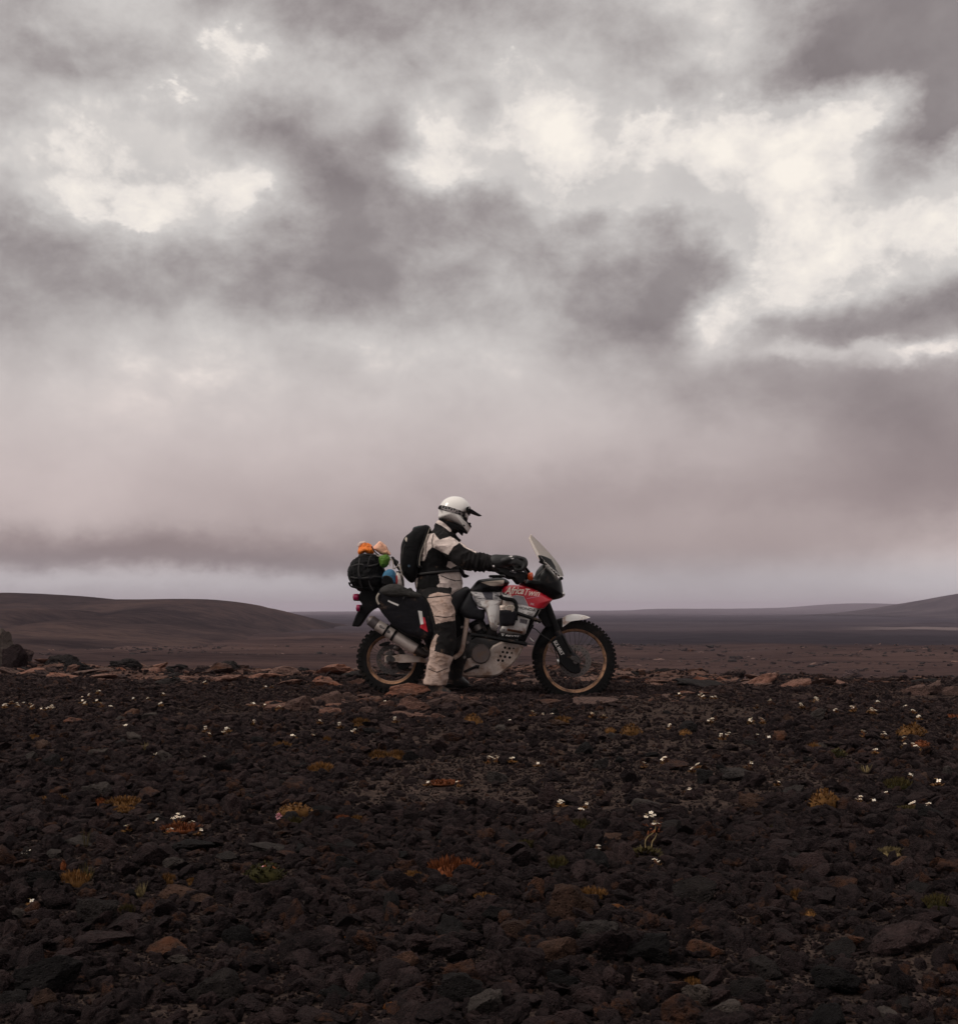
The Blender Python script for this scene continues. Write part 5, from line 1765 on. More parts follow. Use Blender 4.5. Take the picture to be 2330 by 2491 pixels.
# ------------------------------------------------------------------ cloth and luggage materials
def cloth(name, col, rough=0.85, var=0.14, dirt=None, wr=0.004, ws=26.0, spec=0.25):
    m = mat(name, col, rough, var=var, scale=14, dirt=dirt, spec=spec)
    nt = m.node_tree
    B = NB(nt)
    t = nt.nodes.new('ShaderNodeTexCoord').outputs['Object']
    weave = B.noise(t, 420.0, 2, 0.5)
    fold = B.noise(B.v('MULTIPLY', t, (1.0, 1.0, 1.8)), ws, 4, 0.55, False, 1.2)
    h = B.m('MULTIPLY_ADD', weave, 0.05, fold)
    b = nt.nodes.new('ShaderNodeBump')
    b.inputs['Distance'].default_value = wr
    nt.links.new(h, b.inputs['Height'])
    nt.links.new(b.outputs[0], nt.nodes['Principled BSDF'].inputs['Normal'])
    nt.nodes['Principled BSDF'].inputs['Sheen Weight'].default_value = 0.02
    return m


MUD = (0.30, 0.185, 0.13)
C_BEIGE = cloth('stone_textile', (0.66, 0.545, 0.50), dirt=((0.42, 0.30, 0.24), 0.2, 10), wr=0.012, ws=15)
C_TROUS = cloth('dusty_stone_textile', (0.46, 0.335, 0.285), dirt=((0.27, 0.17, 0.125), 0.45, 9), wr=0.013, ws=15)
C_BLACK = cloth('black_textile', (0.005, 0.0047, 0.005), dirt=(MUD, 0.03, 12), wr=0.005, ws=16, spec=0.1)
C_CHAR = cloth('charcoal_textile', (0.011, 0.0098, 0.010), dirt=(MUD, 0.08, 12), wr=0.005, ws=16, spec=0.12)
C_BAG = cloth('black_nylon', (0.006, 0.006, 0.0065), 0.7, wr=0.010, ws=14, spec=0.08)
C_PANN = cloth('dark_pannier_nylon', (0.009, 0.0085, 0.011), 0.75, wr=0.006, ws=10, dirt=(MUD, 0.10, 10), spec=0.1)
C_PANTOP = cloth('grey_pannier_cover', (0.026, 0.0235, 0.022), 0.75, wr=0.010, ws=18)
C_ORANGE = cloth('orange_drybag', (0.95, 0.21, 0.012), 0.5, wr=0.010, ws=24, spec=0.5)
C_PEACH = cloth('peach_towel', (0.92, 0.50, 0.35), 0.9, wr=0.008, ws=26)
C_GREEN = cloth('green_stuffsack', (0.075, 0.17, 0.018), 0.6, wr=0.008, ws=26)
C_BLUE = cloth('blue_stuffsack', (0.045, 0.155, 0.27), 0.6, wr=0.006, ws=20)
C_REDST = cloth('red_stripe', (0.30, 0.02, 0.03), 0.7, wr=0.004)
C_WHITES = cloth('white_stripe', (0.50, 0.44, 0.41), 0.7, wr=0.004)
C_STRAP = mat('pale_strap', (0.36, 0.31, 0.26), 0.8, var=0.2, scale=60)
C_DSTRAP = mat('dark_strap', (0.02, 0.018, 0.018), 0.8, var=0.3, scale=60)
C_CLEARPL = mat('crinkled_clear_plastic', (0.75, 0.66, 0.60), 0.25, var=0.1, alpha=0.55)
C_SKIN = mat('skin', (0.42, 0.24, 0.17), 0.55, var=0.08, scale=30)
C_HELM = mat('white_helmet_shell', (0.86, 0.815, 0.775), 0.22, var=0.03, scale=5, coat=0.6, dirt=((0.5, 0.4, 0.33), 0.12, 7))
C_LENS = mat('goggle_lens', (0.62, 0.55, 0.52), 0.25, 0.0, var=0.25, scale=40, coat=0.5)


def strap_pattern():
    m = mat('patterned_goggle_strap', (0.02, 0.02, 0.022), 0.7)
    nt = m.node_tree
    B = NB(nt)
    t = nt.nodes.new('ShaderNodeTexCoord').outputs['Object']
    vo = B.n('ShaderNodeTexVoronoi', feature='DISTANCE_TO_EDGE')
    nt.links.new(t, vo.inputs['Vector'])
    vo.inputs['Scale'].default_value = 34.0
    c = B.ramp(vo.outputs['Distance'], [(0.05, (0.30, 0.26, 0.26, 1)), (0.14, (0.012, 0.012, 0.013, 1))])
    nt.links.new(c, nt.nodes['Principled BSDF'].inputs['Base Color'])
    return m


C_GSTRAP = strap_pattern()


def crumple(o, amp, scale, seed=0, oct=3):
    me = o.data
    n = len(me.vertices)
    co = np.empty(n * 3)
    me.vertices.foreach_get('co', co)
    no = np.empty(n * 3)
    me.vertices.foreach_get('normal', no)
    co, no = co.reshape(-1, 3), no.reshape(-1, 3)
    d = fbm(co * scale, oct, seed)
    ridge = 1 - np.abs(vn(co * scale * 1.7, seed + 5)) * 2
    co = co + no * ((d * 0.7 + ridge * 0.35) * amp)[:, None]
    me.vertices.foreach_set('co', co.ravel())
    me.update()
    return o


def soft(poly, k, Yc, hw, m=2.6, n=10, smooth=4, amp=0.006, scale=18, seed=1):
    g = G().pillow(V(k, *poly), Yc, hw, m, n, smooth)
    v, no, f = merged(g, 0.0075, 2)
    d = fbm(v * scale, 3, seed)
    ridge = 1 - np.abs(vn(v * scale * 1.6 + 7, seed + 5)) * 2
    return v + no * ((d * 0.7 + ridge * 0.4) * amp)[:, None], f


def bag(name, label, cat, poly, k, Yc, hw, material, group=None, pname='body', **kw):
    v, f = soft(poly, k, Yc, hw, **kw)
    base = (float(v[:, 0].mean()), float(v[:, 1].mean()), float(v[:, 2].min()))
    t = thing(name, label, cat, base, group)
    mkobj(pname, v, f, material, t, True, 80)
    return t


# ------------------------------------------------------------------ luggage
LUG = 'luggage strapped on the motorcycle'
panpoly = [(545, 1250), (560, 1170), (600, 1090), (720, 1025), (870, 1012), (1020, 1058), (1150, 1120), (1280, 1180), (1400, 1290), (1500, 1480), (1560, 1690), (1610, 1830), (1570, 1900), (1400, 1955), (1200, 1915), (1000, 1830), (830, 1720), (690, 1560), (590, 1420)]
pn = bag('saddlebag', 'black soft saddlebag hanging over the silencer on the near side', 'saddlebag', panpoly, 2, Y0 - 0.255, 0.085, C_PANN, LUG, m=4.5, amp=0.006, scale=10, seed=3)
bp = bvh_of([pn.children[0]])
v, f = soft([(600, 1150), (610, 1085), (720, 1020), (870, 1006), (1010, 1052), (1080, 1090), (1130, 1062), (1180, 1120), (1300, 1175), (1320, 1240), (1200, 1262), (1050, 1230), (860, 1240), (700, 1210)], 2, Y0 - 0.27, 0.092, m=3, amp=0.010, scale=14, seed=8)
mkobj('top_flap', v, f, C_PANTOP, pn, True, 80)
decal('side_strip', V(2, (1255, 1458), (1325, 1468), (1350, 1692), (1298, 1698)), bp, M_WPRINT, pn, 0.006)
decal('red_side_strip', V(2, (1330, 1560), (1372, 1580), (1425, 1832), (1290, 1752), (1298, 1702), (1352, 1694)), bp, M_RED, pn, 0.005)
decal('reflective_tag', V(2, (742, 1272), (800, 1302), (925, 1352), (912, 1382), (820, 1342), (732, 1300)), bp, M_WPRINT, pn, 0.003)
G().tube([at(*p, Y0 - 0.335) for p in resample(V(2, (585, 1160), (548, 1220), (552, 1290), (585, 1350)), 4, False)], [0.009] * 13, 6).obj('edge_strap', C_STRAP, pn)
G().tube([at(*p, Y0 - 0.345) for p in resample(V(2, (1010, 1060), (1020, 1200), (1000, 1260)), 4, False)], 0.006, 6).obj('buckle_strap', C_DSTRAP, pn)
pl = bag('saddlebag', 'second black soft saddlebag on the far side of the rear wheel', 'saddlebag', [(p[0], p[1]) for p in panpoly], 2, Y0 + 0.255, 0.085, C_PANN, LUG, m=4.5, amp=0.006, scale=10, seed=31)

db = bag('duffel_bag', 'black ruffled duffel bag at the back of the luggage rack', 'bag', [(76, 780), (95, 720), (150, 620), (240, 555), (340, 500), (480, 492), (560, 535), (610, 620), (660, 740), (690, 900), (680, 1040), (600, 1130), (440, 1130), (300, 1112), (190, 1062), (105, 960), (72, 860)], 2, Y0, 0.19, C_BAG, LUG, m=2.6, amp=0.022, scale=15, seed=12)
G().tube([at(*p, Y0 - 0.185) for p in resample(V(2, (450, 500), (400, 620), (385, 800), (420, 1000), (480, 1110)), 4, False)], 0.006, 6).obj('strap', C_DSTRAP, db)
G().tube([at(*p, Y0 - 0.12) for p in resample(V(2, (95, 950), (88, 1000), (100, 1045), (150, 1050)), 4, False)], 0.004, 6).obj('loose_cord', C_DSTRAP, db)
G().plate(V(2, (228, 520), (240, 490), (330, 470), (480, 478), (560, 500), (560, 530), (470, 505), (330, 510), (240, 555)), -0.12, 0.12, 1.0, 2).obj('collar', C_DSTRAP, db)

ob = bag('orange_bag', 'bright orange crumpled dry bag on top of the black duffel', 'bag', [(236, 488), (236, 400), (262, 330), (300, 292), (352, 286), (366, 318), (410, 306), (446, 330), (460, 380), (494, 452), (440, 492), (340, 448), (290, 470)], 2, Y0 - 0.05, 0.075, C_ORANGE, LUG, m=2.2, amp=0.016, scale=30, seed=4)
v, f = soft([(222, 350), (228, 300), (270, 262), (300, 276), (320, 258), (352, 268), (362, 300), (300, 320), (262, 360), (240, 372)], 2, Y0 - 0.06, 0.045, amp=0.010, scale=40, seed=2)
mkobj('plastic_wrap', v, f, C_CLEARPL, ob, True, 80)
pt = bag('folded_towel', 'peach coloured folded towel leaning beside the orange bag', 'towel', [(488, 384), (540, 320), (588, 268), (630, 274), (670, 308), (720, 370), (755, 440), (784, 500), (700, 490), (622, 486), (560, 440)], 2, Y0 - 0.04, 0.06, C_PEACH, LUG, m=3, amp=0.009, scale=26, seed=6)
G().tube([at(*p, Y0 - 0.105) for p in resample(V(2, (600, 282), (650, 330), (710, 400), (770, 490)), 4, False)], 0.004, 6).obj('hem', C_PEACH, pt)
for pts, yy in (([(100, 700), (250, 660), (420, 690), (600, 640)], -0.185), ([(90, 880), (300, 900), (520, 870), (670, 900)], -0.19), ([(250, 560), (230, 760), (260, 960), (300, 1090)], -0.17)):
    bd = bvh_of([db.children[0]])
    w = []
    for p in resample(V(2, *pts), 5, False):
        d = Vector(((p[0] - CU) / F, 1.0, -(p[1] - HV) / F)).normalized()
        h = bd.ray_cast(Vector((0, 0, ZC)), d)
        w.append(h[0] - d * 0.004 if h[0] is not None and h[0].y < Y0 else at(p[0], p[1], Y0 + yy * 0.6))
    G().tube(w, 0.0075, 6).obj('strap', C_DSTRAP, db)
    G().box(w[len(w) // 2] + Vector((0, -0.006, 0)), (0.03, 0.012, 0.022)).obj('buckle', M_DKGREY, db)
gb = bag('stuff_sack', 'small round green stuff sack strapped below the towel', 'bag', [(590, 600), (592, 540), (630, 502), (690, 496), (750, 515), (776, 560), (764, 620), (730, 680), (670, 716), (615, 690)], 2, Y0 - 0.14, 0.06, C_GREEN, LUG, m=2.2, amp=0.009, scale=30, seed=9)
bb = bag('stuff_sack', 'blue rolled stuff sack between the duffel and the rider', 'bag', [(640, 880), (652, 830), (690, 776), (750, 745), (810, 748), (852, 782), (876, 840), (880, 930), (872, 1000), (760, 1000), (660, 970)], 2, Y0 - 0.17, 0.07, C_BLUE, LUG, m=2.6, amp=0.003, scale=20, seed=10)
g = G().plate(V(2, (640, 905), (655, 875), (710, 866), (765, 880), (812, 915), (826, 960), (800, 1010), (640, 1000), (628, 950)), -0.255, -0.2, 1.5, 3)
g.obj('open_end', C_BAG, bb)
G().tube([at(*p, Y0 - 0.25) for p in resample(V(2, (638, 890), (690, 860), (760, 872), (815, 915)), 4, False)], 0.005, 6).obj('rolled_rim', C_PANTOP, bb)
rs = bag('rolled_mat', 'rolled sleeping mat with red and white bands behind the rider', 'sleeping mat', [(868, 980), (872, 880), (880, 815), (920, 795), (965, 830), (1000, 890), (1012, 960), (1014, 1050), (960, 1070), (880, 1050)], 2, Y0 - 0.10, 0.13, C_WHITES, LUG, m=3, amp=0.004, scale=20, seed=13)
br = bvh_of([rs.children[0]])
decal('red_band', V(2, (872, 850), (898, 850), (905, 920), (900, 990), (874, 1000)), br, C_REDST, rs, 0.003)
decal('dark_band', V(2, (950, 840), (975, 850), (1000, 930), (1004, 1030), (985, 1040), (975, 940)), br, C_CHAR, rs, 0.003)
# webbing and cords tying the load
wb = thing('tie_down_strap', 'pale knotted cords and straps tying the luggage behind the rider', 'strap', at(*V(2, (860, 760))[0], Y0 - 0.15), LUG)
for (pts, r, m, y) in (
        ([(455, 350), (500, 430), (560, 490), (640, 540)], 0.006, C_DSTRAP, -0.13), ([(770, 560), (820, 600), (830, 680), (826, 740)], 0.005, C_STRAP, -0.2),
        ([(780, 590), (760, 640), (775, 690)], 0.004, C_STRAP, -0.2), ([(800, 530), (850, 580), (905, 620), (880, 650)], 0.010, C_DSTRAP, -0.12),
        ([(840, 740), (890, 700), (930, 655), (950, 680), (960, 760)], 0.005, C_STRAP, -0.16), ([(930, 700), (950, 740), (985, 840), (1005, 900)], 0.005, C_STRAP, -0.16),
        ([(880, 800), (940, 795), (1000, 800)], 0.010, C_DSTRAP, -0.15), ([(820, 540), (850, 620), (900, 700), (950, 760)], 0.012, C_BAG, -0.08),
        ([(540, 500), (580, 520), (640, 500)], 0.006, C_STRAP, -0.14)):
    P = [at(*p, Y0 + y) for p in resample(V(2, *pts), 4, False)]
    G().tube(P, r, 6).obj('strap' if r > 0.0055 else 'cord', m, wb)
# pouch on the crash bar
po = bag('tool_pouch', 'small black pouch strapped to the crash bar below the red fairing', 'pouch', [(1165, 580), (1180, 556), (1300, 560), (1400, 578), (1432, 610), (1422, 700), (1400, 800), (1370, 812), (1180, 815), (1165, 780), (1160, 680)], 5, Y0 - 0.285, 0.045, C_PANN, LUG, m=4, amp=0.003, scale=20, seed=15)
c = at(*V(5, (1212, 508))[0], Y0 - 0.29)
g = G()
g.rings([[c + Vector((0.0235 * s * math.cos(a), 0.0235 * s * math.sin(a), dz)) for a in [2 * math.pi * k / 20 for k in range(20)]] for s, dz in ((0.8, -0.03), (0.9, -0.011), (1, -0.008), (1, 0.008), (0.9, 0.012))])
g.obj('white_cap', M_CREAM, po)
G().tube([at(*p, Y0 - 0.335) for p in resample(V(5, (1275, 525), (1300, 495), (1350, 486), (1390, 500), (1398, 535)), 4, False)], 0.0055, 8).obj('clip_strap', C_STRAP, po)
G().tube([at(*p, Y0 - 0.338) for p in V(5, (1352, 488), (1362, 540), (1370, 585))], 0.006, 8).obj('clip_strap', C_STRAP, po)

# ------------------------------------------------------------------ the rider
rider = thing('person', 'rider in beige and black suit and white helmet sitting astride the motorcycle', 'person', (at(1061, 1688, Y0).x, Y0 - 0.05, 0))
ARM = [(1066, 1308, -.175, 21, .062), (1084, 1323, -.215, 22.5, .068), (1104, 1338, -.24, 23, .068), (1126, 1354, -.275, 24, .068), (1151, 1362, -.295, 21, .062), (1178, 1366.5, -.32, 18.5, .053), (1204, 1368, -.34, 14.5, .045)]
TORSO = [(1064, 1281, 0, 10, .055), (1068, 1290, 0, 25, .10), (1071, 1300, 0, 36, .165), (1070, 1312, 0, 40, .205), (1068, 1326, 0, 41, .21), (1066, 1342, 0, 42.5, .195), (1065, 1360, 0, 45.5, .185), (1067, 1380, 0, 49.5, .180), (1069, 1398, 0, 51, .185), (1069, 1416, 0, 56, .20), (1065, 1432, 0, 57, .205), (1062, 1444, 0, 52, .20)]
LEGR = [(1058, 1430, -.09, 44, .11), (1062, 1452, -.19, 37, .115), (1070, 1474, -.25, 32, .105), (1076.5, 1496, -.285, 29, .10), (1080, 1514, -.30, 27.5, .095), (1081, 1536, -.31, 27.5, .092), (1081, 1558, -.315, 29, .095), (1077, 1580, -.315, 29, .095), (1071, 1604, -.315, 27, .092), (1064, 1632, -.315, 26.5, .090), (1060, 1654, -.315, 27, .092), (1059, 1665, -.315, 27.5, .094)]
LEGL = [(1058, 1430, .09, 44, .11), (1072, 1456, .19, 36, .115), (1094, 1490, .27, 30, .105), (1108, 1520, .30, 27, .095), (1112, 1556, .31, 27, .09), (1110, 1592, .315, 26, .09)]


def thin(L, k):
    return [(u, v, y, hw * k, hd * k) for (u, v, y, hw, hd) in L]


def mirror_px(L):
    """the same limb on the far side, mirrored in the bike's plane"""
    out = []
    for (u, v, y, hw, hd) in L:
        p = at(u, v, Y0 + y)
        q = px_of((p.x, 2 * Y0 - p.y, p.z))
        out.append((q[0], q[1], -y, hw * (Y0 + y) / (Y0 - y), hd))
    return out


# body: one continuous skin under the suit, with head and hands
g = G()
g.limb(thin(TORSO[1:], 0.86)).limb(thin(ARM, 0.72)).limb(mirror_px(thin(ARM, 0.72))).limb(thin(LEGR, 0.72)).limb(thin(LEGL, 0.72))
g.limb([(1078, 1296, 0, 14, .055), (1088, 1276, 0, 14, .055), (1096, 1262, 0, 15, .058)])
g.pillow([(1077, 1236), (1082, 1222), (1098, 1214), (1116, 1216), (1127, 1227), (1129, 1240), (1131, 1248), (1135, 1254), (1130, 1258), (1130, 1265), (1126, 1274), (1116, 1277), (1104, 1270), (1092, 1266), (1080, 1256)], Y0, 0.078, 2.4, 8, 2)
def hand(scale, mirror=False):
    h = G()
    def w(u, v, y):
        p = at(u, v, Y0 + y)
        return Vector((p.x, 2 * Y0 - p.y, p.z)) if mirror else p
    k = scale
    # palm and back of the hand
    for y in (-.335, -.352, -.369, -.386):
        h.tube([w(1212, 1368, y * 0.25 - .345 * 0.75), w(1232, 1362, y), w(1256, 1356, y), w(1266, 1357, y)], [0.026 * k, 0.021 * k, 0.016 * k, 0.0135 * k], 10)
    for i, (y, ln) in enumerate(((-.318, .95), (-.343, 1.05), (-.368, 1.0), (-.392, .86))):
        pts = [(1262, 1357), (1262 + 13 * ln, 1360), (1264 + 15 * ln, 1372), (1263 + 8 * ln, 1384), (1258, 1386), (1252, 1382)]
        h.tube(resample([tuple(w(u, v, y)) for u, v in pts], 3, False), [0.0125 * k] * 10 + [0.0115 * k] * 5 + [0.009 * k], 10)
    h.tube(resample([tuple(w(u, v, y)) for u, v, y in ((1226, 1370, -.32), (1240, 1378, -.30), (1254, 1386, -.302), (1266, 1388, -.315))], 3, False), [0.016 * k] * 5 + [0.012 * k] * 4 + [0.0095 * k], 10)
    fist = inset(V(9, (1100, 300), (1180, 262), (1270, 195), (1380, 195), (1500, 290), (1620, 400), (1655, 480), (1645, 560), (1590, 640), (1500, 610), (1400, 560), (1250, 530), (1120, 500)), 3.2 if k > 1 else 6.5)
    f2 = G().pillow(fist, Y0 - .355, 0.042 * k, 3, 6, 2)
    h.add([(p[0], 2 * Y0 - p[1], p[2]) for p in f2.v] if mirror else f2.v, f2.f)
    return h
for mir in (False, True):
    h = hand(0.72, mir)
    g.add(h.v, h.f)
for yk in (1, -1):   # feet
    pass
g.limb(thin([(1059, 1660, -.315, 20, .05), (1058, 1674, -.318, 17, .045), (1066, 1680, -.32, 17, .042), (1085, 1684, -.325, 9, .040)], 0.8))
v, no, f = merged(g, 0.009, 3)
body = mkobj('body', v, f, C_SKIN, rider, True, 80)
# face details seen through the goggle port
for s in (-1, 1):
    G().ball(at(1124, 1239) + Vector((0, s * 0.031, 0)), (0.010, 0.012, 0.010)).obj('eye', M_WPRINT, body)

# --- jacket
g = G().limb(TORSO, 28).limb(ARM, 22).limb(mirror_px(ARM), 22)
g.limb([(1074, 1294, 0, 22, .085), (1082, 1281, 0, 22, .080), (1086, 1272, 0, 20, .072)])
v, no, f = merged(g, 0.0052, 8)
px = CU + F * v[:, 0] / v[:, 1]
pv = HV + F * (ZC - v[:, 2]) / v[:, 1]
# drag folds: round the sleeves, across the back and waist
fold = 1 - np.abs(vn(np.stack([v[:, 0] * 10, v[:, 1] * 9, v[:, 2] * 20], -1), 3)) * 2
fold2 = 1 - np.abs(vn(np.stack([v[:, 0] * 26 + v[:, 2] * 10, v[:, 1] * 10, v[:, 2] * 16 - v[:, 0] * 8], -1), 8)) * 2
sleeve = np.clip((px - 1110) / 40, 0, 1)
ring = np.sin(px * 0.62 + pv * 0.15 + 2.2 * vn(v * 14, 6)) * np.clip(1 - np.abs(px - 1158) / 42, 0, 1) * 0.0045
v = v + no * ring[:, None]
v = v + no * ((fold * 0.0055 * (1 - sleeve) + fold2 * (0.0045 + 0.004 * sleeve) + 0.004 * fbm(v * 6, 2, 4)))[:, None]
J_B = [V(3, (405, 585), (510, 568), (545, 615), (582, 652), (650, 632), (722, 606), (775, 640), (842, 690), (760, 745), (690, 852), (640, 830), (600, 812), (480, 752), (428, 805), (398, 900), (382, 925), (290, 935), (290, 870), (330, 740), (370, 620)),
       V(3, (562, 1098), (700, 1072), (900, 1045), (960, 1120), (930, 1200), (900, 1330), (800, 1370), (700, 1352), (600, 1316), (543, 1252), (585, 1205), (575, 1150)),
       V(3, (690, 935), (720, 930), (800, 990), (720, 1022), (670, 1000)),
       V(3, (520, 430), (545, 400), (600, 400), (745, 530), (718, 556), (650, 500), (600, 470)),
       V(3, (200, 1190), (300, 1140), (292, 1230), (282, 1310), (200, 1350)),
       V(3, (835, 688), (900, 688), (960, 742), (1062, 800), (1050, 826), (900, 752))]
J_C = [V(3, (400, 590), (430, 520), (530, 440), (600, 460), (720, 556), (760, 600), (722, 606), (582, 652), (510, 568))]
mi = []
for q in f:
    c = v[list(q)].mean(0)
    u = px_of(c)
    if any(inside(u, p) for p in J_B):
        mi.append(1)
    elif any(inside(u, p) for p in J_C) or u[0] > 1098:
        mi.append(2)
    else:
        mi.append(0)
jk = mkobj('jacket', v, f, [C_BLACK, C_BEIGE, C_CHAR], rider, True, 80)
if len(jk.data.polygons) == len(mi):
    jk.data.polygons.foreach_set('material_index', mi)
else:
    for p in jk.data.polygons:
        u = px_of(Vector(p.center) + origin_of(jk))
        p.material_index = 1 if any(inside(u, q) for q in J_B) else (2 if u[0] > 1098 or any(inside(u, q) for q in J_C) else 0)
# waist belt with a pouch
g = G()
beltp = [(1013 + 107 * (0.5 - 0.5 * math.cos(t)), 1398 - 9 * (0.5 - 0.5 * math.cos(t)), math.sin(t)) for t in [2 * math.pi * k / 40 for k in range(41)]]
g.tube([at(u, vv) + Vector((0, -0.196 * s, 0)) for u, vv, s in beltp], 0.0095, 8)
g.obj('belt', C_DSTRAP, jk)
v2, f2 = soft([(830, 1000), (890, 1050), (912, 1102), (965, 1118), (930, 1145), (880, 1140), (850, 1090)], 3, Y0, 0.08, amp=0.003, scale=20, seed=2)
mkobj('waist_flap', v2, f2, C_BLACK, jk, True, 80)

# --- trousers
g = G().limb(LEGR, 24).limb(LEGL, 24)
g.limb([(1063, 1418, 0, 46, .175), (1062, 1436, 0, 50, .19), (1063, 1452, 0, 44, .17)], 24)
v, no, f = merged(g, 0.0054, 7)
fold = 1 - np.abs(vn(np.stack([v[:, 0] * 9, v[:, 1] * 9, v[:, 2] * 17], -1), 13)) * 2
fold2 = 1 - np.abs(vn(np.stack([v[:, 0] * 16 + v[:, 2] * 14, v[:, 1] * 12, v[:, 2] * 14 - v[:, 0] * 10], -1), 18)) * 2
v = v + no * (fold * 0.006 + fold2 * 0.005 + 0.005 * fbm(v * 6, 2, 14))[:, None]
T_B = [V(5, (-10, 385), (30, 310), (170, 268), (300, 290), (400, 300), (400, 385), (470, 620), (470, 725), (300, 745), (130, 782), (85, 600), (35, 470)),
       V(5, (125, 960), (150, 945), (182, 970), (150, 1010), (112, 1220), (250, 1262), (420, 1318), (380, 1660), (330, 1800), (-200, 1800), (-100, 1500), (30, 1300), (40, 1120))]
mi = [1 if (v[list(q)].mean(0)[1] < Y0 and any(inside(px_of(v[list(q)].mean(0)), p) for p in T_B)) else 0 for q in f]
tr = mkobj('trousers', v, f, [C_CHAR, C_TROUS], rider, True, 80)
if len(tr.data.polygons) == len(mi):
    tr.data.polygons.foreach_set('material_index', mi)
bt2 = bvh_of([tr])
for nm, pl in (('pocket_flap_edge', [(2, 352), (180, 330), (366, 316), (368, 328), (180, 345), (2, 367)]), ('knee_seam', [(105, 646), (280, 670), (432, 652), (432, 661), (280, 682), (108, 658)]), ('cuff_fold', [(10, 1500), (150, 1560), (330, 1490), (330, 1500), (150, 1572), (12, 1514)])):
    decal(nm, V(5, *pl), bt2, C_CHAR, tr, 0.0015)
bj2 = bvh_of([jk])
for nm, pl in (('pocket_seam', [(598, 1112), (690, 1150), (780, 1178), (866, 1176), (866, 1186), (780, 1190), (688, 1162), (598, 1124)]), ('shoulder_seam', [(484, 748), (478, 660), (500, 575), (509, 577), (488, 660), (494, 750)]), ('armhole_seam', [(486, 748), (600, 806), (688, 846), (684, 856), (596, 818), (482, 760)])):
    decal(nm, V(3, *pl), bj2, C_CHAR, jk, 0.0012)
# --- boots
def boot(ctrl, sole, y, name):
    g = G().limb(ctrl, 18)
    v, no, f = merged(g, 0.006, 4)
    b = mkobj(name, v, f, M_BOOT, rider, True, 80)
    G().plate(sole, y - 0.05, y + 0.05, 1.5, 3).obj('sole', M_RUBBER, b)
    return b
M_BOOT = mat('black_boot_leather', (0.016, 0.015, 0.015), 0.55, var=0.3, bump=0.002, bscale=40, dirt=(MUD, 0.35, 12))
boot([(1060, 1640, -.315, 21, .070), (1060, 1660, -.315, 20, .066), (1061, 1674, -.318, 20, .055), (1068, 1680, -.32, 16, .050), (1084, 1683, -.325, 10, .048), (1096, 1686, -.328, 6, .036)], [(1040, 1684), (1060, 1686), (1080, 1687), (1098, 1687), (1104, 1690), (1098, 1693), (1040, 1693)], -0.322, 'boot')
boot([(1112, 1570, .315, 24, .075), (1110, 1610, .315, 23, .070), (1107, 1640, .318, 20, .060), (1110, 1654, .32, 20, .052), (1126, 1661, .325, 12, .048), (1140, 1665, .328, 6, .036)], [(1088, 1664), (1110, 1666), (1130, 1667), (1146, 1669), (1140, 1673), (1088, 1673)], 0.322, 'boot')
# --- gloves
for mir in (False, True):
    h = hand(1.22, mir)
    cuff = [(1193, 1367.5, -.335, 16, .052), (1204, 1367, -.34, 18.5, .055), (1216, 1366, -.343, 17.5, .052), (1228, 1364, -.347, 15, .045), (1240, 1364, -.35, 14, .042)]
    h2 = G().limb(mirror_px(cuff) if mir else cuff, 18)
    h.add(h2.v, h2.f)
    v, no, f = merged(h, 0.0042, 3)
    gl = mkobj('glove', v, f, M_GLOVE, rider, True, 80) if 'M_GLOVE' in globals() else None
    if gl is None:
        M_GLOVE = mat('black_glove_leather', (0.011, 0.0105, 0.011), 0.6, var=0.3, bump=0.0012, bscale=120)
        gl = mkobj('glove', v, f, M_GLOVE, rider, True, 80)
    if not mir:
        bg_ = bvh_of([gl])
        decal('knuckle_print', V(9, (1165, 262), (1250, 232), (1272, 262), (1240, 280), (1200, 270)), bg_, M_WPRINT, gl, 0.002)
        decal('knuckle_print', V(9, (1225, 318), (1300, 295), (1312, 322), (1260, 332)), bg_, M_WPRINT, gl, 0.002)

# --- helmet
helm = part('helmet', rider)
shell = V(8, (112, 960), (98, 800), (100, 640), (130, 520), (190, 400), (300, 260), (430, 175), (570, 126), (700, 112), (840, 122), (980, 160), (1100, 228), (1200, 320), (1268, 430), (1292, 530), (1280, 600), (1240, 680),
          (1170, 720), (1120, 745), (1080, 860), (1072, 940), (1090, 1040), (1140, 1110), (1230, 1190), (1330, 1268), (1300, 1340), (1205, 1490), (1150, 1430), (1010, 1290), (840, 1190), (620, 1090), (380, 1020))
g = G()
P = resample(shell, 3)
def helm_body(P, hw, m, n=12, k=1.0, cx=None, cy=None):
    """fixed centre so the port and rim keep their place on every slice"""
    rings = []
    for i in range(2 * n + 1):
        ph = (i / (2 * n) - 0.5) * math.pi * 0.98
        s = abs(math.cos(ph)) ** (2 / m)
        y = math.copysign(abs(math.sin(ph)) ** (2 / m), ph) * hw
        rings.append([at(cx + s * k * (p[0] - cx), cy + s * k * (p[1] - cy)) + Vector((0, y, 0)) for p in P])
    return rings
CX, CY = V(8, (700, 760))[0]
so = G().rings(helm_body(P, 0.132, 2.35, 14, 1.0, CX, CY)).obj('shell', C_HELM, helm, True, 70)
hb_ = bvh_of([so])
# black neck roll and chin lining below the shell
lin_ = G().pillow(V(8, (108, 985), (150, 960), (380, 1020), (620, 1085), (840, 1185), (1010, 1285), (1150, 1420), (1208, 1492), (1160, 1530), (1050, 1475), (1020, 1590), (985, 1590), (900, 1505), (820, 1470), (700, 1560), (560, 1480), (480, 1300), (300, 1130), (170, 1040)), Y0, 0.105, 3, 8, 2).obj('lining', C_BLACK, helm, True, 70)
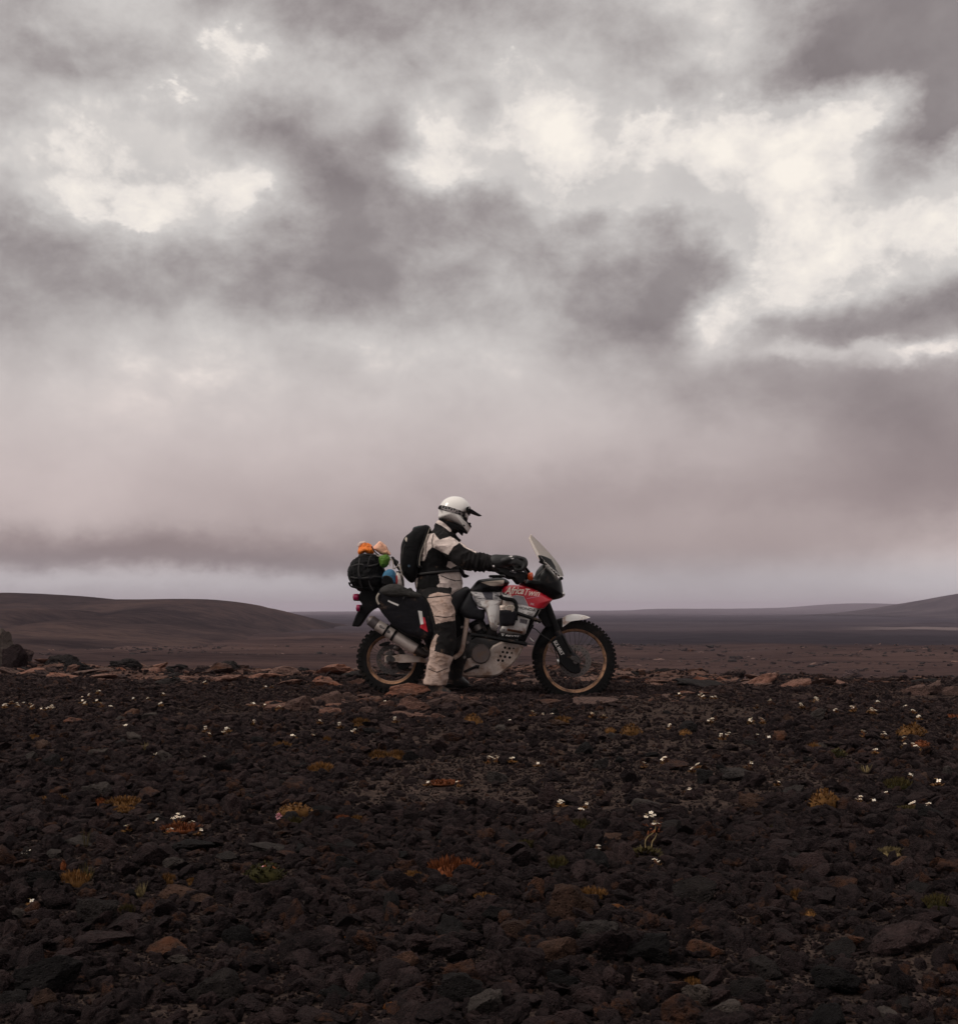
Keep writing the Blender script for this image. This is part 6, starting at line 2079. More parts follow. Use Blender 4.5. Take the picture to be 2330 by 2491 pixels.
# goggle strap round the shell
decal('goggle_strap', V(8, (85, 550), (130, 470), (200, 440), (330, 462), (450, 492), (700, 565), (900, 636), (1115, 735), (1112, 790), (1095, 870), (1060, 905), (960, 850), (860, 800), (640, 722), (400, 672), (240, 632), (95, 600)), hb_, C_GSTRAP, helm, 0.004)
# goggle frame and lens in the port
G().pillow(V(8, (1110, 745), (1180, 740), (1240, 790), (1242, 860), (1215, 960), (1190, 1000), (1130, 960), (1080, 905), (1090, 830)), Y0, 0.098, 3.5, 7, 2).obj('goggle_lens', C_LENS, helm, True, 60)
G().pillow(V(8, (1072, 905), (1130, 940), (1190, 985), (1180, 1060), (1230, 1120), (1345, 1245), (1322, 1285), (1230, 1200), (1140, 1120), (1085, 1040)), Y0, 0.100, 3.5, 7, 2).obj('port_trim', C_BLACK, helm, True, 60)
G().ball(at(*V(8, (1280, 1150))[0]), (0.010, 0.03, 0.011), 14, 8).obj('nose_guard', M_BLACK, helm)
decal('vent', V(8, (1010, 1200), (1040, 1175), (1110, 1210), (1085, 1255), (1015, 1215)), hb_, M_BLACK, helm, 0.003)
# peak: pivot boss and blade
G().disc(at(*V(8, (1235, 640))[0]), 0.021, -0.122, 0.122, 18, 0.003).obj('peak_pivot', M_BLACK, helm)
G().disc(at(*V(8, (1268, 600))[0]), 0.006, -0.126, 0.126, 12, 0.001).obj('peak_screw', M_CHROME, helm)
pk = resample(V(8, (1160, 640), (1210, 560), (1300, 545), (1345, 640), (1390, 640), (1560, 735), (1715, 828), (1700, 842), (1500, 790), (1310, 735), (1290, 790), (1220, 820), (1150, 740)), 3)
rings = []
for i in range(13):
    a = i / 12 * 2 - 1
    rings.append([at(p[0] - max(0, (p[0] - 1143)) * 0.22 * a * a, p[1]) + Vector((0, a * (0.112 - 0.0009 * max(0, p[0] - 1140)), 0)) for p in pk])
G().rings(rings).obj('peak', M_BLACK, helm, True, 60)
G().tube([at(*p) + Vector((0, -0.09, 0)) for p in resample(V(8, (700, 1560), (760, 1660), (850, 1760), (930, 1830)), 3, False)], [0.012] * 10, 8).obj('chin_cord', C_BLACK, helm)

# ------------------------------------------------------------------ backpack
bkp = [(440, 470), (375, 468), (280, 488), (205, 560), (125, 640), (90, 750), (78, 900), (95, 1050), (130, 1130), (212, 1208), (275, 1168), (330, 1050), (345, 900), (385, 740), (430, 600), (470, 530)]
bp_ = bag('backpack', 'black backpack worn on the back of the rider', 'backpack', bkp, 3, Y0, 0.155, C_BAG, None, m=3.2, amp=0.006, scale=12, seed=21)
for s in (-1, 1):
    P = resample(V(3, (440, 500), (412, 575), (372, 690), (330, 800), (306, 930), (312, 1000), (350, 1010)), 4, False)
    w = [at(p[0], p[1], Y0 - 0.165) for p in P]
    if s > 0:
        w = [Vector((p.x, 2 * Y0 - p.y, p.z)) for p in w]
    G().tube(w, 0.011, 8).obj('shoulder_strap', C_BAG, bp_)
    G().tube([p + Vector((0.010, s * 0.006, 0)) for p in w[:-5]], 0.0035, 6).obj('strap_piping', C_STRAP, bp_)
bb_ = bvh_of([bp_.children[0]])
decal('logo', V(3, (168, 985), (185, 972), (205, 990), (190, 1010), (172, 1004)), bb_, mat('blue_print', (0.05, 0.085, 0.13), 0.5), bp_, 0.003)
decal('piping', V(3, (92, 830), (105, 760), (130, 700), (136, 712), (116, 772), (104, 850), (100, 900), (92, 890)), bb_, C_PANTOP, bp_, 0.003)
decal('pale_tab', V(3, (132, 640), (150, 612), (164, 640), (158, 680), (140, 670)), bb_, C_STRAP, bp_, 0.003)
v2, f2 = soft([(230, 520), (262, 488), (330, 480), (400, 470), (436, 480), (420, 520), (330, 530), (250, 540)], 3, Y0, 0.10, amp=0.004, scale=20, seed=4)
mkobj('top_lid', v2, f2, cloth('teal_black_nylon', (0.012, 0.020, 0.022), 0.6), bp_, True, 80)

# ------------------------------------------------------------------ small plants between the stones
def leaf_mat(name, a, b, rough=0.6):
    m = bpy.data.materials.new(name)
    m.use_nodes = True
    nt = m.node_tree
    B = NB(nt)
    p = nt.nodes['Principled BSDF']
    t = nt.nodes.new('ShaderNodeTexCoord').outputs['Object']
    c = B.ramp(B.noise(t, 60.0, 3, 0.6), [(0.35, a), (0.65, b)])
    rnd = nt.nodes.new('ShaderNodeObjectInfo').outputs['Random']
    c = B.mix(1.0, c, B.ramp(rnd, [(0, (0.75, 0.75, 0.75, 1)), (1, (1.25, 1.2, 1.15, 1))]), 'MULTIPLY')
    nt.links.new(c, p.inputs['Base Color'])
    p.inputs['Roughness'].default_value = rough
    p.inputs['Specular IOR Level'].default_value = 0.05
    p.inputs['Subsurface Weight'].default_value = 0.0
    return m


L_BROWN = leaf_mat('leaf_orange_brown', (0.070, 0.033, 0.012, 1), (0.20, 0.100, 0.036, 1))
L_OLIVE = leaf_mat('leaf_olive', (0.026, 0.022, 0.009, 1), (0.075, 0.058, 0.023, 1))
L_RED = leaf_mat('leaf_red_orange', (0.080, 0.024, 0.010, 1), (0.22, 0.072, 0.030, 1))
L_MOSS = leaf_mat('moss_green', (0.014, 0.013, 0.005, 1), (0.042, 0.037, 0.013, 1))
L_PALE = leaf_mat('leaf_pale_straw', (0.10, 0.075, 0.035, 1), (0.25, 0.19, 0.10, 1))
P_WHITE = leaf_mat('petal_white', (0.72, 0.62, 0.52, 1), (0.86, 0.80, 0.72, 1))
P_PINK = leaf_mat('petal_pink', (0.55, 0.22, 0.27, 1), (0.72, 0.42, 0.46, 1))
P_HEART = leaf_mat('flower_heart', (0.35, 0.25, 0.03, 1), (0.5, 0.38, 0.06, 1))
L_STEM = leaf_mat('stem_rusty', (0.12, 0.045, 0.02, 1), (0.26, 0.10, 0.045, 1))


def add_leaf(g, p, d, ln, w, cup=0.25):
    p, d = Vector(p), Vector(d).normalized()
    s = d.cross(Vector((0, 0, 1)))
    s = s.normalized() if s.length > 1e-4 else Vector((1, 0, 0))
    n = s.cross(d).normalized()
    g.add([p, p + d * ln * 0.45 + s * w * 0.5 - n * w * cup, p + d * ln * 0.85 + s * w * 0.32 - n * w * cup * 0.6, p + d * ln, p + d * ln * 0.85 - s * w * 0.32 - n * w * cup * 0.6, p + d * ln * 0.45 - s * w * 0.5 - n * w * cup, p + d * ln * 0.5],
          [(0, 1, 6), (1, 2, 6), (2, 3, 6), (3, 4, 6), (4, 5, 6), (5, 0, 6)])


def flower_head(g, gh, c, r, petals=4, tilt=0.35, rr=random):
    """a four or five petalled open flower"""
    up = Vector((rr.uniform(-tilt, tilt), rr.uniform(-tilt - 0.45, tilt - 0.1), 1)).normalized()
    a0 = rr.uniform(0, 6)
    e1 = up.orthogonal().normalized()
    e2 = up.cross(e1)
    for k in range(petals):
        a = a0 + 2 * math.pi * k / petals
        d = e1 * math.cos(a) + e2 * math.sin(a)
        s = e1 * -math.sin(a) + e2 * math.cos(a)
        c = Vector(c)
        g.add([c, c + d * r * 0.5 + s * r * 0.36 + up * r * 0.12, c + d * r * 0.95 + s * r * 0.30 + up * r * 0.16, c + d * r * 1.02 + up * r * 0.10, c + d * r * 0.95 - s * r * 0.30 + up * r * 0.16, c + d * r * 0.5 - s * r * 0.36 + up * r * 0.12, c + d * r * 0.6 + up * r * 0.02],
              [(0, 1, 6), (1, 2, 6), (2, 3, 6), (3, 4, 6), (4, 5, 6), (5, 0, 6)])
    gh.ball(Vector(c) + up * r * 0.10, r * 0.17, 6, 4)


def flower_proto(seed, heads, hgt, fr, petal_mat=P_WHITE, leaves=26, leaf_m=L_BROWN, petals=4):
    r = random.Random(seed)
    root = bpy.data.objects.new('flowering_plant', None)
    stem, lf = G(), G()
    kids = []
    for h in range(heads):
        cl = Vector((r.uniform(-1, 1) * hgt * 0.55, r.uniform(-1, 1) * hgt * 0.3, hgt * r.uniform(0.75, 1.1)))
        mid = cl * 0.5 + Vector((r.uniform(-1, 1), r.uniform(-1, 1), 0)) * hgt * 0.12
        stem.tube(resample([(0, 0, -0.004), tuple(mid), tuple(cl)], 3, False), 0.0009, 5)
        g, gh = G(), G()
        for q in range(r.choice((2, 3, 3, 4))):
            off = Vector((r.uniform(-1, 1), r.uniform(-1, 1), r.uniform(-0.6, 0.6))) * fr * 1.15
            flower_head(g, gh, cl + off, fr * r.uniform(0.8, 1.1), petals, rr=r)
            stem.tube([cl - Vector((0, 0, fr)), cl + off], 0.0007, 4)
        kids.append((g, gh))
    for q in range(leaves):
        a = r.uniform(0, 6.28)
        add_leaf(lf, (0, 0, 0.001), (math.cos(a), math.sin(a), r.uniform(0.15, 0.8)), r.uniform(0.012, 0.026), 0.0055)
    return root, [('stem', stem, L_STEM, [])] + [('flower', g, petal_mat, [('flower_heart', gh, P_HEART)]) for g, gh in kids] + [('leaf_rosette', lf, leaf_m, [])]


class Proto:
    """meshes of one plant form, made once and shared by every copy"""
    def __init__(self, parts):
        self.parts = [(n, mkmesh(n, g.v, g.f, m, True, 60), [(n2, mkmesh(n2, g2.v, g2.f, m2, True, 60)) for n2, g2, m2 in kids]) for n, g, m, kids in parts]

    def place(self, name, label, cat, group, loc, yaw, scale):
        t = thing(name, label, cat, loc, group)
        t.rotation_euler = (0, 0, yaw)
        t.scale = (scale,) * 3
        for n, me, kids in self.parts:
            o = bpy.data.objects.new(n, me)
            COL.objects.link(o)
            o.parent = t
            for n2, me2 in kids:
                c = bpy.data.objects.new(n2, me2)
                COL.objects.link(c)
                c.parent = o
        return t


FP = [Proto(flower_proto(40 + i, h, hg, fr)[1]) for i, (h, hg, fr) in enumerate(((1, .022, .0072), (2, .026, .0068), (1, .03, .0085), (3, .03, .0065), (2, .02, .0075), (4, .036, .0066)))]


def spot(u, vb):
    Yd = 6.0
    for _ in range(12):
        z = ground_z((u - CU) / F * Yd, Yd)
        Yd = min(max((ZC - z) * F / max(30.0, (vb - HV)), 1.5), 18)
    x = (u - CU) / F * Yd
    return x, Yd, ground_z(x, Yd)


def from3(*p):
    return [(x / 1.597, 1700 + y / 1.597) for x, y in p]


def from4(*p):
    return [(1165 + x / 1.597, 1700 + y / 1.597) for x, y in p]


def fromR(*p):
    return [(1400 + x / 2, 1400 + y / 2) for x, y in p]


def fromL(*p):
    return [(x / 2.067, 1380 + y / 2.067) for x, y in p]


# flowers that stand out: head position, form, scale, label
BIGF = [
    (from3((495, 500))[0], 4, 1.0, 'three white flowers low on dark gravel in the left foreground'),
    (from3((690, 460))[0], 3, 1.1, 'tallest white blooms of the orange-leaved flower clump on the left'),
    (from3((742, 482))[0], 0, 1.0, 'single white flower right of the tall blooms in the left clump'),
    (from3((768, 506))[0], 2, 0.9, 'white flower pair at the right end of the left clump'),
    (from3((660, 510))[0], 0, 0.9, 'small white flower at the left foot of the left clump'),
    (from3((610, 470))[0], 0, 0.9, 'pinkish white flower on a leaning stalk left of the clump'),
    (from3((105, 595))[0], 1, 0.9, 'two small white flowers near the left picture edge'),
    (from3((120, 785))[0], 0, 0.8, 'tiny pale flower on a rusty stalk in the lower left'),
    (from3((695, 215))[0], 4, 0.8, 'small white blooms at the upper end of a straw coloured stalk'),
    (from3((785, 232))[0], 1, 0.9, 'white blooms at the lower end of a straw coloured stalk'),
    (from3((1140, 145))[0], 0, 1.1, 'single white bloom left of a white pair below the crust patch'),
    (from3((1215, 146))[0], 4, 1.0, 'white flower pair in gravel left of the yellow-brown tuft'),
    (from3((1660, 325))[0], 0, 0.9, 'pale bloom at the left end of a red creeping stem'),
    (from3((1785, 325))[0], 2, 0.8, 'white bloom at the right end of a red creeping stem'),
    (from4((320, 405))[0], 4, 1.0, 'white double bloom right of centre above the pink slab'),
    (from4((407, 404))[0], 2, 0.9, 'white bloom above a smaller one right of centre'),
    (from4((397, 431))[0], 0, 0.9, 'small white bloom just below another right of centre'),
    (from4((495, 493))[0], 2, 0.9, 'bright pair of four petalled white flowers by the pink slab'),
    (from4((517, 490))[0], 2, 0.9, 'right hand flower of the bright pair by the pink slab'),
    (from4((437, 556))[0], 0, 1.1, 'upper white flower of two left of the leafy rosette'),
    (from4((452, 578))[0], 1, 0.9, 'lower white flower of two left of the leafy rosette'),
    (from4((692, 632))[0], 1, 0.9, 'white flowers at the lower right foot of the leafy rosette'),
    (from4((30, 230))[0], 5, 0.9, 'spray of white flowers below the motorcycle in mid gravel'),
    (from4((68, 232))[0], 3, 0.8, 'right part of the white spray below the motorcycle'),
    (from4((225, 252))[0], 0, 0.9, 'lone white flower right of the white spray'),
    (from4((643, 255))[0], 1, 0.9, 'small white flowers right of centre in mid gravel'),
    (from4((827, 272))[0], 0, 1.0, 'lower flower of a slanting white pair on the right'),
    (from4((848, 260))[0], 4, 0.9, 'upper flower of a slanting white pair on the right'),
    (from4((812, 348))[0], 2, 0.9, 'white bloom below the slanting pair on the right'),
    (from4((1043, 246))[0], 2, 1.2, 'bright white star flower above the pale flat slab'),
    (from4((1160, 328))[0], 4, 0.9, 'white bloom right of the pale flat slab'),
    (from4((1470, 386))[0], 1, 1.0, 'white flower pair right of the large brown mat'),
    (from4((1593, 366))[0], 2, 1.0, 'white flower on a tall thin stalk at the right'),
    (from4((1527, 395))[0], 0, 0.9, 'small flower beside a red leaf at the right'),
    (from4((1683, 411))[0], 4, 1.1, 'white cluster left of another at the far right'),
    (from4((1738, 412))[0], 1, 1.0, 'white cluster near the right picture edge'),
    (from4((1678, 300))[0], 4, 0.9, 'white flower with two heads above the far right clusters'),
    (from4((1778, 318))[0], 0, 1.3, 'round pinkish white flower head at the far right'),
    (from4((1650, 156))[0], 4, 1.1, 'large white twin bloom below the orange-brown mat at right'),
    (from4((1680, 182))[0], 1, 1.1, 'white bloom with red leaves below the twin bloom'),
    (from4((1565, 134))[0], 0, 1.1, 'flat white bloom left of the orange-brown mat'),
    (from4((1055, 90))[0], 4, 1.1, 'white bloom in the mid distance right of the wheel'),
    (from4((945, 144))[0], 1, 1.1, 'white flower pair low in gravel right of the wheel'),
    (from4((1075, 142))[0], 0, 1.1, 'white flower left of another below the mid distance bloom'),
    (from4((1120, 150))[0], 0, 1.1, 'white flower right of another below the mid distance bloom'),
]
TINY = from3((612, 228), (805, 125), (885, 125), (1243, 92), (980, 97), (75, 27), (125, 35), (160, 37), (205, 37), (18, 30), (180, 38), (320, 10), (330, 20), (375, 10), (493, 113), (1085, 40), (1325, 110), (1375, 133), (1540, 88), (1500, 20), (870, 135), (812, 145)) \
    + from4((722, 252), (1540, 210), (965, 145), (1100, 92), (897, 90), (440, 68), (485, 70), (210, 63), (243, 65), (283, 63), (745, 115), (122, 88), (1130, 8), (1255, 30), (1310, 8), (1385, 48), (1455, 40), (1530, 50), (1515, 50), (1685, 50), (1708, 75), (1655, 30), (1495, 147), (1570, 150), (1645, 190), (1700, 200), (130, 245)) \
    + fromR((80, 685), (137, 688), (655, 713), (850, 710), (910, 713), (878, 638), (940, 610), (1170, 603), (1167, 615), (1265, 660), (1342, 610), (1355, 640), (1350, 655), (1428, 663), (1450, 668), (1605, 637), (1638, 665), (1470, 618), (500, 578), (605, 583), (620, 590), (660, 590), (680, 592), (1100, 637)) \
    + fromL((95, 693), (497, 627), (452, 643), (408, 660), (428, 683), (515, 695), (825, 635), (670, 662), (743, 663), (120, 683), (160, 700), (205, 713), (255, 710), (270, 712), (25, 697), (1030, 580), (1368, 597), (1333, 600), (1400, 710), (1270, 690), (1330, 692), (810, 690), (560, 705), (60, 680))
FG = 'small white flowers growing among the gravel'
for (uv, k, s, lab) in BIGF:
    hgt = (.022, .026, .03, .03, .02, .036)[k] * s
    x, yd, z = spot(uv[0], uv[1] + 12)
    vb = uv[1] + hgt * F / yd
    x, yd, z = spot(uv[0], vb)
    FP[k].place('flowering_plant', lab, 'flower', FG, (x, yd, z + 0.006), random.uniform(0, 6.28), s * (0.74 + 0.065 * yd))
    PLANTS.append((x, yd, 0.012))
for i, uv in enumerate(TINY):
    x, yd, z = spot(uv[0], uv[1] + 9)
    u_, v_ = uv
    side = ('at the far left', 'on the left', 'just left of the rear wheel', 'below the motorcycle', 'below the front wheel', 'just right of the front wheel', 'on the right', 'at the far right')[sum(u_ > q for q in (250, 600, 900, 1250, 1500, 1800, 2100))]
    row = 'on the far rim of the gravel' if v_ < 1695 else ('just inside the gravel rim' if v_ < 1730 else ('in the gravel behind the tufts' if v_ < 1775 else 'in the middle gravel'))
    k = random.choice((0, 0, 1, 4))
    FP[k].place('flowering_plant', 'tiny white flower %s %s' % (row, side), 'flower', FG, (x, yd, z + 0.012), random.uniform(0, 6.28), 1.25 + random.uniform(-.25, .25))

# pink thrift and the tall rosette plant, seen larger
def special():
    r = random.Random(3)
    # pink thrift
    x, yd, z = spot(690, 2014)
    base = Vector((x, yd, z))
    t = thing('flowering_plant', 'round pink flower head on a thin stalk beside the orange dome mat', 'flower', base, None)
    top = at(679, 1986, yd - 0.01)
    G().tube(resample([tuple(base), tuple((base + top) / 2 + Vector((0.004, 0, 0))), tuple(top)], 4, False), 0.0011, 6).obj('stem', L_PALE, t)
    g, gh = G(), G()
    for k in range(46):
        d = Vector((r.gauss(0, 1), r.gauss(0, 1), r.gauss(0.35, 1))).normalized()
        add_leaf(g, top + d * 0.004, d, 0.0085, 0.006, 0.1)
    g.obj('flower', P_PINK, t)
    lf = G()
    for k in range(26):
        a = r.uniform(0, 6.28)
        add_leaf(lf, base + Vector((r.uniform(-.02, .03), r.uniform(-.01, .01), 0)), (math.cos(a), math.sin(a), r.uniform(.3, 1.2)), r.uniform(.012, .024), .003)
    lf.obj('leaf_tuft', L_PALE, t)
    # tall plant: rosette, curved stalks, red upper leaves, white flowers
    x, yd, z = spot(1570, 2092)
    base = Vector((x, yd, z))
    t = thing('flowering_plant', 'tallest plant: leafy green rosette with a red and white flower spike right of centre', 'flower', base, None)
    lf = G()
    for k in range(95):
        a = r.uniform(0, 6.28)
        rad = r.uniform(0, 0.045)
        p = base + Vector((math.cos(a) * rad * 1.2, math.sin(a) * rad * 0.7, 0.012 + 0.018 * (1 - rad / 0.045)))
        add_leaf(lf, p, (math.cos(a), math.sin(a) * 0.8, r.uniform(0.2, 1.0)), r.uniform(.014, .024), .0075, 0.3)
    lf.obj('leaf_rosette', L_OLIVE, t)
    PLANTS.append((base.x, base.y, 0.055))
    st = G()
    def pt(u, v, dy=0.0):
        return at(u, v, yd + dy)
    st.tube(resample([tuple(pt(1570, 2065)), tuple(pt(1569, 2048)), tuple(pt(1575, 2036)), tuple(pt(1590, 2024)), tuple(pt(1594, 2010)), tuple(pt(1590, 1996))], 4, False), 0.0016, 6)
    st.tube(resample([tuple(pt(1584, 2062)), tuple(pt(1586, 2048)), tuple(pt(1593, 2038)), tuple(pt(1597, 2026))], 4, False), 0.0016, 6)
    st.obj('stem', L_PALE, t)
    rl = G()
    for k in range(34):
        u, v = r.choice(((1594, 2024), (1598, 2026), (1580, 2028), (1590, 2008), (1600, 2004), (1576, 2012), (1604, 2006)))
        a = r.uniform(0, 6.28)
        add_leaf(rl, pt(u + r.uniform(-8, 8), v + r.uniform(-5, 5), r.uniform(-.01, .01)), (math.cos(a), math.sin(a) * .4, r.uniform(-.1, .9)), r.uniform(.008, .016), .005)
    rl.obj('red_leaf', L_RED, t)
    for grp in (((1572, 1981), (1571, 1987)), ((1583, 1977), (1584, 1986), (1590, 1983)), ((1592, 1998), (1590, 2004), (1599, 2003))):
        g, gh = G(), G()
        for (u, v) in grp:
            flower_head(g, gh, pt(u, v, -0.006), 0.0072, 5, 0.3, r)
        fo = g.obj('flower', P_WHITE, t)
        gh.obj('flower_heart', P_HEART, fo)


special()


def tuft_proto(seed, kind, m, wid, hgt, n):
    r = random.Random(seed)
    g = G()
    for k in range(n):
        a = r.uniform(0, 6.28)
        rad = math.sqrt(r.random())
        x, y = math.cos(a) * rad * wid, math.sin(a) * rad * wid * 0.65
        dome = hgt * max(0.0, 1 - rad ** 2)
        if kind == 'blade':
            add_leaf(g, (x * 0.3, y * 0.3, -0.004), (math.cos(a) * r.uniform(.2, 1), math.sin(a) * r.uniform(.2, 1), r.uniform(.5, 1.6)), hgt * r.uniform(.7, 1.3), 0.0032, 0.1)
        elif kind == 'finger':
            add_leaf(g, (x, y, dome * 0.25), (x / wid * 0.7 + r.uniform(-.3, .3), y / wid * .7 + r.uniform(-.3, .3), r.uniform(.5, 1.3)), hgt * r.uniform(.38, .72), 0.0046, 0.35)
        else:
            add_leaf(g, (x, y, dome * r.uniform(.6, 1)), (x / wid + r.uniform(-.5, .5), y / wid + r.uniform(-.5, .5), r.uniform(.2, 1)), r.uniform(.007, .013), 0.006, 0.3)
    parts = [('foliage', g, m, [])]
    if kind != 'blade':
        b = G()
        b.ball((0, 0, -hgt * 0.12), (wid * 0.85, wid * 0.55, hgt * (0.95 if kind == 'mat' else 0.5)), 14, 8)
        parts.append(('cushion', b, L_MOSS if m in (L_OLIVE, L_MOSS) else m, []))
    return parts


TP = {}
def tuft(u, v, w, h, kind, m, lab, group='low plants growing between the stones'):
    key = (kind, m.name, (len(TP) % 3))
    if key not in TP:
        TP[key] = Proto(tuft_proto(len(TP) + 60, kind, m, 0.05, 0.034 if kind != 'blade' else 0.05, 150 if kind == 'mat' else (150 if kind == 'finger' else 26)))
    x, yd, z = spot(u, v + h * 0.5)
    s = (w / 2 / F * yd) / 0.05 * 0.92
    PLANTS.append((x, yd + 0.01, w / 2 / F * yd * 0.8))
    t = TP[key].place('low_plant', lab, 'plant', group, (x, yd + 0.01, z + 0.010), random.uniform(-.4, .4), s)
    t.scale.z = max(0.5, (h / F * yd) / (0.034 if kind != 'blade' else 0.05))


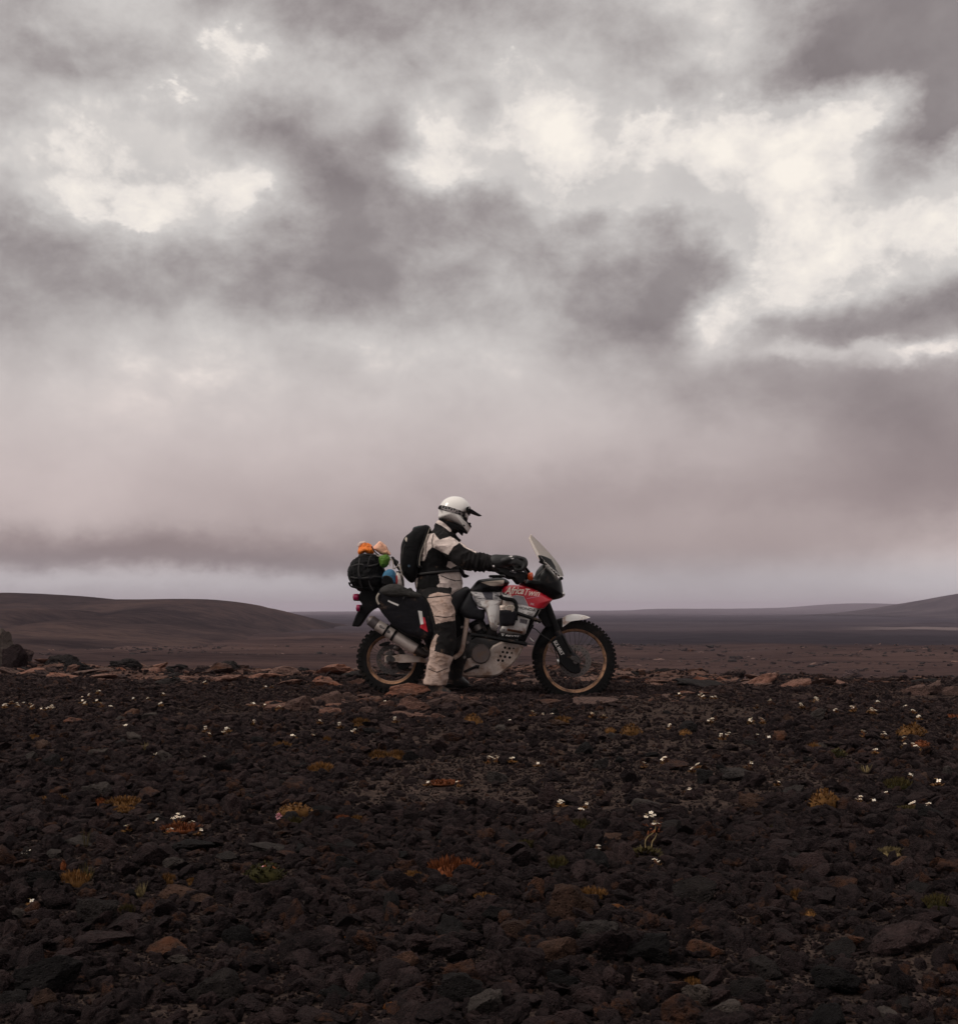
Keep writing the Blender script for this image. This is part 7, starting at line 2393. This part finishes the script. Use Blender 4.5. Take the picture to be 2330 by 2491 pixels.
TUFTS = [
    (from3((1400, 90))[0], 44, 22, 'finger', L_BROWN, 'yellow-brown tuft below the reddish lava block'),
    (from3((1835, 85))[0], 50, 24, 'mat', L_BROWN, 'brown mat of leaves below the skid plate'),
    (from3((1095, 182))[0], 44, 20, 'finger', L_BROWN, 'small yellow-brown tuft below a white flower'),
    (from3((1470, 218))[0], 46, 26, 'finger', L_BROWN, 'left half of the forked yellow-brown tuft pair in mid gravel'),
    (from3((1540, 218))[0], 46, 24, 'finger', L_BROWN, 'right half of the forked yellow-brown tuft pair in mid gravel'),
    (from3((1245, 268))[0], 58, 28, 'finger', L_BROWN, 'spreading rust-brown tuft left of the forked tuft pair'),
    (from3((480, 402))[0], 84, 26, 'finger', L_BROWN, 'wide orange-brown tuft right of the pale grey rock'),
    (from3((480, 436))[0], 46, 14, 'finger', L_BROWN, 'narrow brown tuft just below the wide orange-brown one'),
    (from3((215, 392))[0], 66, 18, 'finger', L_BROWN, 'dull brown tuft in front of the pale grey rock'),
    (from3((390, 405))[0], 26, 18, 'finger', L_RED, 'small reddish tuft at the left of the wide orange-brown one'),
    (from3((1145, 438))[0], 90, 24, 'mat', L_BROWN, 'orange-red dome shaped mat behind the pink flower'),
    (from3((1135, 482))[0], 50, 22, 'finger', L_OLIVE, 'olive tuft right of the pink flower stalk'),
    (from3((1330, 470))[0], 34, 16, 'finger', L_RED, 'small red leafed plant right of the orange-red dome'),
    (from3((330, 555))[0], 44, 44, 'blade', L_OLIVE, 'olive grass blades standing among dark stones on the left'),
    (from3((290, 700))[0], 74, 38, 'finger', L_BROWN, 'leafy orange-brown plant left of the black boulder'),
    (from3((340, 690))[0], 60, 40, 'blade', L_OLIVE, 'olive grass beside the leafy orange-brown plant'),
    (from3((243, 657))[0], 18, 16, 'mat', L_RED, 'bright orange bud above the leafy orange-brown plant'),
    (from3((648, 705))[0], 38, 24, 'finger', L_BROWN, 'small rusty tuft at the back of the brownish flat slab'),
    (from3((745, 722))[0], 30, 14, 'finger', L_BROWN, 'tiny rusty tuft at the right of the brownish flat slab'),
    (from3((1760, 650))[0], 116, 46, 'finger', L_RED, 'biggest red-orange tuft left of the picture centre'),
    (from3((1605, 695))[0], 48, 22, 'finger', L_BROWN, 'small red-orange mat left of the biggest red-orange tuft'),
    (from3((1690, 668))[0], 40, 14, 'finger', L_RED, 'red leaf sprig touching the biggest red-orange tuft'),
    (from3((1030, 682))[0], 112, 34, 'mat', L_MOSS, 'rounded dark green moss cushion with pink buds'),
    (from3((490, 828))[0], 40, 26, 'finger', L_OLIVE, 'olive tuft right of the black boulder'),
    (from3((650, 1090))[0], 40, 38, 'finger', L_OLIVE, 'olive tuft low in the left foreground'),
    (from3((550, 752))[0], 44, 34, 'blade', L_PALE, 'pale grass blades by the long dark slab'),
    (from3((540, 765))[0], 24, 12, 'finger', L_PALE, 'pale dry leaves at the foot of the grass blades'),
    (from3((565, 190))[0], 26, 22, 'blade', L_PALE, 'thin straw grass in the left middle gravel'),
    (from3((130, 150))[0], 26, 12, 'finger', L_BROWN, 'small brown tuft near the left edge'),
    (from3((215, 242))[0], 34, 12, 'finger', L_BROWN, 'low brown tuft in the left gravel'),
    (from3((1270, 160))[0], 20, 20, 'finger', L_BROWN, 'tiny brown tuft right of the white flower pair'),
    (from3((940, 372))[0], 22, 10, 'mat', L_BROWN, 'tiny orange mat left of the orange-red dome'),
    (from3((700, 505))[0], 90, 22, 'finger', L_RED, 'orange-red leaves at the foot of the left flower clump'),
    (from3((1720, 330))[0], 80, 12, 'finger', L_RED, 'red creeping stem between two white blooms'),
    (from3((1385, 470))[0], 26, 12, 'finger', L_BROWN, 'rusty sprig right of the small red leafed plant'),
    (from4((325, 80))[0], 44, 18, 'finger', L_BROWN, 'brown tuft below the front wheel'),
    (from4((590, 125))[0], 58, 24, 'mat', L_BROWN, 'orange-brown mat right of the front wheel in gravel'),
    (from4((510, 126))[0], 30, 10, 'mat', L_BROWN, 'thin brown strip of leaves left of the orange-brown mat'),
    (from4((800, 135))[0], 34, 12, 'mat', L_BROWN, 'small rust mat in the mid distance'),
    (from4((1340, 396))[0], 92, 38, 'mat', L_BROWN, 'large brown leaf mat in the right middle gravel'),
    (from4((1390, 215))[0], 54, 18, 'mat', L_OLIVE, 'olive green mat in the right middle distance'),
    (from4((1300, 190))[0], 34, 24, 'finger', L_BROWN, 'brown sprig left of the olive green mat'),
    (from4((1680, 128))[0], 90, 28, 'mat', L_BROWN, 'long orange-brown mat near the right edge'),
    (from4((1720, 182))[0], 56, 14, 'mat', L_RED, 'red leaf mat under the white twin bloom'),
    (from4((390, 490))[0], 50, 26, 'finger', L_OLIVE, 'olive-green sprig left of the pink slab'),
    (from4((185, 572))[0], 50, 24, 'finger', L_OLIVE, 'olive tuft near the picture centre'),
    (from4((300, 640))[0], 64, 34, 'finger', L_OLIVE, 'leafy olive plant above the brown angular rock'),
    (from4((1610, 602))[0], 66, 24, 'finger', L_PALE, 'pale leafy plant in the right foreground'),
    (from4((440, 762))[0], 70, 30, 'finger', L_BROWN, 'rust-brown tuft behind the brown angular rock'),
    (from4((1240, 768))[0], 36, 26, 'finger', L_BROWN, 'brown sprig far right of the brown angular rock'),
    (from4((1785, 795))[0], 74, 34, 'finger', L_OLIVE, 'dull olive plant at the lower right edge'),
    (from4((1680, 436))[0], 80, 18, 'finger', L_OLIVE, 'olive leaves under the far right flower clusters'),
    (from4((830, 1120))[0], 40, 26, 'finger', L_BROWN, 'dim brown tuft at the bottom right of centre'),
    (from4((1150, 510))[0], 26, 20, 'finger', L_OLIVE, 'small olive sprig right of the tallest plant'),
    (from4((1505, 280))[0], 56, 20, 'blade', L_PALE, 'dry straw stalks in the right middle gravel'),
    (from4((1290, 860))[0], 34, 12, 'mat', L_BROWN, 'low brown mat in the lower right'),
    (from4((20, 780))[0], 50, 20, 'finger', L_BROWN, 'orange-brown sprig left of the brown angular rock'),
    (from4((1630, 330))[0], 70, 30, 'finger', L_OLIVE, 'dark olive tuft behind the tall stalked flower'),
    (fromR((1830, 690))[0], 44, 8, 'mat', L_RED, 'red leaf streak at the right edge of the gravel'),
]
for (uv, w, h, kind, m, lab) in TUFTS:
    tuft(uv[0], uv[1], w, h, kind, m, lab)
# pink buds on the green cushion
x, yd, z = spot(645, 2140)
bt_ = thing('flowering_plant', 'cluster of pink buds sitting on the green moss cushion', 'flower', (x, yd, z + 0.02), None)
r_ = random.Random(5)
for k in range(9):
    u, v = ((640, 2110), (636, 2113), (648, 2112), (655, 2113), (664, 2111), (668, 2114), (661, 2116), (645, 2108), (630, 2113))[k]
    G().ball(at(u, v, yd - 0.02), (0.0045, 0.0045, 0.005), 8, 6).obj('bud', P_PINK if k % 3 == 0 else L_RED, bt_)

build_gravel()
build_rubble()
